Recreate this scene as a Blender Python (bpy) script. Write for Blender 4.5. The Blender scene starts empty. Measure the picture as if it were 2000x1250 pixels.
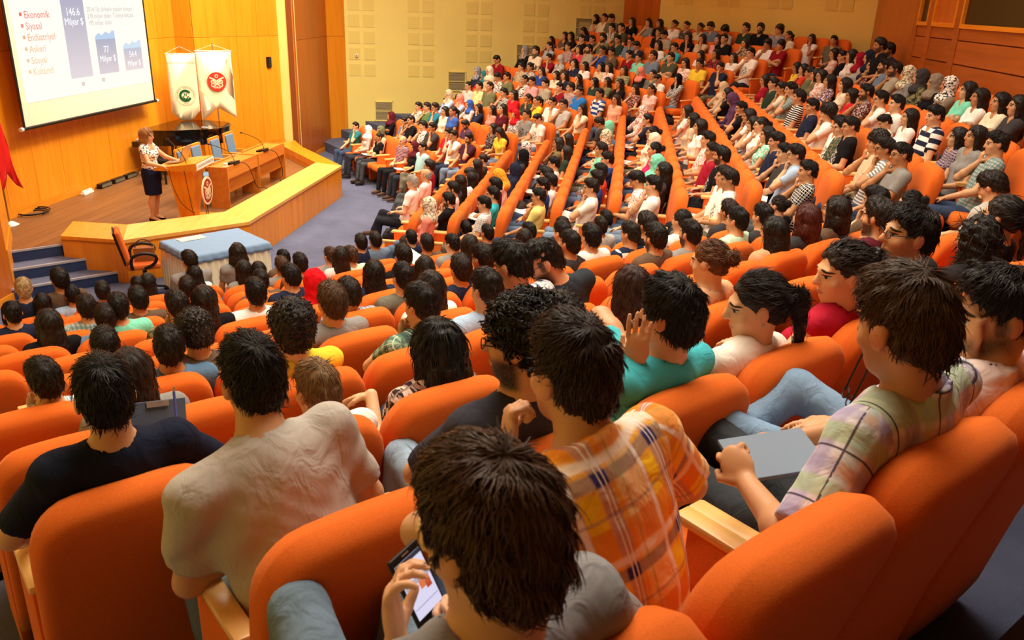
import bpy, bmesh, math, random
import numpy as np
from mathutils import Matrix, Vector
random.seed(7); rng = np.random.default_rng(7)
scn = bpy.context.scene
COL = scn.collection
ZC = 4.36                                   # height of the camera over the hall floor

# ---------------------------------------------------------------- camera
F_PX, OXN = 1613.0, -150.0
DN = F_PX * F_PX / 630.0
def _cam_axes():
    n = np.array([OXN, DN, F_PX]); n /= np.linalg.norm(n); up = -n
    x = 200.0; y = -(F_PX * F_PX + OXN * x) / DN
    v = np.array([x, y, F_PX]); v /= np.linalg.norm(v)
    Y = v - up * np.dot(v, up); Y /= np.linalg.norm(Y)
    return np.array([np.cross(Y, up), Y, up])          # rows: world axes seen in camera axes (x right, y down, z forward)
RC = _cam_axes()
cd = bpy.data.cameras.new('camera'); cam = bpy.data.objects.new('camera', cd); COL.objects.link(cam)
cd.sensor_fit = 'HORIZONTAL'; cd.sensor_width = 22.3; cd.lens = 22.3 * F_PX / 2000.0
cd.clip_start = 0.05; cd.clip_end = 200
_m = Matrix([[RC[i, 0], -RC[i, 1], -RC[i, 2], 0] for i in range(3)] + [[0, 0, 0, 1]])
cam.matrix_world = Matrix.Translation((0, 0, ZC)) @ _m
cd.dof.use_dof = True; cd.dof.focus_distance = 5.5; cd.dof.aperture_fstop = 5.0
scn.camera = cam

# ---------------------------------------------------------------- light, world, exposure
scn.view_settings.view_transform = 'Standard'; scn.view_settings.look = 'None'
scn.view_settings.gamma = 1.0; scn.view_settings.use_curve_mapping = False
scn.view_settings.exposure = 0.10
w = bpy.data.worlds.new('room_air'); scn.world = w; w.use_nodes = True
w.node_tree.nodes['Background'].inputs[0].default_value = (1.0, 0.80, 0.55, 1)
w.node_tree.nodes['Background'].inputs[1].default_value = 0.03
def area(name, loc, size, power, aim=None, col=(1.0, 0.90, 0.72), spread=180):
    L = bpy.data.lights.new(name, 'AREA'); L.shape = 'RECTANGLE'; L.size, L.size_y = size
    L.energy = power; L.spread = math.radians(spread); L.color = col
    o = bpy.data.objects.new(name, L); COL.objects.link(o); o.location = loc
    d = Vector(aim) - Vector(loc) if aim is not None else Vector((0, 0, -1))
    o.rotation_euler = d.to_track_quat('-Z', 'Y').to_euler()
    return o
area('stage_light', (-5.2, 16.0, 7.6), (6.0, 1.2), 480, (-9.2, 16.2, 1.6), spread=130)
area('stage_light', (-7.6, 16.5, 7.9), (3.0, 6.0), 300, spread=140)
area('side_wall_light', (-5.4, 19.0, 7.9), (3.5, 3.5), 250, (-6.6, 23.0, 1.5), spread=130)
area('hall_light', (-2.5, 18.2, 8.0), (4.0, 4.0), 140, spread=125)
area('hall_light', (-1.8, 13.0, 8.0), (4.5, 4.5), 250, spread=130)
area('hall_light', (-2.6, 7.6, 8.0), (4.5, 4.5), 260, spread=140)
area('hall_light', (-0.1, 4.4, 8.0), (3.6, 3.6), 330, spread=150)
area('hall_light', (1.8, 9.6, 8.0), (3.6, 3.6), 130, spread=125)
area('hall_light', (1.6, 18.6, 8.0), (3.6, 3.6), 46, spread=120)
area('hall_light', (3.2, 13.6, 8.0), (3.0, 3.0), 40, spread=120)

# ---------------------------------------------------------------- small helpers
def lin(c):
    if isinstance(c, str):
        c = tuple(int(c[i:i + 2], 16) / 255 for i in (0, 2, 4))
    return tuple((x / 12.92 if x <= 0.04045 else ((x + 0.055) / 1.055) ** 2.4) for x in c)
def link(o, parent=None):
    COL.objects.link(o)
    if parent is not None: o.parent = parent
    return o
def tag(o, label=None, cat=None, group=None, kind=None):
    if label: o['label'] = label
    if cat: o['category'] = cat
    if group: o['group'] = group
    if kind: o['kind'] = kind
    return o
def empty(name, loc=(0, 0, 0), rz=0.0, label=None, cat=None, group=None):
    o = bpy.data.objects.new(name, None); o.empty_display_size = 0.1
    COL.objects.link(o); o.location = loc; o.rotation_euler = (0, 0, rz)
    return tag(o, label, cat, group)
def mesh_obj(name, me, mat=None, parent=None, smooth=False):
    o = bpy.data.objects.new(name, me)
    if mat is not None and not me.materials: me.materials.append(mat)
    if smooth: me.polygons.foreach_set('use_smooth', [True] * len(me.polygons))
    return link(o, parent)
def pydata(name, V, Fc):
    me = bpy.data.meshes.new(name); me.from_pydata([tuple(v) for v in V], [], [tuple(f) for f in Fc]); me.update(); return me
class MB:
    """collects shapes into one bmesh"""
    def __init__(s): s.b = bmesh.new()
    def box(s, c, d, rz=0.0, M=None, bev=0.0):
        g = bmesh.ops.create_cube(s.b, size=1.0)['verts']
        T = Matrix.Translation(c) @ Matrix.Rotation(rz, 4, 'Z') @ (M or Matrix()) @ Matrix.Diagonal((d[0], d[1], d[2], 1))
        bmesh.ops.transform(s.b, matrix=T, verts=g)
        if bev:
            es = list({e for v in g for e in v.link_edges})
            bmesh.ops.bevel(s.b, geom=es, offset=bev, segments=2, affect='EDGES', profile=0.5)
        return s
    def prism(s, poly, z0, z1, z0s=None, z1s=None):
        n = len(poly)
        lo = [s.b.verts.new((p[0], p[1], z0s[i] if z0s else z0)) for i, p in enumerate(poly)]
        hi = [s.b.verts.new((p[0], p[1], z1s[i] if z1s else z1)) for i, p in enumerate(poly)]
        for i in range(n):
            j = (i + 1) % n; s.b.faces.new((lo[i], lo[j], hi[j], hi[i]))
        s.b.faces.new(hi); s.b.faces.new(lo[::-1]); return s
    def cyl(s, p0, p1, r0, r1=None, seg=12, cap=True):
        r1 = r0 if r1 is None else r1
        p0, p1 = Vector(p0), Vector(p1); d = p1 - p0
        g = bmesh.ops.create_cone(s.b, cap_ends=cap, segments=seg, radius1=r0, radius2=max(r1, 1e-4), depth=d.length)['verts']
        T = Matrix.Translation((p0 + p1) / 2) @ d.to_track_quat('Z', 'Y').to_matrix().to_4x4()
        bmesh.ops.transform(s.b, matrix=T, verts=g); return s
    def tube(s, pts, r, seg=6):
        for a, b in zip(pts, pts[1:]):
            if (Vector(a) - Vector(b)).length > 1e-5: s.cyl(a, b, r, r, seg)
        return s
    def ball(s, c, r, M=None, u=12, v=8):
        g = bmesh.ops.create_uvsphere(s.b, u_segments=u, v_segments=v, radius=1.0)['verts']
        rr = r if isinstance(r, (tuple, list)) else (r, r, r)
        bmesh.ops.transform(s.b, matrix=Matrix.Translation(c) @ (M or Matrix()) @ Matrix.Diagonal((*rr, 1)), verts=g); return s
    def done(s, name, mat, parent=None, smooth=False):
        bmesh.ops.recalc_face_normals(s.b, faces=s.b.faces)
        me = bpy.data.meshes.new(name); s.b.to_mesh(me); s.b.free()
        if smooth: me.shade_smooth() if smooth is True else me.set_sharp_from_angle(angle=smooth)
        return mesh_obj(name, me, mat, parent, smooth=bool(smooth))
def curve_tube(name, pts, r, mat, parent=None, res=6):
    cu = bpy.data.curves.new(name, 'CURVE'); cu.dimensions = '3D'; cu.bevel_depth = r; cu.bevel_resolution = 2; cu.resolution_u = res
    sp = cu.splines.new('NURBS'); sp.points.add(len(pts) - 1); sp.use_endpoint_u = True; sp.order_u = 3
    for p, q in zip(sp.points, pts): p.co = (*q, 1)
    cu.materials.append(mat)
    o = bpy.data.objects.new(name, cu); return link(o, parent)
def text_obj(name, body, size, mat, M, parent=None, align='LEFT', ext=0.0):
    cu = bpy.data.curves.new(name, 'FONT'); cu.body = body; cu.size = size; cu.extrude = ext; cu.align_x = align; cu.resolution_u = 3
    cu.materials.append(mat); o = bpy.data.objects.new(name, cu); link(o, parent); o.matrix_local = M; return o

# ---------------------------------------------------------------- materials
def nmat(name):
    m = bpy.data.materials.new(name); m.use_nodes = True
    nt = m.node_tree; return m, nt, nt.nodes['Principled BSDF']
def N(nt, typ, **kw):
    n = nt.nodes.new(typ)
    for k, v in kw.items():
        if k[0] == 'i' and k[1:].isdigit(): n.inputs[int(k[1:])].default_value = v
        else: setattr(n, k, v)
    return n
def ramp(nt, fac, stops):
    r = nt.nodes.new('ShaderNodeValToRGB'); e = r.color_ramp.elements
    while len(e) > 1: e.remove(e[-1])
    e[0].position = stops[0][0]; e[0].color = (*stops[0][1], 1)
    for p, c in stops[1:]:
        x = e.new(p); x.color = (*c, 1)
    nt.links.new(fac, r.inputs[0]); return r
def plain(name, c, rough=0.6, metal=0.0, spec=0.3, emit=None, bump=0.0, bscale=80.0, var=0.0, vscale=4.0):
    m, nt, b = nmat(name); c = lin(c)
    b.inputs['Base Color'].default_value = (*c, 1); b.inputs['Roughness'].default_value = rough
    b.inputs['Metallic'].default_value = metal; b.inputs['Specular IOR Level'].default_value = spec
    tc = N(nt, 'ShaderNodeTexCoord')
    if var:
        n = N(nt, 'ShaderNodeTexNoise'); n.inputs['Scale'].default_value = vscale; n.inputs['Detail'].default_value = 5
        nt.links.new(tc.outputs['Object'], n.inputs['Vector'])
        r = ramp(nt, n.outputs['Fac'], [(0.3, tuple(x * (1 - var) for x in c)), (0.7, tuple(min(1, x * (1 + var)) for x in c))])
        nt.links.new(r.outputs[0], b.inputs['Base Color'])
    if bump:
        n = N(nt, 'ShaderNodeTexNoise'); n.inputs['Scale'].default_value = bscale; n.inputs['Detail'].default_value = 3
        nt.links.new(tc.outputs['Object'], n.inputs['Vector'])
        bp = N(nt, 'ShaderNodeBump'); bp.inputs['Strength'].default_value = bump; bp.inputs['Distance'].default_value = 0.01
        nt.links.new(n.outputs['Fac'], bp.inputs['Height']); nt.links.new(bp.outputs[0], b.inputs['Normal'])
    if emit is not None:
        b.inputs['Emission Color'].default_value = (*lin(emit[0]), 1); b.inputs['Emission Strength'].default_value = emit[1]
    return m
def wood(name, c1, c2, rough=0.35, axis=2, scale=1.0, spec=0.4, rnd=0.12):
    m, nt, b = nmat(name); tc = N(nt, 'ShaderNodeTexCoord'); mp = N(nt, 'ShaderNodeMapping')
    s = [14 * scale] * 3; s[axis] = 0.8 * scale; mp.inputs['Scale'].default_value = s
    oi = N(nt, 'ShaderNodeObjectInfo')
    ad = N(nt, 'ShaderNodeVectorMath', operation='ADD')
    ml = N(nt, 'ShaderNodeVectorMath', operation='SCALE'); ml.inputs['Scale'].default_value = 37.0
    nt.links.new(oi.outputs['Random'], ml.inputs[0]); nt.links.new(tc.outputs['Object'], mp.inputs['Vector'])
    nt.links.new(mp.outputs[0], ad.inputs[0]); nt.links.new(ml.outputs[0], ad.inputs[1])
    n = N(nt, 'ShaderNodeTexNoise'); n.inputs['Scale'].default_value = 1.0; n.inputs['Detail'].default_value = 8; n.inputs['Roughness'].default_value = 0.6
    n.inputs['Distortion'].default_value = 0.4
    nt.links.new(ad.outputs[0], n.inputs['Vector'])
    r = ramp(nt, n.outputs['Fac'], [(0.28, lin(c2)), (0.55, lin(c1)), (0.8, tuple(min(1, x * 1.12) for x in lin(c1)))])
    hs = N(nt, 'ShaderNodeHueSaturation'); mr = N(nt, 'ShaderNodeMapRange')
    mr.inputs['To Min'].default_value = 1 - rnd; mr.inputs['To Max'].default_value = 1 + rnd
    nt.links.new(oi.outputs['Random'], mr.inputs['Value']); nt.links.new(mr.outputs[0], hs.inputs['Value'])
    nt.links.new(r.outputs[0], hs.inputs['Color']); nt.links.new(hs.outputs[0], b.inputs['Base Color'])
    b.inputs['Roughness'].default_value = rough; b.inputs['Specular IOR Level'].default_value = spec
    bp = N(nt, 'ShaderNodeBump'); bp.inputs['Strength'].default_value = 0.08; bp.inputs['Distance'].default_value = 0.005
    nt.links.new(n.outputs['Fac'], bp.inputs['Height']); nt.links.new(bp.outputs[0], b.inputs['Normal'])
    return m
def carpet(name, c1, c2, scale=1.0):
    m, nt, b = nmat(name); tc = N(nt, 'ShaderNodeTexCoord')
    n = N(nt, 'ShaderNodeTexNoise'); n.inputs['Scale'].default_value = 1.2 * scale; n.inputs['Detail'].default_value = 9; n.inputs['Roughness'].default_value = 0.7
    nt.links.new(tc.outputs['Object'], n.inputs['Vector'])
    r = ramp(nt, n.outputs['Fac'], [(0.35, lin(c2)), (0.65, lin(c1))])
    nt.links.new(r.outputs[0], b.inputs['Base Color']); b.inputs['Roughness'].default_value = 0.95; b.inputs['Specular IOR Level'].default_value = 0.1
    n2 = N(nt, 'ShaderNodeTexNoise'); n2.inputs['Scale'].default_value = 180; n2.inputs['Detail'].default_value = 2
    nt.links.new(tc.outputs['Object'], n2.inputs['Vector'])
    bp = N(nt, 'ShaderNodeBump'); bp.inputs['Strength'].default_value = 0.5; bp.inputs['Distance'].default_value = 0.01
    nt.links.new(n2.outputs['Fac'], bp.inputs['Height']); nt.links.new(bp.outputs[0], b.inputs['Normal'])
    return m
M = {}
M['wood'] = wood('honey_veneer', 'e68f1c', 'da7e12')
M['wood_dark'] = wood('amber_veneer', 'b8601a', 'a65112', rnd=0.1)
M['wood_h'] = wood('honey_veneer_flat', 'e08a1c', 'd27812', axis=1, rnd=0.05)
M['wood_light'] = wood('maple_top', 'f0b55c', 'e6a548', axis=1, rnd=0.05)
M['wood_arm'] = wood('beech_armrest', 'eebc74', 'e2a95c', axis=1, rnd=0.05, rough=0.3)
M['desk'] = wood('desk_veneer', 'c87a2a', 'b96a20', axis=1)
M['boards'] = wood('stage_boards', '7e5430', '6e4728', axis=1, rough=0.4, rnd=0.1)
M['cream'] = plain('cream_wall_paint', 'ead77c', 0.85, spec=0.15, var=0.03, vscale=1.0)
M['tile'] = plain('perforated_tile', 'e2cd74', 0.9, spec=0.1, bump=0.4, bscale=120)
M['gap'] = plain('joint_shade_veneer', '7a3e0e', 0.8)
M['carpet'] = carpet('grey_blue_carpet', '666a82', '565a70')
M['carpet_dark'] = carpet('dark_blue_carpet', '474b60', '3a3e52')
M['riser'] = carpet('navy_riser_carpet', '38456a', '2c385a')
M['nosing'] = plain('aluminium_nosing', 'c8c8cc', 0.4, 0.6)
M['ceiling'] = plain('white_ceiling', 'e8e0cc', 0.9)
M['black'] = plain('black_plastic', '14120f', 0.45)
M['blackgloss'] = plain('black_lacquer', '060505', 0.06, spec=0.7)
M['metal'] = plain('brushed_steel', 'b0aca4', 0.35, 0.9)
M['brass'] = plain('brass', 'c89a48', 0.3, 0.9)
M['white'] = plain('white_plastic', 'ebe6d8', 0.5)
M['paper'] = plain('white_paper', 'f4f1e8', 0.8, spec=0.1)
M['glass_dark'] = plain('dark_window_glass', '2a1c10', 0.12, spec=0.6)
M['grille'] = plain('vent_grille', 'a89a70', 0.6)

# ---------------------------------------------------------------- smooth solids: distance fields turned into one continuous mesh
def V3(*a): return np.array(a, float)
def nrm(v): v = np.asarray(v, float); return v / (np.linalg.norm(v) + 1e-9)
class Solid:
    """list of primitives blended with a smooth minimum; each has a tag used later for cloth coordinates"""
    def __init__(s): s.p = []
    def cap(s, a, b, ra, rb=None, k=0.02, cut=None, tag=None, op='u'):
        a, b = np.asarray(a, float), np.asarray(b, float); rb = ra if rb is None else rb
        r = max(ra, rb); s.p.append(('c', (a, b, ra, rb, cut), np.minimum(a, b) - r, np.maximum(a, b) + r, k, op, tag)); return s
    def ell(s, c, r, R=None, k=0.02, cut=None, tag=None, op='u'):
        c, r = np.asarray(c, float), np.asarray(r, float); R = np.eye(3) if R is None else R
        e = np.abs(R) @ r if R is not None else r
        s.p.append(('e', (c, r, R, cut), c - e, c + e, k, op, tag)); return s
    @staticmethod
    def dist(t, q, P):
        if t == 'c':
            a, b, ra, rb, cut = q; ab = b - a; L2 = ab @ ab + 1e-12
            h = np.clip(((P - a) @ ab) / L2, 0, 1); d = np.linalg.norm(P - a - h[..., None] * ab, axis=-1) - (ra + (rb - ra) * h)
        else:
            c, r, R, cut = q; L = (P - c) @ R
            k0 = np.linalg.norm(L / r, axis=-1); k1 = np.linalg.norm(L / (r * r), axis=-1) + 1e-9
            d = np.where(k0 < 1e-6, -r.min(), k0 * (k0 - 1) / k1)
        if cut is not None:
            for pt, n in (cut if isinstance(cut, list) else [cut]): d = np.maximum(d, (P - pt) @ np.asarray(n, float))
        return d
    def field(s, P):
        D = np.full(P.shape[:-1], 1.0)
        for t, q, lo, hi, k, op, tg in s.p: D = s.comb(D, s.dist(t, q, P), k, op)
        return D
    @staticmethod
    def comb(D, d, k, op):
        if op == 'u': h = np.maximum(k - np.abs(D - d), 0) / k; return np.minimum(D, d) - h * h * k * 0.25
        h = np.maximum(k - np.abs(D + d), 0) / k; return np.maximum(D, -d) + h * h * k * 0.25
    def mesh(s, vox, extra=None):
        lo = np.min([p[2] for p in s.p if p[5] == 'u'], 0) - 3 * vox; hi = np.max([p[3] for p in s.p if p[5] == 'u'], 0) + 3 * vox
        n = np.ceil((hi - lo) / vox).astype(int) + 1
        ax = [lo[i] + vox * np.arange(n[i]) for i in range(3)]
        D = np.full(tuple(n), 1.0)
        for t, q, a, b, k, op, tg in s.p:
            m = k + 2.5 * vox
            i0 = np.maximum(np.floor((a - m - lo) / vox).astype(int), 0); i1 = np.minimum(np.ceil((b + m - lo) / vox).astype(int) + 1, n)
            if np.any(i1 <= i0): continue
            sl = tuple(slice(i0[i], i1[i]) for i in range(3))
            G = np.stack(np.meshgrid(*[ax[i][sl[i]] for i in range(3)], indexing='ij'), -1)
            D[sl] = s.comb(D[sl], s.dist(t, q, G), k, op)
        if extra is not None:
            near = np.abs(D) < 0.08; idx = np.argwhere(near); D[near] = extra(lo + idx * vox, D[near])
        return nets(D, lo, vox)
def nets(D, lo, vox):
    """naive surface nets"""
    n = np.array(D.shape); S = D < 0; cs = n - 1
    acc = {}
    E_ = []
    for a in range(3):
        s0 = [slice(None)] * 3; s1 = [slice(None)] * 3; s0[a] = slice(0, -1); s1[a] = slice(1, None)
        A, B = S[tuple(s0)], S[tuple(s1)]; idx = np.argwhere(A != B)
        if not len(idx): continue
        u, v = (a + 1) % 3, (a + 2) % 3
        ok = (idx[:, u] > 0) & (idx[:, v] > 0) & (idx[:, u] < n[u] - 1) & (idx[:, v] < n[v] - 1); idx = idx[ok]
        d0 = D[tuple(idx.T)]; j = idx.copy(); j[:, a] += 1; d1 = D[tuple(j.T)]
        P = idx.astype(float); P[:, a] += d0 / (d0 - d1)
        cells = []
        for du, dv in ((-1, -1), (0, -1), (0, 0), (-1, 0)):
            c = idx.copy(); c[:, u] += du; c[:, v] += dv; cells.append((c[:, 0] * cs[1] + c[:, 1]) * cs[2] + c[:, 2])
        E_.append((P, np.stack(cells, 1), d0 < 0))
    allc = np.concatenate([e[1].ravel() for e in E_]); uniq, inv = np.unique(allc, return_inverse=True)
    pos = np.concatenate([np.repeat(e[0], 4, 0) for e in E_])
    cnt = np.bincount(inv, minlength=len(uniq)).astype(float)
    Vv = np.stack([np.bincount(inv, pos[:, i], len(uniq)) / cnt for i in range(3)], 1) * vox + lo
    Q = []; o = 0
    for P, c, fl in E_:
        q = inv[o:o + 4 * len(P)].reshape(-1, 4); o += 4 * len(P)
        q = np.where(fl[:, None], q, q[:, ::-1]); Q.append(q)
    return Vv, np.concatenate(Q)
def fast_mesh(name, Vv, Q, smooth=True):
    me = bpy.data.meshes.new(name); nv, nq = len(Vv), len(Q); kk = Q.shape[1]
    me.vertices.add(nv); me.vertices.foreach_set('co', np.ascontiguousarray(Vv, np.float32).ravel())
    me.loops.add(nq * kk); me.loops.foreach_set('vertex_index', np.ascontiguousarray(Q, np.int32).ravel())
    me.polygons.add(nq); me.polygons.foreach_set('loop_start', np.arange(0, nq * kk, kk, dtype=np.int32))
    if smooth: me.polygons.foreach_set('use_smooth', np.ones(nq, bool))
    me.update(calc_edges=True); me.validate(); return me
def vattr(me, name, arr):
    a = me.attributes.new(name, 'FLOAT_VECTOR', 'POINT'); a.data.foreach_set('vector', np.ascontiguousarray(arr, np.float32).ravel())
def relax(Vv, Q, it=2, lam=0.5):
    e = np.concatenate([Q[:, [0, 1]], Q[:, [1, 2]], Q[:, [2, 3]], Q[:, [3, 0]]]); n = len(Vv)
    for _ in range(it):
        s = np.stack([np.bincount(e[:, 0], Vv[e[:, 1], i], n) for i in range(3)], 1); c = np.bincount(e[:, 0], minlength=n)[:, None]
        Vv = Vv + lam * (s / np.maximum(c, 1) - Vv) * (c > 0)
    return Vv
def rotm(yaw=0, pitch=0, roll=0):
    """head or trunk turn: yaw about z (positive = to the left), pitch about x (positive = nodding down), roll about y"""
    return np.array((Matrix.Rotation(math.radians(yaw), 3, 'Z') @ Matrix.Rotation(-math.radians(pitch), 3, 'X') @ Matrix.Rotation(math.radians(roll), 3, 'Y')))

# ---------------------------------------------------------------- node expressions for masks
class X:
    def __init__(s, nt, sock): s.nt, s.s = nt, sock
    def _m(s, op, *o, clamp=False):
        n = s.nt.nodes.new('ShaderNodeMath'); n.operation = op; n.use_clamp = clamp
        for i, v in enumerate((s,) + o):
            if isinstance(v, X): s.nt.links.new(v.s, n.inputs[i])
            else: n.inputs[i].default_value = float(v)
        return X(s.nt, n.outputs[0])
    def __add__(s, o): return s._m('ADD', o)
    def __sub__(s, o): return s._m('SUBTRACT', o)
    def __mul__(s, o): return s._m('MULTIPLY', o)
    def __truediv__(s, o): return s._m('DIVIDE', o)
    def abs(s): return s._m('ABSOLUTE')
    def sq(s): return s * s
    def lt(s, v, soft=0.0):                        # 1 below v, with a soft edge
        if not soft: return s._m('LESS_THAN', v)
        n = s.nt.nodes.new('ShaderNodeMapRange'); n.interpolation_type = 'SMOOTHSTEP'
        s.nt.links.new(s.s, n.inputs['Value']); n.inputs['From Min'].default_value = v - soft; n.inputs['From Max'].default_value = v + soft
        n.inputs['To Min'].default_value = 1; n.inputs['To Max'].default_value = 0; return X(s.nt, n.outputs[0])
    def gt(s, v, soft=0.0): return s.lt(v, soft)._m('MULTIPLY_ADD', -1, 1)
    def frac(s): return s._m('FRACT')
    def sin(s): return s._m('SINE')
    def max(s, o): return s._m('MAXIMUM', o)
    def min(s, o): return s._m('MINIMUM', o)
def mixc(nt, f, a, b):
    n = nt.nodes.new('ShaderNodeMix'); n.data_type = 'RGBA'
    if isinstance(f, X): nt.links.new(f.s, n.inputs[0])
    else: n.inputs[0].default_value = f
    for i, c in ((6, a), (7, b)):
        if hasattr(c, 'is_output'): nt.links.new(c, n.inputs[i])
        else: n.inputs[i].default_value = (*c, 1)
    return n.outputs[2]
def attr_xyz(nt, name):
    a = N(nt, 'ShaderNodeAttribute', attribute_name=name); sp = N(nt, 'ShaderNodeSeparateXYZ'); nt.links.new(a.outputs['Vector'], sp.inputs[0])
    return [X(nt, sp.outputs[i]) for i in range(3)] + [a.outputs['Vector']]
def obj_col(nt):
    o = N(nt, 'ShaderNodeObjectInfo'); return o.outputs['Color'], X(nt, o.outputs['Alpha']), X(nt, o.outputs['Random'])
def second_col(nt): return N(nt, 'ShaderNodeAttribute', attribute_type='OBJECT', attribute_name='tone').outputs['Color']

def make_skin():
    m, nt, b = nmat('skin'); col, beard, rnd = obj_col(nt)
    x, y, z, vec = attr_xyz(nt, 'hp'); ax = x.abs()
    nz = N(nt, 'ShaderNodeTexNoise'); nz.inputs['Scale'].default_value = 9.0; nz.inputs['Detail'].default_value = 4
    tc = N(nt, 'ShaderNodeTexCoord'); nt.links.new(tc.outputs['Object'], nz.inputs['Vector'])
    nx = X(nt, nz.outputs['Fac'])
    hs = N(nt, 'ShaderNodeHueSaturation'); nt.links.new(col, hs.inputs['Color']); v = nx * 0.3 + 0.85; nt.links.new(v.s, hs.inputs['Value'])
    c = hs.outputs['Color']
    # reddish ears and nose
    warm = (ax.gt(0.070, 0.006) * z.lt(0.04, 0.01) * z.gt(-0.06, 0.01)).max(((x / 0.02).sq() + ((z + 0.025) / 0.02).sq()).lt(1, 0.4) * y.gt(0.09)) * 0.30
    c = mixc(nt, warm, c, (0.62, 0.17, 0.08))
    fr = y.gt(0.045)
    n2 = N(nt, 'ShaderNodeTexNoise'); n2.inputs['Scale'].default_value = 260.0; nt.links.new(vec, n2.inputs['Vector'])
    bd = (z.lt(-0.035, 0.02) * y.gt(-0.005, 0.02) * ((x / 0.03).sq() + ((z + 0.060) / 0.012).sq()).gt(1, 0.3)).max(((x / 0.034).sq() + ((z + 0.044) / 0.008).sq()).lt(1, 0.3))
    bd = bd * z.gt(-0.125, 0.01) * fr.max(z.lt(-0.02)) * ax.lt(0.075, 0.01)
    bd = bd.max(ax.gt(0.058, 0.006) * y.gt(0.005, 0.008) * y.lt(0.035, 0.008) * z.lt(0.03) * z.gt(-0.05, 0.02))
    c = mixc(nt, bd * beard * (X(nt, n2.outputs['Fac']) * 0.7 + 0.6), c, (0.016, 0.011, 0.008))
    lips = ((x / 0.024).sq() + ((z + 0.062) / 0.0085).sq()).lt(1, 0.25) * fr
    c = mixc(nt, lips * 0.7, c, (0.42, 0.11, 0.08))
    brow = (((ax - 0.034) / 0.021).sq() + ((z - 0.026 + (ax - 0.034) * 0.25) / 0.0052).sq()).lt(1, 0.3) * fr
    c = mixc(nt, brow, c, (0.02, 0.013, 0.009))
    eye = (((ax - 0.032) / 0.0145).sq() + ((z - 0.003) / 0.0068).sq()).lt(1, 0.2) * fr
    c = mixc(nt, eye, c, (0.50, 0.46, 0.42))
    iris = (((ax - 0.031) / 0.0066).sq() + ((z - 0.003) / 0.0072).sq()).lt(1, 0.25) * fr
    c = mixc(nt, iris * eye, c, (0.012, 0.008, 0.006))
    lash = (((ax - 0.032) / 0.017).sq() + ((z - 0.0095) / 0.0032).sq()).lt(1, 0.3) * fr
    c = mixc(nt, lash, c, (0.015, 0.01, 0.008))
    nt.links.new(c, b.inputs['Base Color']); b.inputs['Roughness'].default_value = 0.45; b.inputs['Specular IOR Level'].default_value = 0.35
    b.inputs['Subsurface Weight'].default_value = 0.0
    return m
M['skin'] = make_skin()
def make_hair():
    m, nt, b = nmat('hair'); col, al, rnd = obj_col(nt)
    x, y, z, vec = attr_xyz(nt, 'st')
    mp = N(nt, 'ShaderNodeMapping'); mp.inputs['Scale'].default_value = (300, 300, 14); nt.links.new(vec, mp.inputs['Vector'])
    n = N(nt, 'ShaderNodeTexNoise'); n.inputs['Scale'].default_value = 1.0; n.inputs['Detail'].default_value = 3; nt.links.new(mp.outputs[0], n.inputs['Vector'])
    hs = N(nt, 'ShaderNodeHueSaturation'); nt.links.new(col, hs.inputs['Color']); v = X(nt, n.outputs['Fac']) * 1.8 + 0.1; nt.links.new(v.s, hs.inputs['Value'])
    nt.links.new(hs.outputs['Color'], b.inputs['Base Color']); b.inputs['Roughness'].default_value = 0.42; b.inputs['Specular IOR Level'].default_value = 0.35
    bp = N(nt, 'ShaderNodeBump'); bp.inputs['Strength'].default_value = 0.7; bp.inputs['Distance'].default_value = 0.004
    nt.links.new(n.outputs['Fac'], bp.inputs['Height']); nt.links.new(bp.outputs[0], b.inputs['Normal'])
    return m
M['hair'] = make_hair()
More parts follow.
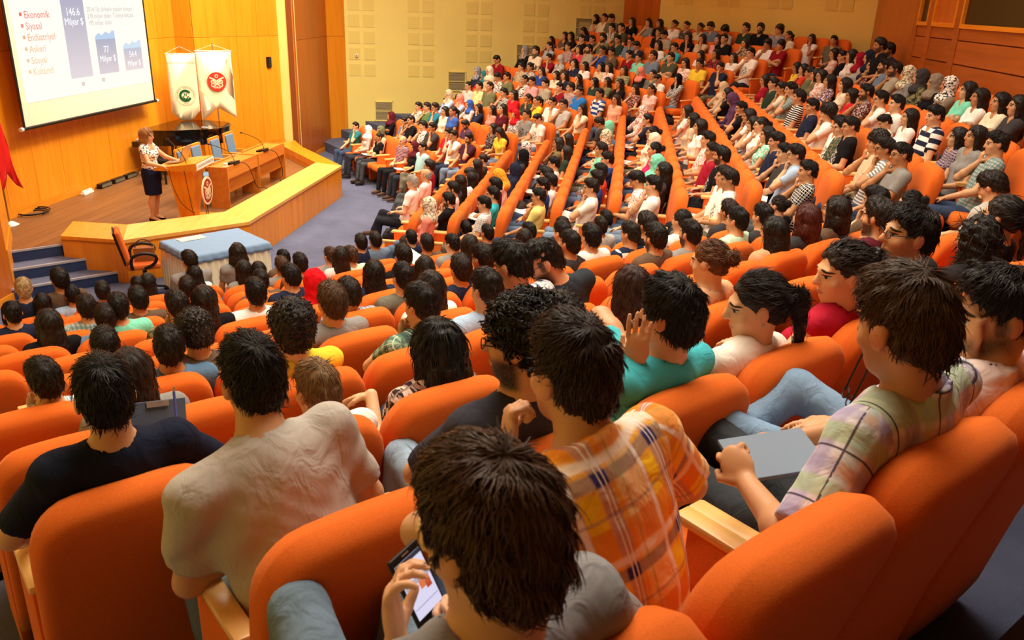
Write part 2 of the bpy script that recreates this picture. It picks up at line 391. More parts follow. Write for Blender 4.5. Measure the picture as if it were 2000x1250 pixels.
def make_cloth(kind):
    m, nt, b = nmat('cloth_' + kind); col, al, rnd = obj_col(nt); c2 = second_col(nt)
    u, v, w_, vec = attr_xyz(nt, 'cu')
    def noise(scale, detail=3, sc=None):
        n = N(nt, 'ShaderNodeTexNoise'); n.inputs['Scale'].default_value = scale; n.inputs['Detail'].default_value = detail
        if sc:
            mp = N(nt, 'ShaderNodeMapping'); mp.inputs['Scale'].default_value = sc; nt.links.new(vec, mp.inputs['Vector']); nt.links.new(mp.outputs[0], n.inputs['Vector'])
        else: nt.links.new(vec, n.inputs['Vector'])
        return X(nt, n.outputs['Fac'])
    c = col
    def band(t, period, lo, hi, soft=0.03):
        f = (t / period + 0.13).frac(); return f.gt(lo, soft) * f.lt(hi, soft)
    if kind == 'stripe':                               # broad horizontal stripes
        c = mixc(nt, band(v, 0.105, 0.45, 0.97), c, c2)
    elif kind == 'finestripe': c = mixc(nt, band(v, 0.032, 0.55, 0.97, 0.06), c, c2)
    elif kind == 'check':                              # small two-colour check
        a1, a2 = band(u, 0.034, 0.45, 0.97, 0.05), band(v, 0.034, 0.45, 0.97, 0.05)
        c = mixc(nt, a1 * 0.55, c, c2); c = mixc(nt, a2 * 0.55, c, c2)
    elif kind == 'bigcheck':
        a1, a2 = band(u, 0.075, 0.5, 0.97, 0.04), band(v, 0.075, 0.5, 0.97, 0.04)
        c = mixc(nt, a1 * 0.6, c, c2); c = mixc(nt, a2 * 0.6, c, c2)
        l1, l2 = band(u, 0.075, 0.2, 0.27, 0.03), band(v, 0.075, 0.2, 0.27, 0.03)
        c = mixc(nt, l1.max(l2) * 0.8, c, (0.75, 0.72, 0.68))
    elif kind == 'linecheck':
        a1, a2 = band(u, 0.028, 0.8, 0.97, 0.05), band(v, 0.028, 0.8, 0.97, 0.05); c = mixc(nt, a1.max(a2), c, c2)
    elif kind == 'print':
        n = noise(34, 2); c = mixc(nt, n.gt(0.54, 0.02), c, c2); n3 = noise(48, 1); c = mixc(nt, n3.gt(0.62, 0.02) * 0.8, c, (0.5, 0.3, 0.25))
    elif kind == 'graphic':                            # plain tee with one printed motif on the chest
        r = (u.abs() / 0.10).sq() + ((v - 0.30) / 0.11).sq(); n = noise(42, 2)
        c = mixc(nt, r.lt(1, 0.2) * n.gt(0.5, 0.02) * w_.gt(0.5), c, c2)
    elif kind == 'plaid_gold':                         # the broad amber, violet and white plaid
        sat = lambda t, p, l, h, s=0.02: band(t, p, l, h, s)
        base = mixc(nt, sat(u, 0.17, 0.05, 0.45), lin('f0a83a'), lin('f6c98a'))
        base = mixc(nt, sat(v, 0.19, 0.30, 0.62) * 0.75, base, lin('e8851e'))
        base = mixc(nt, (sat(u, 0.17, 0.55, 0.78) * sat(v, 0.19, 0.62, 0.98)) * 0.9, base, lin('f4c11a'))
        base = mixc(nt, sat(v, 0.19, 0.02, 0.16) * 0.75, base, lin('8d7a74'))
        base = mixc(nt, sat(u, 0.17, 0.80, 0.98) * 0.55, base, lin('a88f9a'))
        base = mixc(nt, (sat(u, 0.17, 0.80, 0.98) * sat(v, 0.19, 0.02, 0.16)), base, lin('3a2f66'))
        base = mixc(nt, sat(v, 0.19, 0.20, 0.28) * 0.7, base, lin('f8ece0'))
        base = mixc(nt, sat(u, 0.17, 0.46, 0.53) * 0.8, base, lin('f8ece0'))
        base = mixc(nt, (sat(u, 0.17, 0.865, 0.885, 0.008).max(sat(u, 0.17, 0.925, 0.945, 0.008))) * 0.8, base, lin('f2e6d8'))
        base = mixc(nt, sat(u, 0.17, 0.12, 0.16, 0.01) * 0.35, base, lin('8a9a4a'))
        c = mixc(nt, sat(v, 0.19, 0.70, 0.74, 0.01) * 0.35, base, lin('6a5a86'))
    elif kind == 'plaid_pastel':                       # lilac, mint and white plaid with thin dark lines
        s = lambda t, p, l, h, f=0.05: band(t, p, l, h, f)
        base = mixc(nt, s(u, 0.13, 0.05, 0.42) * 0.7, lin('e4dce0'), lin('a79ac4'))
        base = mixc(nt, s(v, 0.13, 0.45, 0.80) * 0.65, base, lin('a8c48e'))
        base = mixc(nt, s(u, 0.13, 0.5, 0.75) * 0.45, base, lin('9fc9c0'))
        base = mixc(nt, s(v, 0.13, 0.08, 0.32) * 0.5, base, lin('9a90b8'))
        base = mixc(nt, (s(u, 0.13, 0.5, 0.75) * s(v, 0.13, 0.08, 0.32)) * 0.6, base, lin('e8c092'))
        c = mixc(nt, s(u, 0.13, 0.86, 0.90, 0.012).max(s(v, 0.13, 0.88, 0.92, 0.012)) * 0.9, base, lin('352a38'))
    elif kind == 'plaid_blue':
        s = lambda t, p, l, h, f=0.04: band(t, p, l, h, f)
        base = mixc(nt, s(u, 0.062, 0.02, 0.36) * 0.6, lin('e8e4e2'), lin('5a7ab0'))
        base = mixc(nt, s(v, 0.062, 0.02, 0.36) * 0.6, base, lin('46568a'))
        base = mixc(nt, (s(u, 0.062, 0.02, 0.36) * s(v, 0.062, 0.02, 0.36)) * 0.8, base, lin('1e2440'))
        c = mixc(nt, s(u, 0.062, 0.5, 0.75) * s(v, 0.062, 0.5, 0.75), base, lin('6fb6de'))
    elif kind == 'plaid_green':
        s = lambda t, p, l, h, f=0.05: band(t, p, l, h, f)
        base = mixc(nt, s(u, 0.07, 0.1, 0.5) * 0.7, lin('86a58a'), lin('3c5a50'))
        base = mixc(nt, s(v, 0.07, 0.1, 0.5) * 0.6, base, lin('2c3e44'))
        c = mixc(nt, s(u, 0.07, 0.70, 0.76, 0.015).max(s(v, 0.07, 0.70, 0.76, 0.015)) * 0.8, base, lin('d8dcc8'))
    elif kind == 'camo':
        n = noise(16, 2); c = mixc(nt, n.gt(0.5, 0.01), lin('8a7f5c'), lin('4a4c34')); n3 = noise(22, 1); c = mixc(nt, n3.gt(0.6, 0.01), c, lin('2b2a20'))
    elif kind == 'denim':
        n = noise(7, 5); f = noise(160, 2, (1, 6, 1))
        hs = N(nt, 'ShaderNodeHueSaturation'); nt.links.new(col, hs.inputs['Color']); vv = n * 0.9 + f * 0.35 + 0.38; nt.links.new(vv.s, hs.inputs['Value']); c = hs.outputs['Color']
    if not hasattr(c, 'is_output'): pass
    nt.links.new(c, b.inputs['Base Color'])
    b.inputs['Roughness'].default_value = 0.85; b.inputs['Specular IOR Level'].default_value = 0.12
    wr = N(nt, 'ShaderNodeTexNoise'); wr.inputs['Scale'].default_value = 1; wr.inputs['Detail'].default_value = 3; wr.inputs['Distortion'].default_value = 0.8
    mp = N(nt, 'ShaderNodeMapping'); mp.inputs['Scale'].default_value = (15, 15, 8); mp.inputs['Rotation'].default_value = (0.4, 0.6, 0.3); tc = N(nt, 'ShaderNodeTexCoord')
    nt.links.new(tc.outputs['Object'], mp.inputs['Vector']); nt.links.new(mp.outputs[0], wr.inputs['Vector'])
    bp = N(nt, 'ShaderNodeBump'); bp.inputs['Strength'].default_value = 0.6; bp.inputs['Distance'].default_value = 0.02
    nt.links.new(wr.outputs['Fac'], bp.inputs['Height']); nt.links.new(bp.outputs[0], b.inputs['Normal'])
    return m
for k_ in ('plain', 'stripe', 'finestripe', 'check', 'bigcheck', 'linecheck', 'print', 'graphic', 'plaid_gold', 'plaid_pastel', 'plaid_blue', 'plaid_green', 'camo', 'denim'):
    M['c_' + k_] = make_cloth(k_)

# ---------------------------------------------------------------- seating geometry (three blocks of rows: near, middle, far)
S2 = math.sqrt(2)
def rowgeo(b, k):
    """point on the line of the backrest tops, tangent, facing direction, floor height of row k"""
    if b == 'N':
        n = np.array([-1, 1, 0]) / S2; t = np.array([1, 1, 0]) / S2
        return n * (1.425 + 0.81 * (10 - k)), t, n, ZC - 4.345 + 0.224 * k
    a, q, fl = ((3.122, -3.225 + 0.77 * k, -4.345 + 0.224 * k) if b == 'M' else (3.805, 8.105 + 0.73 * k, -4.34 + 0.238 * k))
    n = np.array([math.cos(a), math.sin(a), 0]); t = np.array([n[1], -n[0], 0])
    return -n * q, t, n, fl + ZC
STAGE = 0.54
def bis_near(k):
    x = -3.225 + 0.77 * k; return np.array([x, x + S2 * (1.425 + 0.81 * (10 - k))])
def bis_far(k):
    x = -3.225 + 0.77 * k; c, s = math.cos(3.805), math.sin(3.805)
    return np.array([x, (-(8.105 + 0.73 * k) - x * c) / s])
def nline(k, a):
    p = 1.425 + 0.81 * (10 - k); return np.array([(a - p) / S2, (a + p) / S2])
def fline(k, a):
    p0, t, n, _ = rowgeo('F', k); q = p0 + t * a; return q[:2]

floor = tag(MB().prism([(-10.3, -5), (7, -6), (7, 29), (-10.3, 29)], -0.25, 0.0).done('floor', M['carpet']), kind='structure')
FR = 0.72
for k in range(0, 14):
    k0, k1 = k - FR / 0.77, k + 1 - FR / 0.77
    if k == 13: k1 = 17
    z = ZC - 4.345 + 0.224 * k
    if k == 0: continue
    mb = MB()
    A, B = bis_near(k0), bis_near(k1)
    mb.prism([nline(k0, -1.6), A, B, nline(k1, -1.6)][::-1], -0.02, z)
    if k <= 11:
        C, D = bis_far(k0), bis_far(k1)
        if k >= 10: B = np.array([5.04, B[1]]); D = np.array([5.04, 16.0]); C = np.array([bis_far(k0)[0], min(C[1], 17.4)])
        mb.prism([A, C, D, B], -0.02, z)
    mb.done('tread', M['carpet_dark'] if k >= 11 else M['carpet'], floor)
for k in range(1, 12):
    k0, k1 = k - FR / 0.73, k + 1 - FR / 0.73
    z = ZC - 4.34 + 0.238 * k
    MB().prism([bis_far(k0), fline(k0, 25.5), fline(k1, 26.2), bis_far(k1)], -0.02, z).done('tread', M['carpet'], floor)

CEN = np.array([-2.0, 13.0])
def wall_frame(p0, p1):
    p0, p1 = np.array(p0, float), np.array(p1, float); d = p1 - p0; L = np.linalg.norm(d); d /= L
    n = np.array([-d[1], d[0]])
    if np.dot(CEN - p0, n) < 0: n = -n
    return p0, d, n, L
def wall(name, p0, p1, z0, z1, mat, t=0.15):
    p0, d, n, L = wall_frame(p0, p1); e = p0 + d * L
    q = [p0, e, e - n * t, p0 - n * t]
    return tag(MB().prism(q, z0, z1).done(name, mat), kind='structure')
def on_wall(name, p0, p1, u0, u1, z0, z1, mat, parent, t=0.02, off=0.0, bev=0.004):
    p0, d, n, L = wall_frame(p0, p1); c = p0 + d * (u0 + u1) / 2 + n * (off + t / 2)
    ang = math.atan2(d[1], d[0])
    return MB().box((c[0], c[1], (z0 + z1) / 2), (u1 - u0, t, z1 - z0), ang, bev=bev).done(name, mat, parent)
def panel_wall(name, p0, p1, z0, zs, width, mat, base=0.12, g=0.006):
    W_ = wall(name, p0, p1, z0, zs[-1], M['gap'])
    _, _, _, L = wall_frame(p0, p1); n = max(1, round(L / width)); w_ = L / n
    if base: on_wall('baseboard', p0, p1, 0, L, z0, z0 + base, M['wood_h'], W_, 0.035)
    lo = z0 + base
    for z in zs:
        for i in range(n): on_wall('panel', p0, p1, i * w_ + g / 2, (i + 1) * w_ - g / 2, lo + g / 2, z - g / 2, mat, W_)
        lo = z
    return W_
TOP = 8.6
panel_wall('wall_stage', (-10.0, 11.2), (-10.0, 19.05), STAGE, [3.25, 5.9, TOP], 0.80, M['wood'])
panel_wall('wall_stage_return', (-10.0, 19.05), (-9.55, 19.06), STAGE, [3.25, 5.9, TOP], 0.5, M['wood'])
panel_wall('wall_stage_pier', (-9.55, 19.06), (-9.30, 19.62), STAGE, [3.25, 5.9, TOP], 0.7, M['wood'])
panel_wall('wall_stage_splay', (-9.36, 19.70), (-8.45, 21.40), STAGE, [3.25, 5.9, TOP], 0.64, M['wood'])
wall('wall_strip', (-8.46, 21.40), (-8.03, 21.34), 0, TOP, M['cream'])
panel_wall('wall_proscenium', (-8.03, 21.34), (-8.12, 24.2), 0, [3.15, 5.9, TOP], 0.95, M['wood_dark'])
panel_wall('wall_column', (-8.12, 24.2), (-7.70, 24.62), 0, [3.15, 5.9, TOP], 0.6, M['wood'], base=0)
WA, WB = (-7.70, 24.62), (0.32, 27.0)
side = wall('wall_side', WA, WB, 0, TOP, M['cream'])
BA, BB = (1.3, 25.4), (5.65, 19.8)
panel_wall('wall_corner', WB, BA, 2.2, [5.6, TOP], 0.4, M['wood_dark'], base=0)
back = wall('wall_back', BA, BB, 2.2, TOP, M['cream'])
panel_wall('wall_recess', BB, (5.05, 15.3), 2.2, [TOP], 0.9, M['wood_dark'], base=0)
# acoustic tiles in pairs on the side and back walls
for wl, p0, p1, starts in ((side, WA, WB, [0.1 + 1.72 * i for i in range(5)]), (back, BA, BB, [0.55 + 1.72 * i for i in range(4)])):
    L = wall_frame(p0, p1)[3]
    for s in starts:
        for dx in (0.0, 0.43):
            if s + dx + 0.33 > L: continue
            for r in range(12):
                z0 = 2.05 + 0.455 * r
                if z0 < 1.3 + 0.3 * s * (wl is side) + (2.6 if wl is back else 0): continue
                on_wall('acoustic_tile', p0, p1, s + dx, s + dx + 0.33, z0, z0 + 0.33, M['tile'], wl, 0.012, bev=0.0)
# square vent openings that climb with the seating
def wall_hit(px, py, p0, p1):
    d = RC @ np.array([px - 1000.0, py - 625.0, F_PX]); p0, dd, n, L = wall_frame(p0, p1)
    s = np.dot(p0, n) / np.dot(d[:2], n); q = d * s
    return float(np.dot(q[:2] - p0, dd)), float(q[2] + ZC)
for i, (u, z) in enumerate([wall_hit(750, 217, WA, WB), wall_hit(892, 159, WA, WB), wall_hit(1025, 106, WA, WB), wall_hit(1140, 54, WA, WB)]):
    p0, d, n, L = wall_frame(WA, WB); c = p0 + d * u
    v = empty('wall_vent', (c[0], c[1], z), math.atan2(d[1], d[0]),
              ['square slatted vent in the cream wall, lowest and nearest the stage', 'square slatted vent in the cream wall, second up from the stage',
               'square slatted vent in the cream wall behind a woman in a grey headscarf', 'square slatted vent in the cream wall, highest and nearest the back corner'][i], 'vent', 'vents up the side wall')
    s_ = 1 if np.dot(n, [-d[1], d[0]]) > 0 else -1
    mb = MB()
    for a, b_, cc, dd in ((-0.26, 0, 0.03, 0.58), (0.26, 0, 0.03, 0.58), (0, 0.275, 0.55, 0.03), (0, -0.275, 0.55, 0.03), (0, 0.0, 0.5, 0.012)):
        mb.box((a, 0.02 * s_, b_), (cc, 0.03, dd))
    mb.done('frame', M['cream'], v)
    MB().box((0, 0.004 * s_, 0), (0.5, 0.008, 0.54)).done('backing', plain('vent_dark', '3a3020', 0.9), v)
    for j in range(16): MB().box((0, 0.012 * s_, -0.255 + 0.034 * j), (0.5, 0.012, 0.022)).done('slat', M['grille'], v)
# control room wall with its windows
CX = 5.05
ctrl = wall('wall_control_room', (CX, 15.3), (CX, 3.0), 2.0, TOP, M['gap'])
def cw(name, y0, y1, z0, z1, mat, parent, t=0.03, off=0.0): return on_wall(name, (CX, 15.3), (CX, 3.0), 15.3 - y1, 15.3 - y0, z0, z1, mat, parent, t, off)
M['wood_b'] = wood('rust_veneer', 'a8561c', '964812', axis=1, rnd=0.08)
ys = [15.3, 14.62, 13.48, 10.4, 7.4, 4.4]
for i in range(len(ys) - 1):
    a, b_ = ys[i + 1] + 0.10, ys[i] - 0.10
    for z0, z1 in ((2.0, 3.66), (3.67, 3.99)): cw('panel', a, b_, z0 + 0.004, z1 - 0.004, M['wood_b'], ctrl, 0.03)
    cw('panel', a, b_, 4.0, 4.16, M['wood_b'], ctrl, 0.03)
for y in ys: cw('stile', y - 0.10, y + 0.10, 2.0, TOP, M['wood_b'], ctrl, 0.045)
for i in range(len(ys) - 1):
    a, b_ = ys[i + 1] + 0.10, ys[i] - 0.10
    wn = tag(cw('window_%d' % (i + 1), a, b_, 4.17, 6.4, M['glass_dark'] if i != 1 else M['wood_dark'], None, 0.01), kind='structure')
    for y0, y1, z0, z1 in ((a, b_, 4.16, 4.22), (a, b_, 6.36, 6.42), (a, a + 0.05, 4.22, 6.36), (b_ - 0.05, b_, 4.22, 6.36)):
        cw('window_frame', y0, y1, z0, z1, M['wood_h'], wn, 0.06)
cw('panel', 4.5, 15.2, 6.44, TOP, M['wood_b'], ctrl, 0.03)
# unseen remainder of the shell so that the hall is closed
wall('wall_near_side', (-8.0, 6.1), (2.5, -4.4), 0, TOP, M['cream'])
wall('wall_rear', (2.5, -4.4), (5.05, 3.0), 0, TOP, M['wood_dark'])
panel_wall('wall_proscenium_near', (-8.0, 6.1), (-8.40, 10.47), 0, [3.15, 5.9, TOP], 0.95, M['wood_dark'])
panel_wall('wall_stage_post', (-8.40, 10.47), (-9.25, 11.70), 0, [3.25, 5.9, TOP], 0.75, M['wood'], base=0.75)
panel_wall('wall_stage_near', (-9.25, 11.70), (-10.0, 11.2), STAGE, [3.25, 5.9, TOP], 0.6, M['wood'])
tag(MB().prism([(-10.3, -5), (7, -6), (7, 29), (-10.3, 29)], TOP, TOP + 0.2).done('ceiling', M['ceiling']), kind='structure')

# ---------------------------------------------------------------- stage platform
ST = [(-8.22, 11.47), (-7.20, 11.47), (-5.83, 12.95), (-5.83, 18.05), (-7.50, 20.12), (-8.03, 21.30), (-8.46, 21.4), (-9.3, 19.75), (-9.55, 19.05), (-10.0, 19.05), (-10.0, 11.2), (-9.25, 11.70), (-8.95, 11.3)]
stage = tag(MB().prism([(-8.24, 11.62), (-7.24, 11.55), (-5.90, 13.0), (-5.90, 18.0), (-7.5, 20.0), (-8.02, 21.30), (-8.46, 21.35), (-9.33, 19.72), (-10, 19.05), (-10, 11.2), (-9.2, 11.62), (-8.80, 11.06)], 0, STAGE - 0.012).done('stage_platform', M['gap']), kind='structure')
# floor boards of the stage, cut to the platform outline strip by strip
def clip_strip(poly, x0, x1):
    def cut(P, s, c):
        out = []
        for i in range(len(P)):
            a, b = P[i], P[(i + 1) % len(P)]
            ia, ib = s * (a[0] - c) >= 0, s * (b[0] - c) >= 0
            if ia: out.append(a)
            if ia != ib:
                f = (c - a[0]) / (b[0] - a[0]); out.append((c, a[1] + f * (b[1] - a[1])))
        return out
    return cut(cut(poly, 1, x0), -1, x1)
SP = [(-8.26, 11.62), (-7.26, 11.6), (-5.95, 13.02), (-5.95, 17.98), (-7.5, 19.95), (-8.03, 21.25), (-8.46, 21.32), (-9.33, 19.72), (-10, 19.05), (-10, 11.2), (-9.2, 11.62), (-8.79, 11.08)]
x = -10.0
while x < -5.96:
    P = clip_strip(SP, x + 0.002, x + 0.198)
    if len(P) >= 3:
        ysb = [q[1] for q in P]; lo, hi = min(ysb), max(ysb); cut = lo + random.uniform(0.3, 0.7) * (hi - lo)
        MB().prism(P, STAGE - 0.012, STAGE).done('board', M['boards'], stage)
    x += 0.2
# raised curb with a sloping maple top along the stage edge, skirting panels below it
CO = [(-8.22, 11.47), (-7.20, 11.47), (-5.83, 12.95), (-5.83, 18.05), (-7.50, 20.12), (-8.02, 21.0)]
CI = [(-8.36, 12.03), (-7.45, 12.05), (-6.36, 13.2), (-6.36, 17.85), (-7.9, 19.75), (-8.02, 20.0)]
curb = tag(empty('stage_curb'), 'low honey veneer curb with pale sloping top along the stage edge', 'curb')
for i in range(5):
    q = [CO[i], CO[i + 1], CI[i + 1], CI[i]]
    MB().prism(q, 0.64, 0.70, None, [0.70, 0.70, 0.78, 0.78]).done('curb_top', M['wood'] if i in (0, 3, 4) else M['wood_light'], curb)
    mid = lambda a, b, f: (a[0] + (b[0] - a[0]) * f, a[1] + (b[1] - a[1]) * f)
    a, b_ = mid(CI[i], CO[i], 0.03), mid(CI[i + 1], CO[i + 1], 0.03)
    MB().prism([a, b_, mid(b_, CO[i + 1], 0.1), mid(a, CO[i], 0.1)], STAGE, 0.74).done('curb_face', M['wood'], curb)
    L = math.dist(CO[i], CO[i + 1]); n = max(1, round(L / 1.25))
    for j in range(n):
        c0, c1 = mid(CO[i], CO[i + 1], j / n), mid(CO[i], CO[i + 1], (j + 1) / n)
        p0, d, nn, LL = wall_frame(c0, c1)
        nn = nn if np.dot(nn, np.array([-9, 15.5]) - p0) < 0 else -nn
        c = p0 + d * LL / 2 - nn * 0.03
        MB().box((c[0], c[1], 0.32), (LL - 0.006, 0.04, 0.64), math.atan2(d[1], d[0]), bev=0.003).done('skirt_panel', M['wood'], curb)
    MB().prism([CO[i], CO[i + 1], mid(CO[i + 1], CI[i + 1], 0.05), mid(CO[i], CI[i], 0.05)], 0.625, 0.645).done('trim_strip', M['wood_dark'], curb)
# steps at the near corner of the stage, each a navy riser, carpet tread and metal nosing
steps = tag(empty('stage_steps'), 'three carpeted steps with metal nosings up to the stage', 'steps')
e = np.array([0.69, 0.724]); nn = np.array([0.724, -0.69])
for i in range(3):
    z1 = STAGE - 0.18 * i; base = np.array([-8.79, 11.04]) + nn * 0.36 * i - e * (0.05 + 0.1 * i)
    Lw = [0.95, 1.30, 1.55][i]
    a, b_ = base, base + e * Lw
    MB().prism([a, b_, b_ - nn * 0.02, a - nn * 0.02], z1 - 0.18, z1 - 0.02).done('riser', M['riser'], steps)
    MB().prism([a, b_, b_ - nn * 0.36, a - nn * 0.36], z1 - 0.03, z1 - 0.004).done('tread', M['carpet'], steps)
    MB().prism([a + nn * 0.012, b_ + nn * 0.012, b_ - nn * 0.035, a - nn * 0.035], z1 - 0.03, z1).done('nosing', M['nosing'], steps)

# ---------------------------------------------------------------- things on and around the stage
FX = Matrix(((0, 0, 1, 0), (1, 0, 0, 0), (0, 1, 0, 0), (0, 0, 0, 1)))      # local x -> +y, local y -> +z, faces +x
def fx(x, y, z): return Matrix.Translation((x, y, z)) @ FX
def emis(name, c, s=1.0):
    m = bpy.data.materials.new(name); m.use_nodes = True; nt = m.node_tree; nt.nodes.clear()
    e = N(nt, 'ShaderNodeEmission'); e.inputs[0].default_value = (*lin(c), 1); e.inputs[1].default_value = s
    o = N(nt, 'ShaderNodeOutputMaterial'); nt.links.new(e.outputs[0], o.inputs[0]); return m
def flat(name, poly, x, mat, parent, t=0.002):                       # thin print on a plane facing +x
    V = [(x, p[0], p[1]) for p in poly] + [(x + t, p[0], p[1]) for p in poly]; n = len(poly)
    F_ = [tuple(range(n))[::-1], tuple(range(n, 2 * n))] + [(i, (i + 1) % n, n + (i + 1) % n, n + i) for i in range(n)]
    return mesh_obj(name, pydata(name, V, F_), mat, parent)
scr = empty('projection_screen', (0, 0, 0), 0, 'large projection screen showing bar charts on the honey wood stage wall', 'screen')
MB().box((-9.70, 15.205, 3.33), (0.012, 4.19, 2.58)).done('screen_fabric', plain('screen_fabric', 'e9dcc0', 0.8), scr)
for y0, y1, z0, z1 in ((13.06, 13.11, 2.03, 4.62), (17.30, 17.35, 2.03, 4.62)): flat('border', [(y0, z0), (y1, z0), (y1, z1), (y0, z1)], -9.70, M['black'], scr, 0.012)
MB().cyl((-9.69, 13.02, 2.02), (-9.69, 17.38, 2.02), 0.028).done('bottom_bar', M['black'], scr)
for y in (13.0, 17.40): MB().cyl((-9.69, y - 0.03, 2.02), (-9.69, y + 0.03, 2.02), 0.035).done('end_cap', M['white'], scr)
MB().box((-9.72, 15.2, 4.68), (0.14, 4.5, 0.14)).done('casing', M['white'], scr)
img = flat('projected_slide', [(13.25, 2.42), (17.24, 2.43), (17.24, 4.6), (13.20, 4.6)], -9.693, emis('slide_white', 'fdf8ee', 1.0), scr)
def slide_bar(y0, y1, z0, z1, cols, cap=None):
    m = bpy.data.materials.new('slide_bar'); m.use_nodes = True; nt = m.node_tree; nt.nodes.clear()
    tc = N(nt, 'ShaderNodeTexCoord'); sp = N(nt, 'ShaderNodeSeparateXYZ'); mr = N(nt, 'ShaderNodeMapRange')
    nt.links.new(tc.outputs['Object'], sp.inputs[0]); nt.links.new(sp.outputs[2], mr.inputs['Value'])
    mr.inputs['From Min'].default_value = z0; mr.inputs['From Max'].default_value = z1
    r = ramp(nt, mr.outputs[0], [(0, lin(cols[0])), (0.5, lin(cols[1])), (1, lin(cols[2]))])
    e_ = N(nt, 'ShaderNodeEmission'); nt.links.new(r.outputs[0], e_.inputs[0]); o = N(nt, 'ShaderNodeOutputMaterial'); nt.links.new(e_.outputs[0], o.inputs[0])
    flat('chart_bar', [(y0, z0), (y1, z0), (y1, z1), (y0, z1)], -9.690, m, img)
    if cap:
        n = 9; top = [(y1 - (y1 - y0) * i / n, z1 + 0.05 + 0.03 * math.sin(i * 1.9) + 0.05 * (1 - i / n)) for i in range(n + 1)]
        flat('chart_cap', [(y0, z1 - 0.03), (y1, z1 - 0.03)] + top, -9.689, emis('slide_cap', cap), img)
slide_bar(14.56, 15.23, 2.71, 4.6, ('e2d6d8', 'c2bcc8', '9a9cbc'))
slide_bar(15.46, 16.12, 2.72, 3.38, ('dccfd2', 'c9c0c8', 'aeb0c4'), 'bcd0ea')
slide_bar(16.37, 17.03, 2.72, 3.17, ('e9d9d6', 'd9cbd0', 'c0c2d2'), 'cfe0ee')
bl = [('Ekonomik', 3.82, 'f0705c'), ('Siyasal', 3.64, 'f08a74'), ('Endüstriyel', 3.46, 'f0ab80'), ('Askeri', 3.275, 'f2bf92'), ('Sosyal', 3.09, 'f2c694'), ('Kültürel', 2.91, 'efd09c')]
for i, (s_, z, c) in enumerate(bl):
    e_ = emis('slide_ink', c); text_obj('lettering', s_, 0.165, e_, fx(-9.688, 13.54, z - 0.055), img)
    flat('bullet', [(13.43, z - 0.02), (13.49, z - 0.02), (13.49, z + 0.035), (13.43, z + 0.035)], -9.690, e_, img)
wt = emis('slide_white_ink', 'ffffff', 1.1); gy = emis('slide_grey_ink', 'c9bfb6')
for s_, sz, y, z, mt in (('146.6', 0.19, 14.88, 3.79, wt), ('Milyar $', 0.17, 14.88, 3.63, wt), ('77', 0.18, 15.77, 3.10, wt), ('Milyar $', 0.165, 15.79, 2.94, wt), ('54.4', 0.16, 16.69, 2.97, wt), ('Milyar $', 0.15, 16.70, 2.80, wt)):
    text_obj('lettering', s_, sz, mt, fx(-9.686, y, z), img, 'CENTER')
for s_, z in (('2014: Üç şirketin toplam bütçesi', 3.85), ('278 milyar dolar, Türkiye bütçesi', 3.73), ('195 milyar dolar', 3.61)): text_obj('lettering', s_, 0.118, gy, fx(-9.688, 15.31, z), img)
for y, z in ((14.84, 2.56), (15.5, 2.58)): flat('legend_mark', [(y, z), (y + 0.09, z), (y + 0.09, z + 0.07), (y, z + 0.07)], -9.690, emis('slide_mark', 'dccfc4'), img)

# banners on stands
M['banner'] = plain('cream_satin', 'f1dcb2', 0.45, spec=0.4)
red = plain('red_print', 'd8301c', 0.6); grn = plain('green_print', '1f6a34', 0.6); ink = plain('grey_print', '6a6455', 0.7)
def merged_text(name, items, mat, parent, M0):
    """letters placed one by one, joined into one flat mesh; items: (char, size, Matrix)"""
    bm = bmesh.new()
    for ch, sz, T in items:
        cu = bpy.data.curves.new('t', 'FONT'); cu.body = ch; cu.size = sz; cu.align_x = 'CENTER'; cu.resolution_u = 2
        o = bpy.data.objects.new('t', cu); COL.objects.link(o); bpy.context.view_layer.update()
        me = o.to_mesh(); st = len(bm.verts); bm.from_mesh(me); bm.verts.ensure_lookup_table()
        for v in bm.verts[st:]: v.co = T @ v.co
        o.to_mesh_clear(); bpy.data.objects.remove(o); bpy.data.curves.remove(cu)
    me = bpy.data.meshes.new(name); bm.to_mesh(me); bm.free()
    o = mesh_obj(name, me, mat, parent); o.matrix_local = M0; return o
def ring_text(body, R_, size, a0, a1, inward=False):
    out = []; n = len(body)
    for i, ch in enumerate(body):
        a = math.radians(a0 + (a1 - a0) * (i + 0.5) / n)
        rot = a + (math.pi / 2 if inward else -math.pi / 2)
        out.append((ch, size, Matrix.Translation((R_ * math.cos(a), R_ * math.sin(a), 0)) @ Matrix.Rotation(rot, 4, 'Z')))
    return out
def disc(name, r, x0, mat, parent, M0, t=0.003, seg=40):
    o = MB().cyl((0, 0, x0), (0, 0, x0 + t), r, r, seg).done(name, mat, parent); o.matrix_local = M0; return o
def tube_shape(mb, pts, wd, z): 
    for a, b in zip(pts, pts[1:]):
        d = Vector((b[0] - a[0], b[1] - a[1])); 
        if d.length < 1e-6: continue
        mb.box(((a[0] + b[0]) / 2, (a[1] + b[1]) / 2, z), (d.length + wd * 0.5, wd, 0.002), math.atan2(d.y, d.x))
def circ(cx, cy, r, n=14, a0=0, a1=360): return [(cx + r * math.cos(math.radians(a0 + (a1 - a0) * i / n)), cy + r * math.sin(math.radians(a0 + (a1 - a0) * i / n))) for i in range(n + 1)]
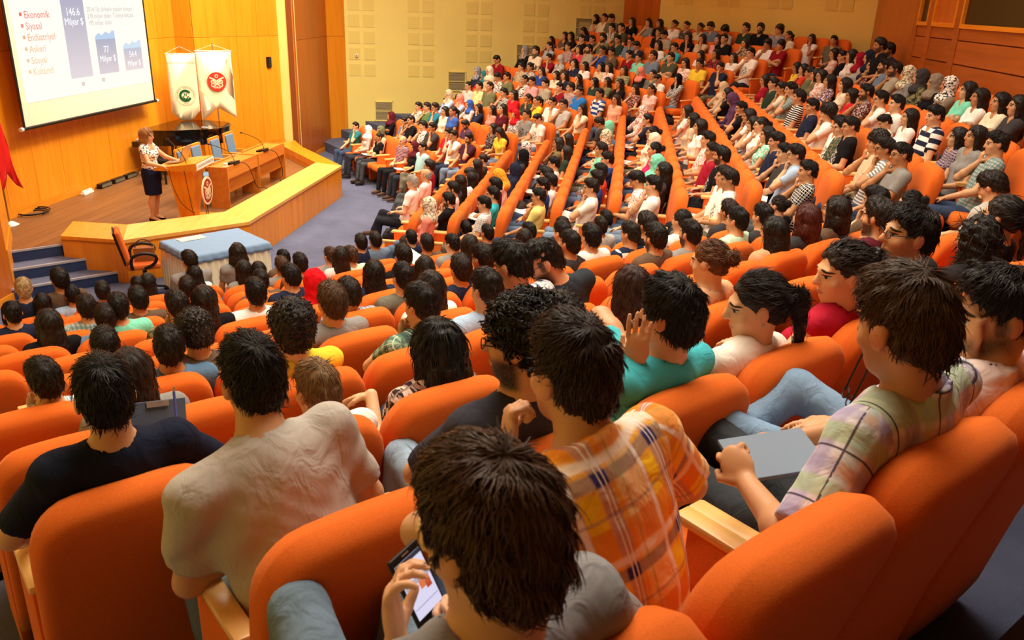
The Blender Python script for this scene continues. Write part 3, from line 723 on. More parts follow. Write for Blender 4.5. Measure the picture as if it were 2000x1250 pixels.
def knot_emblem(R_, parent, M0, mat_bg, mat_fg):
    disc('emblem_disc', R_, 0.0, mat_bg, parent, M0)
    mb = MB(); w_ = R_ * 0.12; z = 0.005
    tube_shape(mb, circ(0, R_ * 0.58, R_ * 0.15), w_ * 0.7, z)
    for s in (-1, 1):
        tube_shape(mb, [(s * R_ * 0.72, R_ * 0.42), (s * R_ * 0.40, R_ * 0.30), (s * R_ * 0.12, R_ * 0.14), (-s * R_ * 0.1, -R_ * 0.02)], w_ * 1.1, z)
        for cy in (-0.02, -0.36): tube_shape(mb, circ(s * R_ * 0.38, R_ * cy, R_ * 0.2), w_, z)
        tube_shape(mb, [(s * R_ * 0.45, R_ * 0.12), (-s * R_ * 0.40, -R_ * 0.54)], w_, z)
        tube_shape(mb, circ(s * R_ * 0.17, -R_ * 0.52, R_ * 0.16, 10, 180, 360), w_, z)
    o = mb.done('emblem_figure', mat_fg, parent); o.matrix_local = M0
def cloth_banner(name, poly, x, parent, amp=0.01, tails=()):
    """triangulated hanging cloth with soft folds"""
    bm = bmesh.new(); vs = [bm.verts.new((0, p[0], p[1])) for p in poly]; bm.faces.new(vs)
    bmesh.ops.triangulate(bm, faces=bm.faces); 
    for _ in range(4): bmesh.ops.subdivide_edges(bm, edges=[e for e in bm.edges if e.calc_length() > 0.09], cuts=1)
    for v in bm.verts: v.co.x = x + amp * math.sin(v.co.y * 9 + v.co.z * 3) + amp * 0.6 * math.sin(v.co.z * 7 - v.co.y * 4)
    me = bpy.data.meshes.new(name); bm.to_mesh(me); bm.free(); me.shade_smooth()
    o = mesh_obj(name, me, M['banner'], parent); md = o.modifiers.new('thickness', 'SOLIDIFY'); md.thickness = 0.004; return o
BR = math.radians(-57)
b1 = empty('banner', (-9.40, 18.08, STAGE), BR, 'cream pennant banner with a green round emblem on a stand', 'banner')
cloth_banner('banner_cloth', [(-0.30, 2.42), (0.30, 2.42), (0.30, 1.20), (0.12, 1.0), (-0.12, 1.0), (-0.30, 1.17)], 0.04, b1, 0.003)
MB().cyl((0.04, -0.31, 2.425), (0.04, 0.31, 2.425), 0.010).done('rod', M['white'], b1)
MB().cyl((0, 0, 0.02), (0, 0, 2.60), 0.012).cyl((0, 0, 0), (0, 0, 0.03), 0.16, 0.14, 20).done('stand', M['metal'], b1)
curve_tube('cord', [(0.04, -0.30, 2.43), (0.02, -0.06, 2.55), (0, 0, 2.57), (0.02, 0.06, 2.55), (0.04, 0.30, 2.43)], 0.003, M['white'], b1)
E1 = fx(0.052, 0.02, 1.53)
merged_text('emblem_lettering', ring_text('ÇUKUROVA ÜNİVERSİTESİ', 0.158, 0.042, 200, -20) + ring_text('1973', 0.185, 0.04, 252, 288, True), grn, b1, E1)
merged_text('lettering', [('ÇUKUROVA ÜNİVERSİTESİ', 0.048, Matrix())], ink, b1, fx(0.048, 0.0, 2.215))
mb = MB(); tube_shape(mb, circ(0, 0, 0.205, 40), 0.004, 0.001)
tube_shape(mb, circ(0, 0, 0.108, 24, 40, 330), 0.048, 0.002)
for q in (-1, 1): tube_shape(mb, [(q * 0.018, 0.05), (q * 0.018, 0.0)], 0.018, 0.003); tube_shape(mb, [(q * 0.058, -0.015), (q * 0.034, -0.055), (0, -0.075)], 0.026, 0.003)
o = mb.done('emblem_ring', grn, b1); o.matrix_local = E1; o['kind'] = 'stuff'
b2 = empty('banner', (-8.95, 18.73, STAGE), BR, 'cream swallow-tailed satin banner with a red round emblem on a stand', 'banner')
cloth_banner('banner_cloth', [(-0.385, 2.46), (0.385, 2.46), (0.39, 1.7), (0.40, 0.97), (0.0, 1.22), (-0.37, 0.92), (-0.38, 1.7)], 0.04, b2, 0.006)
MB().cyl((0.04, -0.395, 2.465), (0.04, 0.395, 2.465), 0.010).done('rod', M['white'], b2)
MB().cyl((0, 0, 0.02), (0, 0, 2.64), 0.012).cyl((0, 0, 0), (0, 0, 0.03), 0.16, 0.14, 20).done('stand', M['metal'], b2)
curve_tube('cord', [(0.04, -0.38, 2.47), (0.02, -0.06, 2.58), (0, 0, 2.60), (0.02, 0.06, 2.58), (0.04, 0.38, 2.47)], 0.003, M['white'], b2)
E2 = fx(0.064, 0.02, 1.80)
knot_emblem(0.208, b2, E2, red, M['banner'])
merged_text('emblem_lettering', ring_text('ÇUKUROVA ÜNİVERSİTESİ', 0.228, 0.042, 185, -5) + ring_text('FAKÜLTESİ', 0.262, 0.042, 225, 315, True), ink, b2, E2)
# red flag on its pole at the near end of the stage
fl = empty('red_flag', (-9.76, 12.42, STAGE), 0, 'red flag hanging on a pole at the near stage wall', 'flag')
M['flag'] = plain('red_flag_cloth', 'c8140e', 0.6)
o = cloth_banner('flag_cloth', [(-0.55, 2.9), (0.02, 2.9), (0.12, 1.9), (0.24, 1.15), (0.42, 0.52), (0.30, 0.60), (0.13, 0.83), (-0.05, 0.62), (-0.3, 0.5), (-0.5, 1.2)], 0.04, fl, 0.03)
o.data.materials.clear(); o.data.materials.append(M['flag'])
MB().cyl((0, -0.02, 0.02), (0, -0.02, 3.1), 0.014).ball((0, -0.02, 3.13), 0.03).done('pole', M['brass'], fl)
MB().cyl((0, -0.02, 0), (0, -0.02, 0.05), 0.14, 0.06, 20).done('pole_base', M['white'], fl)
# wall loudspeaker
sp = empty('wall_loudspeaker', (-8.72, 21.10, 2.62), math.radians(-18), 'small black loudspeaker fixed high on the honey wood wall', 'loudspeaker')
MB().box((0.10, 0, 0), (0.13, 0.14, 0.27), bev=0.02).done('cabinet', M['black'], sp)
MB().box((0.168, 0, 0), (0.01, 0.11, 0.23)).done('grille', plain('dark_grille', '26221c', 0.7), sp)
MB().cyl((0.0, 0, 0.03), (0.06, 0, 0.03), 0.02).done('bracket', M['metal'], sp)
# grand piano
pn = empty('grand_piano', (-9.0, 17.4, STAGE), 0, 'black lacquered grand piano standing closed behind the speaker', 'piano')
def spline(P, n=8):
    out = []
    for i in range(len(P) - 1):
        p0, p1, p2, p3 = P[max(i - 1, 0)], P[i], P[i + 1], P[min(i + 2, len(P) - 1)]
        for j in range(n):
            t = j / n
            out.append(tuple(0.5 * ((2 * p1[c]) + (-p0[c] + p2[c]) * t + (2 * p0[c] - 5 * p1[c] + 4 * p2[c] - p3[c]) * t * t + (-p0[c] + 3 * p1[c] - 3 * p2[c] + p3[c]) * t ** 3) for c in (0, 1)))
    return out + [P[-1]]
OUT = spline([(-0.64, -0.88), (-0.1, -0.82), (0.30, -0.55), (0.58, -0.35), (0.78, -0.05), (0.72, 0.45), (0.45, 0.78)], 6) + [(0.2, 0.82), (-0.64, 0.82)]
MB().prism(OUT, 0.66, 0.95).done('case', M['blackgloss'], pn)
MB().prism([(p[0] * 1.02, p[1] * 1.02) for p in OUT], 0.955, 0.985).done('lid', M['blackgloss'], pn)
MB().box((-0.76, -0.03, 0.66), (0.26, 1.64, 0.12), bev=0.01).done('key_bed', M['blackgloss'], pn)
MB().box((-0.78, -0.03, 0.735), (0.16, 1.40, 0.03)).done('keyboard', M['white'], pn)
for q in ((-0.5, -0.68), (-0.5, 0.66), (0.5, 0.2)):
    MB().cyl((*q, 0.06), (*q, 0.68), 0.045, 0.085, 8).ball((q[0], q[1], 0.04), 0.04).done('leg', M['blackgloss'], pn)
MB().box((-0.45, 0, 0.40), (0.04, 0.05, 0.55)).box((-0.45, 0.14, 0.40), (0.03, 0.03, 0.55)).box((-0.48, 0.07, 0.12), (0.16, 0.28, 0.05)).done('pedal_lyre', M['blackgloss'], pn)
MB().box((0.42, -0.15, 0.988), (0.14, 0.06, 0.004)).done('label_plate', M['white'], pn)
bn = empty('piano_bench', (-9.05, 16.15, STAGE), 0.2, 'black padded piano bench in front of the grand piano', 'bench')
MB().box((0, 0, 0.46), (0.36, 0.62, 0.10), bev=0.03).done('seat', M['black'], bn)
for sx in (-1, 1):
    for sy in (-1, 1): MB().cyl((sx * 0.13, sy * 0.26, 0), (sx * 0.13, sy * 0.26, 0.42), 0.022, 0.03).done('leg', M['blackgloss'], bn)
# lectern with laptop, microphone and emblem
lc = empty('lectern', (-7.05, 13.42, STAGE), 0.10, 'honey wood lectern tapering to its foot with a round emblem in front', 'lectern')
MB().prism([(-0.26, -0.36), (0.34, -0.36), (0.34, 0.36), (-0.26, 0.36)], 0, 0.05).done('base', M['wood'], lc)
V = [(-0.16, -0.14, 0.05), (0.06, -0.14, 0.05), (0.06, 0.14, 0.05), (-0.16, 0.14, 0.05), (-0.26, -0.26, 0.92), (0.18, -0.26, 0.92), (0.18, 0.26, 0.92), (-0.26, 0.26, 0.92)]
mesh_obj('column', pydata('column', V, [(0, 1, 2, 3), (4, 5, 6, 7), (0, 1, 5, 4), (1, 2, 6, 5), (2, 3, 7, 6), (3, 0, 4, 7)]), M['wood'], lc)
V = [(-0.42, -0.42, 0.93), (0.30, -0.42, 0.93), (0.30, 0.42, 0.93), (-0.42, 0.42, 0.93), (-0.42, -0.42, 0.97), (0.30, -0.42, 1.07), (0.30, 0.42, 1.07), (-0.42, 0.42, 0.97)]
mesh_obj('top', pydata('top', V, [(3, 2, 1, 0), (4, 5, 6, 7), (0, 1, 5, 4), (1, 2, 6, 5), (2, 3, 7, 6), (3, 0, 4, 7)]), M['wood_h'], lc)
MB().box((0.306, 0, 1.0), (0.012, 0.80, 0.10)).done('name_plate', M['white'], lc)
merged_text('lettering', [('ÇUKUROVA ÜNİVERSİTESİ', 0.058, Matrix())], ink, lc, fx(0.314, 0.0, 0.985))
G = Matrix.Translation((0.30, 0, 0.53)) @ FX
disc('emblem_rim', 0.24, -0.02, M['banner'], lc, G, 0.02); 
knot_emblem(0.205, lc, G, plain('brown_red_print', '96301a', 0.6), M['banner'])
MB().box((0.24, 0, 0.45), (0.02, 0.02, 0.86)).box((0.2, 0, 0.03), (0.12, 0.05, 0.02)).done('emblem_bracket', M['metal'], lc)
MB().box((0.26, -0.02, 0.40), (0.05, 0.06, 0.14)).done('socket_box', M['black'], lc)
curve_tube('cable', [(0.27, -0.02, 0.35), (0.29, -0.06, 0.2), (0.27, 0.02, 0.1), (0.28, -0.03, 0.0)], 0.006, M['black'], lc)
curve_tube('cable', [(-0.15, -0.43, 0.95), (-0.14, -0.44, 0.75), (0.0, -0.4, 0.3), (0.16, -0.3, 0.2)], 0.005, M['black'], lc)
curve_tube('cable', [(0.10, -0.43, 0.95), (0.11, -0.36, 0.6), (0.10, -0.25, 0.2), (0.1, -0.15, 0.02)], 0.005, M['black'], lc)
lp = empty('laptop', (-7.13, 13.42, STAGE + 1.008), 0.10, 'open grey laptop on the lectern facing the speaker', 'laptop')
MB().box((-0.10, 0, 0.015), (0.25, 0.36, 0.018), M=Matrix.Rotation(-0.135, 4, 'Y')).done('keyboard_base', M['metal'], lp)
MB().box((0.06, 0, 0.16), (0.012, 0.36, 0.25), M=Matrix.Rotation(0.32, 4, 'Y')).done('display', M['metal'], lp)
mi = empty('lectern_microphone', (-6.98, 13.16, STAGE + 1.01), 0.0, 'gooseneck microphone bent over the lectern towards the speaker', 'microphone')
curve_tube('gooseneck', [(0.05, 0, 0), (0.03, 0, 0.12), (-0.10, 0, 0.30), (-0.22, 0, 0.40)], 0.006, M['black'], mi)
MB().ball((-0.24, 0, 0.415), (0.03, 0.018, 0.018)).done('capsule', M['black'], mi); MB().cyl((0.05, 0, 0), (0.05, 0, 0.02), 0.03).done('foot', M['black'], mi)
# two-part conference desk
dk = empty('conference_desk', (-6.95, 15.7, STAGE), 0, 'long conference desk of two veneered units facing the audience', 'desk')
for s, (ya, yb) in enumerate(((-1.40, -0.02), (0.02, 1.40))):
    MB().box((-0.06, (ya + yb) / 2, 0.735), (0.44, yb - ya, 0.03)).done('desk_top', M['desk'], dk)
    for y in (ya + 0.012, yb - 0.012): MB().box((0, y, 0.38), (0.36, 0.026, 0.76)).done('end_panel', M['desk'], dk)
    MB().box((0.165, (ya + yb) / 2, 0.655), (0.025, yb - ya - 0.05, 0.23)).done('apron', M['desk'], dk)
    MB().box((0.10, (ya + yb) / 2, 0.40), (0.025, yb - ya - 0.05, 0.27)).done('modesty_panel', M['desk'], dk)
    MB().box((-0.22, (ya + yb) / 2, 0.76), (0.05, yb - ya - 0.3, 0.03)).done('ledge', M['desk'], dk)
blue = plain('pale_blue_upholstery', '66809a', 0.8)
for i, y in enumerate((14.42, 14.95, 15.75, 16.42)):
    c = empty('panel_chair', (-7.42, y, STAGE), 0.0, ['pale blue wooden armchair at the desk beside the lectern', 'pale blue wooden armchair behind the nearer desk microphone', 'pale blue wooden armchair at the joint of the desk', 'pale blue wooden armchair behind the farther desk microphone'][i], 'chair', 'blue chairs behind the conference desk')
    MB().box((0, 0, 0.45), (0.44, 0.44, 0.07), bev=0.02).done('seat', blue, c)
    MB().box((-0.22, 0, 0.78), (0.04, 0.34, 0.46), M=Matrix.Rotation(-0.15, 4, 'Y'), bev=0.02).done('backrest', blue, c)
    for s in (-1, 1):
        MB().cyl((-0.19, s * 0.21, 0), (-0.27, s * 0.21, 1.04), 0.022).done('back_post', M['wood'], c)
        MB().cyl((0.2, s * 0.21, 0), (0.2, s * 0.21, 0.66), 0.02).done('leg', M['wood'], c)
        MB().box((-0.01, s * 0.215, 0.665), (0.46, 0.045, 0.03)).done('arm', M['wood'], c)
    MB().prism([(-0.29, -0.2), (-0.25, -0.2), (-0.25, 0.2), (-0.29, 0.2)], 1.0, 1.05).done('crest_rail', M['wood'], c)
for i, (y, l) in enumerate(((14.72, 'black gooseneck microphone on the nearer half of the desk'), (16.12, 'black gooseneck microphone on the farther half of the desk'))):
    m_ = empty('desk_microphone', (-6.84, y, STAGE + 0.751), 0, l, 'microphone', 'microphones on the conference desk')
    MB().prism([(-0.09, -0.12), (0.08, -0.12), (0.08, 0.12), (-0.09, 0.12)], 0, 0.05, None, [0.03, 0.06, 0.06, 0.03]).done('console', M['black'], m_)
    curve_tube('gooseneck', [(0.03, 0.0, 0.05), (0.02, -0.03, 0.2), (-0.14, -0.2, 0.34), (-0.24, -0.33, 0.40)], 0.006, M['black'], m_)
    MB().ball((-0.26, -0.355, 0.41), (0.028, 0.028, 0.018)).done('capsule', M['black'], m_)
    o = curve_tube('cable', [(0.06, 0.12, 0.02), (0.2, 0.16, 0.01), (0.28, 0.18, -0.2), (0.23, 0.45, -0.55), (0.23, 0.9 if i == 0 else 0.1, -0.6), (0.34, 1.0 if i == 0 else 0.35, -0.745)], 0.007, M['black'], m_)
cp = empty('paper_cup', (-6.86, 14.46, STAGE + 0.751), 0, 'small white cup at the near end of the conference desk', 'cup')
MB().cyl((0, 0, 0), (0, 0, 0.06), 0.025, 0.036, 16).done('cup', M['white'], cp); MB().cyl((0, 0, 0), (0, 0, 0.006), 0.05, 0.055, 16).done('saucer', M['white'], cp)
# power strips, cable and box lights along the foot of the stage wall
for i, (y, L, l) in enumerate(((14.75, 0.34, 'white power strip at the stage wall left of the black lamps'), (16.9, 0.40, 'white power strip at the stage wall by the piano'))):
    s_ = empty('power_strip', (-9.86, y, STAGE), 0.06, l, 'power strip', 'white power strips at the wall')
    MB().box((0, 0, 0.025), (0.09, L, 0.05), bev=0.008).done('housing', M['white'], s_)
    for j in range(5): MB().box((0, (j - 2) * L / 5.3, 0.06), (0.05, 0.045, 0.05), bev=0.006).done('plug', M['white'], s_)
for i, (y, l) in enumerate(((15.38, 'first black floor lamp bar beside the power strip'), (15.86, 'middle black floor lamp bar at the stage wall'), (16.32, 'last black floor lamp bar nearest the piano'))):
    s_ = empty('floor_light', (-9.88, y, STAGE), 0.0, l, 'lamp', 'black lamp bars at the wall')
    MB().box((0, 0, 0.05), (0.10, 0.40, 0.09), bev=0.008).done('housing', M['black'], s_)
    MB().box((0.052, 0, 0.05), (0.006, 0.34, 0.06)).done('lens', plain('lamp_lens', '6a6250', 0.2), s_)
tag(curve_tube('floor_cable', [(-9.85 + 0.16 * math.cos(a * 0.7) * (1 + 0.03 * a), 13.15 + 0.22 * math.sin(a * 0.7) * (1 + 0.02 * a), STAGE + 0.012 + 0.002 * a) for a in range(22)] + [(-9.95, 13.45, STAGE + 0.02)], 0.012, M['black']), 'coil of black cable lying on the stage boards by the flag', 'cable')
# cloth-covered table with a sheet of paper, and a swivel chair with a bag below the stage
A, B, C_, D_ = (-6.57, 11.50), (-5.77, 12.48), (-5.00, 11.70), (-5.94, 10.73)
tb = empty('table', ((A[0] + C_[0]) / 2, (A[1] + C_[1]) / 2, 0), math.atan2(B[1] - A[1], B[0] - A[0]), 'folding table under a white pleated skirt below the stage', 'table')
MB().box((0, 0, 0.71), (1.24, 1.02, 0.03)).done('tabletop', M['white'], tb)
for sx in (-1, 1):
    for sy in (-1, 1): MB().cyl((sx * 0.55, sy * 0.44, 0), (sx * 0.55, sy * 0.44, 0.70), 0.02).done('leg', M['metal'], tb)
pts = []
per = [(-0.62, -0.51), (0.62, -0.51), (0.62, 0.51), (-0.62, 0.51), (-0.62, -0.51)]
for a, b in zip(per, per[1:]):
    L = math.dist(a, b); n = int(L / 0.016)
    for i in range(n): pts.append((a[0] + (b[0] - a[0]) * i / n, a[1] + (b[1] - a[1]) * i / n, (b[1] - a[1]) / L, -(b[0] - a[0]) / L))
V = []; n = len(pts)
for z, am in ((0.70, 0.004), (0.4, 0.018), (0.02, 0.026)):
    for i, p in enumerate(pts):
        wv = am * math.sin(i * 1.05) + 0.01; V.append((p[0] + p[2] * wv, p[1] + p[3] * wv, z))
F_ = [(r * n + i, r * n + (i + 1) % n, (r + 1) * n + (i + 1) % n, (r + 1) * n + i) for r in (0, 1) for i in range(n)]
mesh_obj('pleated_skirt', pydata('pleated_skirt', V, F_), plain('cream_pleats', 'f0e4c4', 0.8), tb, True)
bm = bmesh.new(); bmesh.ops.create_grid(bm, x_segments=40, y_segments=34, size=1.0)
for v in bm.verts:
    X_, Y_ = v.co.x * 0.74, v.co.y * 0.63; ox, oy = max(0, abs(X_) - 0.635), max(0, abs(Y_) - 0.525)
    d = math.hypot(ox, oy); z = 0.735 - d * 1.05
    cx = math.copysign(min(abs(X_), 0.635 + ox * 0.22), X_); cy = math.copysign(min(abs(Y_), 0.525 + oy * 0.22), Y_)
    wv = 0.010 * math.sin(X_ * 38 + Y_ * 31) * min(1, d * 14)
    v.co = (cx + wv * (ox > 0), cy + wv * (oy > 0), z + 0.002 * math.sin(X_ * 21) * math.sin(Y_ * 17))
me = bpy.data.meshes.new('tablecloth'); bm.to_mesh(me); bm.free(); me.shade_smooth()
o = mesh_obj('tablecloth', me, plain('pale_blue_cloth', '7a98ba', 0.75)); o.location = tb.location; o.rotation_euler = tb.rotation_euler
o.modifiers.new('t', 'SOLIDIFY').thickness = 0.003
tag(o, 'pale blue cloth laid over the skirted table', 'tablecloth')
o = MB().box((-6.20, 11.66, 0.742), (0.20, 0.40, 0.004), math.radians(-38)).done('paper_sheet', plain('cream_paper', 'efe6c0', 0.8)); tag(o, 'cream sheet of paper lying on the pale blue tablecloth', 'paper')
oc = empty('swivel_chair', (-6.74, 11.18, 0), math.radians(32), 'orange swivel office chair with black arms beside the skirted table', 'chair')
MB().box((0, 0, 0.45), (0.46, 0.46, 0.09), bev=0.035).done('seat', M['orange'] if 'orange' in M else plain('orange_seat', 'd2601c', 0.8), oc)
MB().box((-0.26, 0, 0.76), (0.07, 0.42, 0.50), M=Matrix.Rotation(-0.22, 4, 'Y'), bev=0.03).done('backrest', plain('orange_back', 'd2601c', 0.8), oc)
MB().box((-0.305, 0, 0.74), (0.025, 0.42, 0.52), M=Matrix.Rotation(-0.22, 4, 'Y'), bev=0.01).done('back_shell', M['black'], oc)
for s in (-1, 1): curve_tube('armrest', [(-0.16, s * 0.24, 0.44), (-0.2, s * 0.29, 0.62), (-0.02, s * 0.29, 0.70), (0.2, s * 0.29, 0.64), (0.14, s * 0.26, 0.48), (0.0, s * 0.24, 0.44)], 0.024, M['black'], oc)
MB().cyl((0, 0, 0.08), (0, 0, 0.42), 0.03).done('column', M['black'], oc)
for i in range(5):
    a = i * 1.2566; MB().cyl((0, 0, 0.10), (0.27 * math.cos(a), 0.27 * math.sin(a), 0.06), 0.025, 0.016).ball((0.27 * math.cos(a), 0.27 * math.sin(a), 0.03), 0.03).done('foot', M['black'], oc)
bg = empty('handbag', (-6.72, 11.2, 0.497), 0.4, 'brown leather handbag standing on the swivel chair', 'bag')
MB().prism([(-0.14, -0.06), (0.14, -0.06), (0.14, 0.06), (-0.14, 0.06)], 0, 0.2).done('bag_body', plain('brown_leather', '8a5226', 0.5), bg)
curve_tube('strap', [(-0.12, 0, 0.2), (-0.1, 0, 0.32), (0.1, 0, 0.32), (0.12, 0, 0.2)], 0.008, plain('dark_strap', '4a2a14', 0.5), bg)

ws = empty('wall_sensor', (-7.38, 24.68, 2.62), 0, 'small round white sensor on the cream wall beside the honey wood column', 'sensor')
MB().cyl((0, 0.03, 0), (0, -0.03, 0), 0.045, 0.04, 16).done('sensor_body', M['white'], ws); MB().cyl((0, -0.03, 0), (0, -0.038, 0), 0.022, 0.02, 12).done('lens', M['metal'], ws)

# ---------------------------------------------------------------- theatre seats
def fabric(name, c):
    m, nt, b = nmat(name); tc = N(nt, 'ShaderNodeTexCoord')
    n = N(nt, 'ShaderNodeTexNoise'); n.inputs['Scale'].default_value = 260; n.inputs['Detail'].default_value = 2
    nt.links.new(tc.outputs['Object'], n.inputs['Vector'])
    c = lin(c); r = ramp(nt, n.outputs['Fac'], [(0.3, tuple(x * 0.9 for x in c)), (0.7, tuple(min(1, x * 1.08) for x in c))])
    nt.links.new(r.outputs[0], b.inputs['Base Color']); b.inputs['Roughness'].default_value = 0.85; b.inputs['Specular IOR Level'].default_value = 0.15
    b.inputs['Sheen Weight'].default_value = 0.15; b.inputs['Sheen Tint'].default_value = (1, 0.6, 0.3, 1)
    bp = N(nt, 'ShaderNodeBump'); bp.inputs['Strength'].default_value = 0.25; bp.inputs['Distance'].default_value = 0.002
    nt.links.new(n.outputs['Fac'], bp.inputs['Height']); nt.links.new(bp.outputs[0], b.inputs['Normal'])
    return m
M['orange'] = fabric('orange_wool', 'df6a22')
def back_mesh(W=0.562, H=0.90):
    """upholstered back: rounded outline with a rolled top, leaning back; local y=0 is the rear of the top edge"""
    nx, nz = 13, 14; V = []; Fc = []
    z0 = 0.14; zt = 1.0
    def outline(u):                       # top edge height for u in -1..1 with large corner radius
        r = 0.46; a = max(0.0, abs(u) - (1 - r)) / r
        return zt - 0.015 * u * u - 0.165 * (1 - math.sqrt(max(0, 1 - a * a)))
    us = [-1, -0.99, -0.965, -0.93, -0.88, -0.82, -0.74, -0.64, -0.5, -0.25, 0.0, 0.25, 0.5, 0.64, 0.74, 0.82, 0.88, 0.93, 0.965, 0.99, 1]
    vs = [0, 0.15, 0.35, 0.55, 0.7, 0.8, 0.88, 0.94, 0.975, 1.0]
    def pt(u, v, side):
        top = outline(u); z = z0 + (top - z0) * v
        x = u * W / 2
        edge = max(0, (abs(u) - 0.86) / 0.14); bulge = math.sqrt(max(0, 1 - edge ** 2)) ; tv = max(0, (v - 0.90) / 0.10); rt = math.sqrt(max(0, 1 - tv ** 2))
        th = (0.035 + 0.036 * min(1, max(0, (z - 0.45) / 0.45))) * (0.25 + 0.75 * bulge * 1) * rt
        lean = 0.020 + 0.16 * (1.0 - z) / 0.86
        y = lean + side * th - (0.012 * (1 - u * u) if side < 0 else -0.01 * (1 - u * u))
        return (x, y, z)
    n, m = len(us), len(vs)
    for side in (-1, 1):
        for v in vs:
            for u in us: V.append(pt(u, v, side))
    o = n * m
    for i in range(m - 1):
        for j in range(n - 1):
            a = i * n + j; Fc.append((a, a + 1, a + n + 1, a + n)); Fc.append((o + a, o + a + n, o + a + n + 1, o + a + 1))
    for j in range(n - 1):
        a = (m - 1) * n + j; Fc.append((a, a + 1, o + a + 1, o + a)); Fc.append((j, o + j, o + j + 1, j + 1))
    for i in range(m - 1):
        a = i * n; Fc.append((a, a + n, o + a + n, o + a)); a = i * n + n - 1; Fc.append((a, o + a, o + a + n, a + n))
    me = pydata('backrest', V, Fc); b = bmesh.new(); b.from_mesh(me); bmesh.ops.recalc_face_normals(b, faces=b.faces); b.to_mesh(me); b.free()
    me.shade_smooth(); return me
def make_seat():
    r = empty('theatre_seat')
    mesh_obj('backrest', back_mesh(), M['orange'], r, True)
    sub = MB().box((0, 0.44, 0.40), (0.47, 0.48, 0.13), M=Matrix.Rotation(0.06, 4, 'X'), bev=0.045).done('seat_cushion', M['orange'], r, 0.9)
    for s in (-1, 1):
        MB().box((s * 0.262, 0.33, 0.33), (0.050, 0.30, 0.60), bev=0.012).done('side_panel', M['orange'], r, 0.6)
        MB().box((s * 0.262, 0.345, 0.640), (0.062, 0.35, 0.030), bev=0.01).done('armrest', M['wood_arm'], r, 0.6)
    MB().box((0, 0.30, 0.10), (0.48, 0.10, 0.2)).done('seat_base', M['black'], r)
    return r
SHIFT = {'N': 0.0, 'M': 0.18, 'F': 0.06}; TALL = {'N': 1.0, 'M': 1.16, 'F': 1.11}
SEATROWS = [('F', 0, 16.37, 8, 0.54), ('F', 1, 15.65, 8, 0.54), ('F', 2, 15.29, 9, 0.54), ('F', 3, 14.94, 9, 0.54), ('F', 4, 14.6, 10, 0.54), ('F', 5, 14.34, 12, 0.54), ('F', 6, 13.97, 13, 0.54), ('F', 7, 13.73, 13, 0.54), ('F', 8, 13.46, 13, 0.54), ('F', 9, 13.21, 16, 0.54), ('F', 10, 12.93, 15, 0.54), ('F', 11, 12.25, 17, 0.54), ('M', 0, 12.07, 9, 0.6), ('M', 1, 11.38, 10, 0.6), ('M', 2, 10.98, 11, 0.6), ('M', 3, 10.78, 12, 0.6), ('M', 4, 10.35, 14, 0.6), ('M', 5, 9.64, 15, 0.6), ('M', 6, 9.29, 16, 0.6), ('M', 7, 8.96, 17, 0.6), ('M', 8, 8.41, 18, 0.6), ('M', 9, 8.12, 19, 0.6), ('M', 10, 7.73, 19, 0.6), ('N', 0, 0.39, 8, 0.572), ('N', 1, 0.09, 9, 0.572), ('N', 2, 0.42, 9, 0.572), ('N', 3, 0.2, 10, 0.572), ('N', 4, 0.43, 10, 0.572), ('N', 5, 0.03, 11, 0.572), ('N', 6, 0.48, 11, 0.572), ('N', 7, 0.1, 12, 0.56), ('N', 8, 0.15, 14, 0.5), ('N', 9, 0.16, 13, 0.56), ('N', 10, 0.49, 13, 0.572), ('N', 11, 0.4, 13, 0.572), ('N', 12, 0.22, 14, 0.572)]
SECT = {'N': 'near', 'M': 'middle', 'F': 'far'}
ORD = ['front', 'second', 'third', 'fourth', 'fifth', 'sixth', 'seventh', 'eighth', 'ninth', 'tenth', 'eleventh', 'twelfth', 'thirteenth', 'fourteenth', 'fifteenth', 'sixteenth', 'seventeenth', 'eighteenth', 'nineteenth', 'twentieth']
def to_px(P):
    c = RC.T @ (np.asarray(P, float) - np.array([0, 0, ZC])); return 1000 + F_PX * c[0] / c[2], 625 + F_PX * c[1] / c[2], c[2]
def seat_frame(b, k, a):
    p0, t, n, fl = rowgeo(b, k); q = p0 + t * a
    return q, math.atan2(n[1], n[0]) - math.pi / 2, fl
seats = []
for b, k, a0, n, pit in SEATROWS:
    for j in range(n):
        q, rz, fl = seat_frame(b, k, a0 + (j + 0.5) * pit)
        x_, y_, z_ = to_px((q[0], q[1], fl + 0.8))
        if z_ > 0.15 and -150 < x_ < 2150 and y_ < 1250 + 500 / z_: nf = rowgeo(b, k)[2]; q = q - nf * SHIFT[b]; seats.append((z_, b, k, j, q, rz, fl, pit))
seats.sort(key=lambda s: s[0])
proto = make_seat()
pk = list(proto.children)
def row_words(b, k):
    return '%s row of %s block' % (ORD[k], SECT[b])
for i, (z_, b, k, j, q, rz, fl, pit) in enumerate(seats[:300]):
    if i == 0: r = proto
    else:
        r = proto.copy(); COL.objects.link(r)
        for c in pk:
            d = c.copy(); COL.objects.link(d); d.parent = r
    r.location = (q[0], q[1], fl); r.rotation_euler = (0, 0, rz); r.scale = (pit / 0.575, 1, TALL[b])
    e_ = {'N': 'aisle', 'M': 'aisle', 'F': 'aisle'}[b]
    tag(r, 'orange theatre seat, %s from the %s in the %s' % (ORD[j] if j else 'first', e_, row_words(b, k)), 'seat', 'orange theatre seats')
rest = seats[300:]
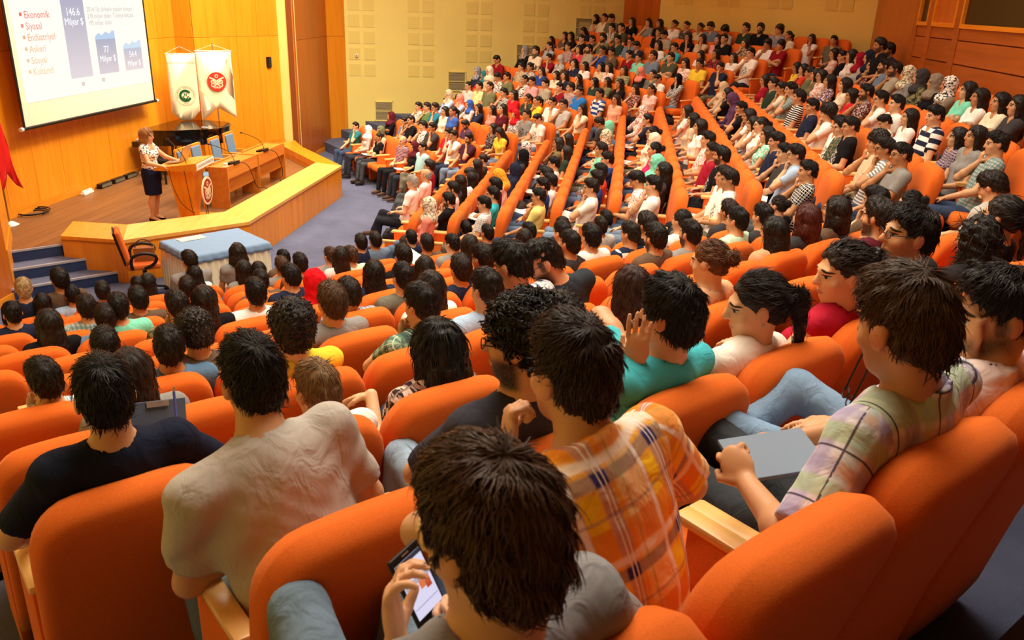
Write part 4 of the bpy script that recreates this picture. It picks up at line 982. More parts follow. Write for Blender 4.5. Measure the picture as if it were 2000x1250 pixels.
if rest:
    bm = bmesh.new()
    tmp = bmesh.new()
    for mi, c in enumerate(pk):
        if c.name.startswith('seat_base'): continue
        me = c.data; slot = 1 if c.name.startswith('armrest') else 0
        for (z_, b, k, j, q, rz, fl, pit) in rest:
            st = len(bm.verts)
            T = Matrix.Translation((q[0], q[1], fl)) @ Matrix.Rotation(rz, 4, 'Z') @ Matrix.Diagonal((pit / 0.575, 1, TALL[b], 1))
            nf = len(bm.faces); bm.from_mesh(me); bm.verts.ensure_lookup_table(); bm.faces.ensure_lookup_table()
            for v in bm.verts[st:]: v.co = T @ v.co
            for f in bm.faces[nf:]: f.material_index = slot
    me = bpy.data.meshes.new('distant_seats'); bm.to_mesh(me); bm.free()
    me.materials.append(M['orange']); me.materials.append(M['wood_arm'])
    tag(mesh_obj('distant_seats', me, None, None, True), 'mass of small orange seats in the farthest rows below the cream wall', 'seats', kind='stuff')

# ---------------------------------------------------------------- seated people
def ik(S, W, l1, l2, hint):
    d = W - S; L = np.linalg.norm(d); L2 = min(L, (l1 + l2) * 0.995); u = d / (L + 1e-9); W = S + u * L2
    a = (l1 * l1 - l2 * l2 + L2 * L2) / (2 * L2); h = math.sqrt(max(l1 * l1 - a * a, 0))
    hv = np.asarray(hint, float); hv = nrm(hv - u * (hv @ u)); return S + u * a + hv * h, W
class Body:
    """joint layout of one pose in seat coordinates: x to the person's right, y forward, z up, floor at z=0"""
    def __init__(s, nb=(0, 0.15, 1.055), hip=(0, 0.27, 0.50), twist=0, sw=1.0, head=(0, 0, 0), hc=None, wr=(0.10, 0.50, 0.66), wl=(-0.09, 0.52, 0.66),
                 er=(0.6, -0.4, -0.5), el=(-0.6, -0.4, -0.5), hr=(-0.35, 0.85, -0.25), hl=(0.35, 0.85, -0.25), pr=(0, 0, -1), pl=(0, 0, -1), curl=(0.5, 0.5),
                 kr=(0.13, 0.70, 0.53), kl=(-0.13, 0.70, 0.53), ar=(0.13, 0.76, 0.09), al=(-0.13, 0.76, 0.09), fat=1.0, hs=1.0, arms=1.0):
        s.hs, s.fat, s.sw = hs, fat, sw
        s.hip, s.nb = V3(*hip), V3(*nb); s.u = nrm(s.nb - s.hip); t = math.radians(twist); r = V3(math.cos(t), math.sin(t), 0)
        s.r = nrm(r - s.u * (r @ s.u)); s.f = np.cross(s.u, s.r)
        s.HR = rotm(*head) if twist == 0 else rotm(head[0] + twist, *head[1:])
        s.hc = V3(*hc) if hc is not None else s.nb + V3(0, 0, 0.135 * hs) + s.f * 0.012 + V3(0, math.sin(math.radians(head[1])) * 0.05, -abs(math.sin(math.radians(head[1]))) * 0.012)
        s.sh = {q: s.nb - s.u * 0.060 + s.r * (0.172 * sw * q) for q in (1, -1)}
        s.el, s.wr = {}, {}
        for q, w_, e_ in ((1, wr, er), (-1, wl, el)): s.el[q], s.wr[q] = ik(s.sh[q], V3(*w_), 0.285 * arms, 0.25 * arms, e_)
        s.hd = {1: nrm(hr), -1: nrm(hl)}; s.pn = {1: V3(*pr), -1: V3(*pl)}; s.curl = {1: curl[0], -1: curl[1]}
        s.hj = {q: s.hip + V3(0.085 * q, 0.03, 0.0) for q in (1, -1)}; s.kn = {1: V3(*kr), -1: V3(*kl)}; s.an = {1: V3(*ar), -1: V3(*al)}
def head_prims(S, b, fine=True):
    R, c, h = b.HR, b.hc, b.hs; T = lambda *p: c + R @ (V3(*p) * h)
    S.ell(T(0, -0.014, 0.030), V3(0.0745, 0.092, 0.086) * h, R, 0.02).ell(T(0, 0.030, -0.030), V3(0.060, 0.062, 0.082) * h, R, 0.03)
    S.ell(T(0, 0.052, -0.088), V3(0.036, 0.034, 0.028) * h, R, 0.03)
    for q in (1, -1):
        S.ell(T(0.078 * q, -0.006, -0.010), V3(0.010, 0.022, 0.031) * h, R @ rotm(0, -12, 0), 0.008)
        S.ell(T(0.040 * q, 0.058, -0.028), V3(0.022, 0.018, 0.018) * h, R, 0.02)
        if fine: S.ell(T(0.032 * q, 0.104, 0.004), V3(0.017, 0.016, 0.011) * h, R, 0.010, op='s')
    S.ell(T(0, 0.078, 0.026), V3(0.046, 0.016, 0.010) * h, R, 0.02)
    S.cap(T(0, 0.090, 0.014), T(0, 0.108, -0.022), 0.008 * h, 0.0125 * h, 0.012).ell(T(0, 0.098, -0.027), V3(0.017, 0.012, 0.008) * h, R, 0.008)
    S.ell(T(0, 0.088, -0.060), V3(0.022, 0.010, 0.010) * h, R, 0.010)
def hand_prims(S, W, d, pn, curl, side, h=1.0, fine=True):
    d = nrm(d); n = nrm(pn - d * (pn @ d)); s = np.cross(n, d) * side          # s points to the thumb side
    R = np.stack([s, d, n], 1)
    S.ell(W + d * 0.052 * h, V3(0.041, 0.054, 0.016) * h, R, 0.014)
    for i, (o, L) in enumerate(((0.0315, 0.072), (0.0105, 0.080), (-0.0105, 0.074), (-0.0305, 0.058))):
        p = W + d * 0.088 * h + s * o * h; a = 0.0
        for j, f in enumerate((0.46, 0.30, 0.24)):
            a += curl * (0.9 if j else 0.7) + 0.06 * i * (j == 0); q = p + (d * math.cos(a) + n * math.sin(a) + s * o * 1.6) * L * f * h
            S.cap(p, q, (0.0092 - 0.0008 * j) * h, (0.0086 - 0.0010 * j) * h, 0.0025); p = q
    b = W + d * 0.022 * h + s * 0.030 * h; m = b + (d * 0.62 + s * 0.62 + n * 0.30) * 0.040 * h; e = m + (d * 0.85 + s * 0.15 + n * (0.25 + 0.4 * curl)) * 0.034 * h
    S.cap(b, m, 0.0125 * h, 0.0105 * h, 0.010).cap(m, e, 0.0103 * h, 0.0082 * h, 0.006)
def skin_mesh(b, vox, fine=True):
    S = Solid(); head_prims(S, b, fine)
    T = lambda *p: b.hc + b.HR @ (V3(*p) * b.hs)
    S.cap(T(0, -0.018, -0.055), b.nb - b.u * 0.03 - b.f * 0.01, 0.053 * min(b.sw, 1.03), 0.060 * min(b.sw, 1.05), 0.03)
    for q in (1, -1):
        S.cap(b.nb - b.u * 0.035, b.sh[q], 0.040, 0.042, 0.05)
        S.cap(b.sh[q], b.el[q], 0.044 * b.fat, 0.037 * b.fat, 0.02).cap(b.el[q], b.wr[q], 0.039 * b.fat, 0.026, 0.015)
        S.ell(b.el[q] * 0.72 + b.wr[q] * 0.28, (0.041 * b.fat,) * 3, None, 0.02)
        hand_prims(S, b.wr[q], b.hd[q], b.pn[q], b.curl[q], 1 if q == 1 else -1, 1.0, fine)
    S.cap(b.nb - b.u * 0.04, b.hip * 0.7 + b.nb * 0.3, 0.05, 0.04, 0.05)
    if not fine:
        for q in (1, -1): S.cap(b.hip * 0.7 + b.nb * 0.3, b.hj[q], 0.04, 0.035, 0.04).cap(b.hj[q], b.kn[q], 0.035, 0.03, 0.02).cap(b.kn[q], b.an[q], 0.03, 0.03, 0.02)
    Vv, Q = S.mesh(vox); Vv = relax(Vv, Q, 1, 0.4)
    me = fast_mesh('person', Vv, Q); L = (Vv - b.hc) @ b.HR / b.hs
    far_ = np.linalg.norm(L * np.array([1, 1, 0.8]), axis=1) > 0.135; L[far_] = (0.2, -0.5, -0.5); vattr(me, 'hp', L); return me
def cloth_uv(me, Vv, Q, S, b):
    """cloth coordinates per face corner: across, along, front flag; body and each sleeve or leg have their own"""
    tags = [p for p in S.p if p[6] is not None]; Fc = Vv[Q].mean(1)
    D = np.stack([Solid.dist(p[0], p[1] if p[0] == 'e' else p[1][:4] + (None,), Fc) for p in tags], 1)
    grp = {}
    for i, p in enumerate(tags): grp.setdefault(p[6], []).append(i)
    keys = list(grp); Dg = np.stack([D[:, grp[k]].min(1) for k in keys], 1); w_ = Dg.argmin(1); uv = np.zeros((len(Q), Q.shape[1], 3)); P = Vv[Q]
    for gi, (kind, q) in enumerate(keys):
        m = w_ == gi
        if not m.any(): continue
        if kind == 'torso': rel = P[m] - b.hip; uv[m] = np.stack([rel @ b.r, rel @ b.u, ((rel @ b.f) > 0).astype(float)], -1)
        else:
            p = tags[grp[(kind, q)][0]]; a_, e_ = p[1][0], p[1][1]; ax = nrm(e_ - a_); s_ = nrm(np.cross(ax, b.f + 0.3 * b.u)); rel = P[m] - a_; t2 = np.cross(ax, s_)
            ang = np.arctan2(rel @ t2, rel @ s_); ang = np.where(ang - ang[:, :1] > math.pi, ang - 2 * math.pi, ang); ang = np.where(ang - ang[:, :1] < -math.pi, ang + 2 * math.pi, ang)
            uv[m] = np.stack([ang * 0.06 + 0.5 * q, rel @ ax + kind * 0.3, np.zeros(ang.shape)], -1)
    at = me.attributes.new('cu', 'FLOAT_VECTOR', 'CORNER'); at.data.foreach_set('vector', np.ascontiguousarray(uv, np.float32).ravel())
def shirt_mesh(b, vox, sleeve=0.62, bust=0.0, collar=False, loose=1.0, wr_amp=0.0):
    S = Solid(); H = np.linalg.norm(b.nb - b.hip); sw, ft = b.sw, b.fat; R = np.stack([b.r, b.f, b.u], 1); A = lambda t, f=0.0: b.hip + b.u * H * t + b.f * f
    tg = ('torso', 0)
    S.ell(A(0.70, -0.005), (0.168 * sw, 0.108 * ft, 0.205), R, 0.05, tag=tg).ell(A(0.38, 0.005), (0.150 * sw * ft, 0.108 * ft, 0.20), R, 0.08, tag=tg).ell(A(0.06), (0.175 * sw * ft, 0.130 * ft, 0.14), R, 0.08, tag=tg)
    if bust:
        for q in (1, -1): S.ell(A(0.62, 0.080) + b.r * 0.07 * q, (0.065 * bust, 0.06 * bust, 0.065 * bust), R, 0.04, tag=tg)
    for q in (1, -1):
        S.cap(b.nb - b.u * 0.048 - b.f * 0.012, b.sh[q], 0.054, 0.052, 0.06, tag=tg)
        if sleeve <= 0: continue
        d = nrm(b.el[q] - b.sh[q]); L = np.linalg.norm(b.el[q] - b.sh[q])
        if sleeve <= 1: S.cap(b.sh[q], b.el[q], 0.0545 * ft * min(loose, 1.05), 0.0555 * ft * loose, 0.05, cut=(b.sh[q] + d * L * sleeve, d), tag=(1, q))
        else:
            S.cap(b.sh[q], b.el[q], 0.0545 * ft, 0.051 * ft, 0.05, tag=(1, q)); d2 = nrm(b.wr[q] - b.el[q]); L2 = np.linalg.norm(b.wr[q] - b.el[q])
            S.cap(b.el[q], b.wr[q], 0.053 * ft, 0.038, 0.015, cut=(b.el[q] + d2 * L2 * (sleeve - 1), d2), tag=(2, q))
    hd = b.hc + b.HR @ V3(0, -0.02, -0.06)
    if collar:
        S.cap(b.nb - b.u * 0.045 + b.f * 0.004, b.nb + b.u * 0.030 + (hd - b.nb) * 0.12, 0.083, 0.074, 0.012, cut=(b.nb + b.u * 0.030 - b.f * 0.0, nrm(b.u + 0.25 * b.f)), tag=tg)
    S.cap(b.nb - b.u * 0.035 + b.f * 0.008, hd, 0.066, 0.060, 0.010, op='s')
    S.ell(b.nb - b.u * 0.035 + b.f * 0.075, (0.05, 0.05, 0.045), R, 0.01, op='s')
    def wrinkle(P, D):
        rel = P - b.hip; u, v, f = rel @ b.r, rel @ b.u, rel @ b.f
        w1 = np.sin(46 * (v * 0.75 + np.abs(u) * 0.9) + 5 * np.sin(7 * u + 3)) * np.clip(1.15 - np.abs(v - 0.36) * 2.2, 0, 1)
        w2 = np.sin(38 * (u * 1.0 - v * 0.55) + 4 * np.sin(9 * v)) ; w3 = np.sin(90 * v + 30 * u + 6 * np.sin(14 * u))
        return D + wr_amp * (0.6 * w1 + 0.35 * w2 + 0.2 * w3)
    Vv, Q = S.mesh(vox, wrinkle if wr_amp else None); Vv = relax(Vv, Q, 1, 0.3); me = fast_mesh('shirt', Vv, Q); cloth_uv(me, Vv, Q, S, b); return me
def trouser_mesh(b, vox, fat=1.0):
    S = Solid(); S.ell(b.hip + V3(0, 0.0, 0.0), (0.172 * b.sw * fat, 0.14, 0.125), None, 0.05, tag=('torso', 0))
    for q in (1, -1):
        S.cap(b.hj[q], b.kn[q], 0.088 * fat, 0.064 * fat, 0.04, tag=(1, q)); d = nrm(b.an[q] - b.kn[q])
        S.cap(b.kn[q], b.an[q] + d * 0.03, 0.064 * fat, 0.050, 0.02, cut=(b.an[q] + d * 0.01, d), tag=(2, q))
    Vv, Q = S.mesh(vox); Vv = relax(Vv, Q, 1, 0.3); me = fast_mesh('trousers', Vv, Q); cloth_uv(me, Vv, Q, S, b); return me
def shoe_mesh(b, vox=0.02):
    S = Solid()
    for q in (1, -1):
        d = nrm(np.array([b.an[q][0] - b.kn[q][0] + 0.02 * q, 1.0, 0.0])); d = nrm(d * V3(0.5, 1, 1)); a = b.an[q]
        if b.an[q][2] > 0.2: d = nrm(V3(d[0] - 0.4, 0.8, 0.1))
        S.cap(a + V3(0, 0, -0.045) - d * 0.03, a + V3(0, 0, -0.055) + d * 0.15, 0.043, 0.036, 0.03).cap(a, a + V3(0, 0, -0.04), 0.042, 0.045, 0.02)
    Vv, Q = S.mesh(vox); return fast_mesh('shoes', Vv, Q)

CROWN = V3(0, -0.055, 0.118)
def strand_attr(me, Vv):
    d = Vv - CROWN; d = d - np.outer(d @ nrm(V3(0, -0.45, 0.9)), nrm(V3(0, -0.45, 0.9))); r = np.linalg.norm(d, axis=1, keepdims=True)
    st = np.concatenate([d[:, :2] / (r + 1e-4) * 0.11, np.linalg.norm(Vv - CROWN, axis=1, keepdims=True)], 1)
    low = Vv[:, 2] < -0.06; st[low] = Vv[low]; vattr(me, 'st', st)
def locks(Vv, Q, n, ln, wd, seed=0, jit=0.35, down=0.0, line=None, toward=None):
    """tapered strands lying along the hair, each a small three-sided spike"""
    r = np.random.default_rng(seed); P = Vv[Q].mean(1); e1 = Vv[Q[:, 2]] - Vv[Q[:, 0]]; e2 = Vv[Q[:, 3]] - Vv[Q[:, 1]]; NN = np.cross(e1, e2); ar = np.linalg.norm(NN, axis=1); NN /= ar[:, None] + 1e-12
    ok = np.ones(len(P), bool) if line is None else ((P - line[0]) @ line[1] < -ln * 0.75); pr = ar * np.where(ok, 1.0, 0.16); idx = r.choice(len(P), n, p=pr / pr.sum()); p, nn = P[idx], NN[idx]
    t = ((toward - p) if toward is not None else (p - CROWN)) + V3(0, 0, -down) + r.normal(size=p.shape) * jit * np.linalg.norm(p - CROWN, axis=1, keepdims=True)
    t -= nn * (t * nn).sum(1, keepdims=True); t /= np.linalg.norm(t, axis=1, keepdims=True) + 1e-9; s = np.cross(nn, t)
    L = ln * r.uniform(0.6, 1.3, (n, 1)); R_ = 0.11; lift = r.uniform(0.0, 0.0022 if jit < 0.5 else 0.005, (n, 1))
    out = []
    for f, w_ in ((0.0, 0.9), (0.4, 1.0), (0.75, 0.65), (1.0, 0.08)):
        c = p + t * L * f + nn * (lift * math.sin(f * 2.6) - (L * f) ** 2 / (2 * R_) + 0.0012) + s * (r.normal(size=(n, 1)) * 0.004 * f)
        out += [c + s * wd * w_, c - s * wd * w_, c + nn * wd * 0.7 * w_]
    out = np.stack(out, 1); base = (np.arange(n) * 12)[:, None] + len(Vv)
    qs = []
    for i in range(3):
        for a, b_ in ((0, 1), (1, 2), (2, 0)): qs.append(np.concatenate([base + i * 3 + a, base + i * 3 + b_, base + (i + 1) * 3 + b_, base + (i + 1) * 3 + a], 1))
    return np.concatenate([Vv, out.reshape(-1, 3)]), np.concatenate([Q] + qs)
def wob(amp, wl, seed):
    r = np.random.default_rng(seed); K = r.normal(size=(7, 3)); K = K / np.linalg.norm(K, axis=1, keepdims=True) * (2 * math.pi / wl) * r.uniform(0.7, 1.4, (7, 1)); ph = r.uniform(0, 6.28, 7)
    return lambda P, D: D + amp * np.sin(P @ K.T + ph).mean(-1) * 2.2
HAIRLINE = [(V3(0, 0.016, 0.0), nrm(V3(0, 0.62, -0.78))), (V3(0, 0.072, 0.070), nrm(V3(0, 1.0, -0.45)))]
def hair_mesh(kind, vox, nlock=0, seed=0, vol=0.0, line=None):
    S = Solid(); ln = line or HAIRLINE; g = vol; ex = wob(0.005 if vox > 0.01 else 0.004, 0.05 if vox > 0.01 else 0.035, seed); cloth = False
    def cap_(g, k=0.03, cut=ln): S.ell((0, -0.014, 0.032), (0.0805 + g, 0.100 + g, 0.0945 + g), None, k, cut=cut)
    def nape(g=0): S.ell((0, -0.048, -0.028), (0.066 + g, 0.060 + g, 0.076), None, 0.03, cut=ln)
    if kind in ('s', 'sn', 'kid', 'yb', 'y'):
        cap_(g); nape(g); S.ell((0, 0.022, 0.080 + g), (0.062, 0.066, 0.052), None, 0.03, cut=(V3(0, 0, 0.062), V3(0, 0.3, -1))); lk = (0.038, 0.0017)
        for q in (1, -1): S.ell((0.090 * q, 0.004, -0.018), (0.026, 0.026, 0.034), None, 0.01, op='s')
    elif kind == 'z': S.ell((0, -0.018, 0.02), (0.081, 0.100, 0.09), None, 0.02, cut=[ln[0], (V3(0, 0, 0.035), V3(0, 0.35, 1))]); nape(); lk = (0.02, 0.002)
    elif kind == 'c':
        ln = (V3(0, 0.03, -0.005), HAIRLINE[0][1]); S.ell((0, -0.02, 0.045), (0.100 + g, 0.115 + g, 0.105 + g), None, 0.03, cut=ln); S.ell((0, -0.055, -0.03), (0.08 + g, 0.07, 0.085), None, 0.03, cut=ln); ex = wob(0.009, 0.026, seed); lk = (0.020, 0.0034)
    elif kind in ('l', 'lr', 'lk', 'lc', 'lw', 'cl', 'ls', 'lsr', 'lsg'):
        cap_(g + 0.002); end = -0.15 if kind.startswith('ls') else -0.33
        S.cap((0, -0.040, 0.0), (0, -0.066, end), 0.088, 0.070, 0.03); S.ell((0, -0.055, end * 0.6), (0.105, 0.05, abs(end) * 0.55), None, 0.04)
        for q in (1, -1): S.cap((0.070 * q, 0.012, 0.04), (0.088 * q, 0.006, end * 0.85), 0.022, 0.030, 0.03)
        S.ell((0, 0.095, -0.03), (0.052, 0.06, 0.085), None, 0.01, op='s'); ex = wob(0.012 if kind == 'cl' else 0.003, 0.04, seed); lk = (0.085, 0.0020)
    elif kind in ('p', 'b', 'bn'):
        S.ell((0, -0.014, 0.032), (0.080, 0.099, 0.093), None, 0.02, cut=ln); S.ell((0, -0.05, -0.02), (0.06, 0.056, 0.062), None, 0.02, cut=ln); lk = (0.06, 0.0018)
        if kind == 'p': S.cap((0, -0.10, 0.035), (0, -0.145, 0.0), 0.022, 0.030, 0.02).cap((0, -0.145, 0.0), (0, -0.135, -0.20), 0.030, 0.014, 0.02)
        else: S.ell((0, -0.128, 0.030), (0.044, 0.036, 0.042), None, 0.012); ex = wob(0.005, 0.03, seed)
    elif kind == 'h':
        S.ell((0, -0.012, 0.020), (0.091, 0.112, 0.122), None, 0.03).cap((0, -0.02, -0.07), (0, 0.005, -0.17), 0.088, 0.115, 0.05).ell((0, 0.03, -0.185), (0.15, 0.125, 0.075), None, 0.05)
        S.ell((0, 0.115, -0.002), (0.058, 0.075, 0.088), rotm(0, 0, 0), 0.015, op='s'); ex = wob(0.005, 0.06, seed); lk = None; cloth = True
    Vv, Q = S.mesh(vox, ex); Vv = relax(Vv, Q, 1, 0.3)
    if nlock and lk: Vv, Q = locks(Vv, Q, nlock, lk[0], lk[1], seed, 0.9 if kind in ('c', 'cl') else (0.10 if kind[0] in 'lpb' else 0.17), 0.03 if kind[0] == 'l' else 0.0, (ln[0] if isinstance(ln, list) else ln) if kind in ('s', 'sn', 'kid', 'y', 'yb', 'p', 'b', 'bn') else None, V3(0, -0.13, 0.03) if kind in ('p', 'b', 'bn') else None)
    me = fast_mesh('headscarf' if cloth else 'hair', Vv, Q)
    if cloth: vattr(me, 'cu', np.stack([Vv[:, 0], Vv[:, 2], Vv[:, 1]], 1))
    else: strand_attr(me, Vv)
    return me
_gl = []
def glasses_mesh():
    if _gl: return _gl[0]
    mb = MB()
    for q in (1, -1):
        ring = [(0.032 * q + 0.021 * math.cos(a), 0.104 - 0.004 * abs(math.cos(a)), 0.002 + 0.015 * math.sin(a)) for a in np.linspace(0, 2 * math.pi, 13)]
        mb.tube(ring, 0.0018, 5); mb.tube([(0.053 * q, 0.100, 0.006), (0.078 * q, 0.02, 0.008), (0.080 * q, -0.02, -0.004)], 0.0018, 5)
    mb.tube([(-0.011, 0.106, 0.006), (0.011, 0.106, 0.006)], 0.0018, 5)
    o = mb.done('glasses', M['black']); me = o.data; bpy.data.objects.remove(o); _gl.append(me); return me
# ---- colours and words
CL = dict(white='f2eee6', cream='e8dcc0', beige='d2bd9a', grey='8a8884', lgrey='b9b5ad', dgrey='3c3a3c', black='17161a', navy='23283f', dred='8a1420', red='c8202a', crimson='a01a30', redpink='d84a58', maroon='5a1c28',
  scarlet='d0101c', coral='ee8f7c', peach='f0b090', pink='e8a0a4', pinkwhite='f0dad4', orangered='d8482c', yellow='f0cf3c', paleyellow='e8d880', mustard='d8a030', olive='6e7350', dolive='4a4c38', greyolive='6c6a5c', khaki='7a7050',
  green='5a7a44', dgreen='2c4034', mint='7cd8b8', mintshirt='c2e2c4', aqua='a8d4d8', teal='2c7a7c', tealblue='2a7690', turquoise='38b4c0', blue='3a60b0', royal='28488e', brightblue='2878c8', ltblue='a8c0dc', bluegrey='6c8098',
  blueshirt='5a7a9a', purple='5c3c5c', magenta='c82868', greybeige='a8a08c', brown='64503e', taupe='8a7c6a', camo='6a6448', bare='d09a70', dark='2a2426', polo='f0ece4', silver='b8b4ac', tan='c8a878')
def C_(n): return (*lin(CL[n]), 1)
def shirt_spec(s):
    """name -> (material, main colour, second colour, words)"""
    t = {'checkbw': ('linecheck', 'white', 'black', 'black-white checked shirt'), 'checkred': ('bigcheck', 'dred', 'lgrey', 'red checked shirt'), 'checkblue': ('check', 'lgrey', 'royal', 'blue checked shirt'), 'checkteal': ('check', 'lgrey', 'teal', 'teal checked shirt'),
      'checkgreen': ('check', 'lgrey', 'teal', 'green checked shirt'), 'checkdkgreen': ('plaid_green', 'green', 'black', 'green plaid shirt'), 'checkwhite': ('linecheck', 'white', 'bluegrey', 'white checked shirt'), 'checkcoral': ('check', 'white', 'coral', 'coral checked shirt'),
      'checkpurple': ('linecheck', 'purple', 'lgrey', 'purple checked shirt'), 'checkblackwhite': ('linecheck', 'black', 'white', 'black windowpane shirt'), 'stripenavy': ('finestripe', 'navy', 'pink', 'navy striped top'), 'stripeyellow': ('finestripe', 'yellow', 'white', 'yellow striped top'),
      'stripebw': ('finestripe', 'black', 'white', 'black-white striped top'), 'stripeblue': ('stripe', 'white', 'royal', 'blue-white striped top'), 'stripebluewhite': ('stripe', 'white', 'navy', 'navy-white striped top'), 'stripenavywhite': ('stripe', 'white', 'navy', 'navy-white striped polo'),
      'stripegrey': ('finestripe', 'grey', 'white', 'grey striped top'), 'maroonplaid': ('check', 'maroon', 'navy', 'maroon plaid shirt'), 'camo': ('camo', 'camo', 'black', 'camouflage jacket'), 'gbeige': ('graphic', 'greybeige', 'black', 'beige printed tee'),
      'ggrey': ('graphic', 'grey', 'black', 'grey printed tee'), 'gwhite': ('graphic', 'white', 'khaki', 'white printed tee'), 'gblack': ('graphic', 'black', 'lgrey', 'black printed tee'), 'scarfgreen': ('print', 'dgreen', 'olive', 'dark green top'), 'pbw': ('print', 'white', 'black', 'black-white patterned top'),
      'predblack': ('print', 'black', 'red', 'red-black top'), 'mintpattern': ('print', 'mint', 'white', 'mint patterned top'), 'bare': ('plain', 'bare', 'bare', 'bare shoulders')}
    if s in t: return t[s]
    base = {'pblack': ('black', 'grey'), 'pbeige': ('beige', 'olive'), 'pgrey': ('grey', 'white'), 'pwhite': ('white', 'coral'), 'pdark': ('dgrey', 'coral'), 'pgreen': ('green', 'beige'), 'pbrown': ('brown', 'beige'), 'ppurple': ('purple', 'pinkwhite'), 'pmaroon': ('maroon', 'lgrey'), 'pblue': ('royal', 'coral'), 'pcream': ('cream', 'coral')}
    if s in base: a, b_ = base[s]; return ('print', a, b_, {'pbeige': 'beige', 'pgrey': 'grey', 'pwhite': 'white', 'pdark': 'dark', 'pgreen': 'green', 'pbrown': 'brown', 'ppurple': 'purple', 'pmaroon': 'maroon', 'pblue': 'blue', 'pblack': 'black', 'pcream': 'cream'}[s] + ' patterned top')
    wd = {'dgrey': 'dark grey', 'lgrey': 'pale grey', 'dred': 'dark red', 'dgreen': 'dark green', 'ltblue': 'pale blue', 'bluegrey': 'blue-grey', 'royal': 'deep blue', 'brightblue': 'bright blue', 'dolive': 'dark olive', 'greyolive': 'olive-grey', 'greybeige': 'grey-beige', 'redpink': 'red-pink', 'pinkwhite': 'pale pink',
      'orangered': 'orange-red', 'paleyellow': 'pale yellow', 'mintshirt': 'pale mint', 'tealblue': 'teal blue', 'blueshirt': 'dusty blue', 'polo': 'white polo'}.get(s, s)
    return ('plain', s, s, wd + ' top')
SCARF = {'redwhite': ('print', 'white', 'red', 'red-white'), 'multi': ('print', 'white', 'purple', 'purple-white'), 'pbw': ('print', 'white', 'black', 'black-white'), 'pcream': ('print', 'cream', 'olive', 'cream patterned'), 'yellowfloral': ('print', 'cream', 'olive', 'cream floral'), 'yellowdots': ('print', 'cream', 'taupe', 'cream dotted'),
  'dgrey': ('plain', 'dgrey', 'dgrey', 'dark grey'), 'dolive': ('plain', 'dolive', 'dolive', 'dark olive'), 'lgrey': ('plain', 'lgrey', 'lgrey', 'pale grey'), 'mauve': ('plain', 'taupe', 'taupe', 'mauve'), 'bluegrey': ('print', 'bluegrey', 'lgrey', 'blue-grey'), 'scarlet': ('plain', 'scarlet', 'scarlet', 'scarlet')}
def tone2(o, c): o['tone'] = tuple(float(x) for x in c[:3])
POSES = {
 'l0': dict(wr=(0.07, 0.43, 0.68), wl=(-0.06, 0.45, 0.67)), 'l1': dict(wr=(0.03, 0.40, 0.71), wl=(-0.05, 0.42, 0.69), head=(6, 8, 0), kr=(0.16, 0.68, 0.53)),
 'l2': dict(wr=(0.17, 0.38, 0.72), wl=(-0.12, 0.42, 0.70), head=(-8, 2, 0), kr=(-0.03, 0.68, 0.64), ar=(-0.16, 0.80, 0.36), hr=(-0.2, 0.9, -0.1), hl=(0.2, 0.9, -0.1)),
 'c0': dict(wr=(0.055, 0.26, 1.0), er=(0.8, 0.3, -0.8), hr=(-0.25, -0.05, 1), pr=(0, -1, 0.2), curl=(1.1, 0.5), head=(0, 5, 4)),
 'c1': dict(wl=(-0.055, 0.26, 1.0), el=(-0.8, 0.3, -0.8), hl=(0.25, -0.05, 1), pl=(0, -1, 0.2), curl=(0.5, 1.1), head=(4, 6, -4), kr=(0.17, 0.69, 0.53)),
 'a0': dict(wr=(-0.10, 0.34, 0.86), wl=(0.10, 0.36, 0.82), hr=(-1, 0.1, 0.1), hl=(1, 0.0, -0.1), pr=(0, -1, 0), pl=(0, -1, 0), er=(0.7, 0.3, -0.8), el=(-0.7, 0.3, -0.8)),
 'f0': dict(nb=(0, 0.26, 1.03), wr=(0.06, 0.56, 0.72), wl=(-0.08, 0.56, 0.70), head=(0, 30, 0)),
}
_cache = {}
def cached(key, fn):
    if key not in _cache: _cache[key] = fn()
    return _cache[key]
def body_of(pose, fem): return cached(('b', pose, fem), lambda: Body(**dict(POSES[pose], sw=0.90 if fem else 1.0, fat=0.88 if fem else 1.0, hs=0.96)))
HAIRC = {'y': 'b4b0a4', 'yb': 'b09468', 'kid': '80603e', 'sn': '4a3220', 'lr': '30140f', 'lsr': '4a1c14', 'bn': '5c3820', 'z': '8a8680'}
SKINS = ['cf9c72', 'c69064', 'b98358', 'd8a880', 'cca078']
def add_part(me, mat, root, mtx=None, color=None, tone=None, name=None):
    o = bpy.data.objects.new(name or me.name.split('.')[0], me)
    if not me.materials: me.materials.append(None)
    o.material_slots[0].link = 'OBJECT'; o.material_slots[0].material = mat
    COL.objects.link(o); o.parent = root
    if mtx is not None: o.matrix_local = mtx
    if color is not None: o.color = color
    if tone is not None: tone2(o, tone)
    return o
def head_mtx(b):
    m = Matrix([[*(b.HR[i] * b.hs), b.hc[i]] for i in range(3)] + [[0, 0, 0, 1]]); return m
JEANS = ['3a4a66', '5a6e8a', '2c3448', '22242c', '4a4c4e', '6a6452', '1c1c20', '7488a0', '30323a']
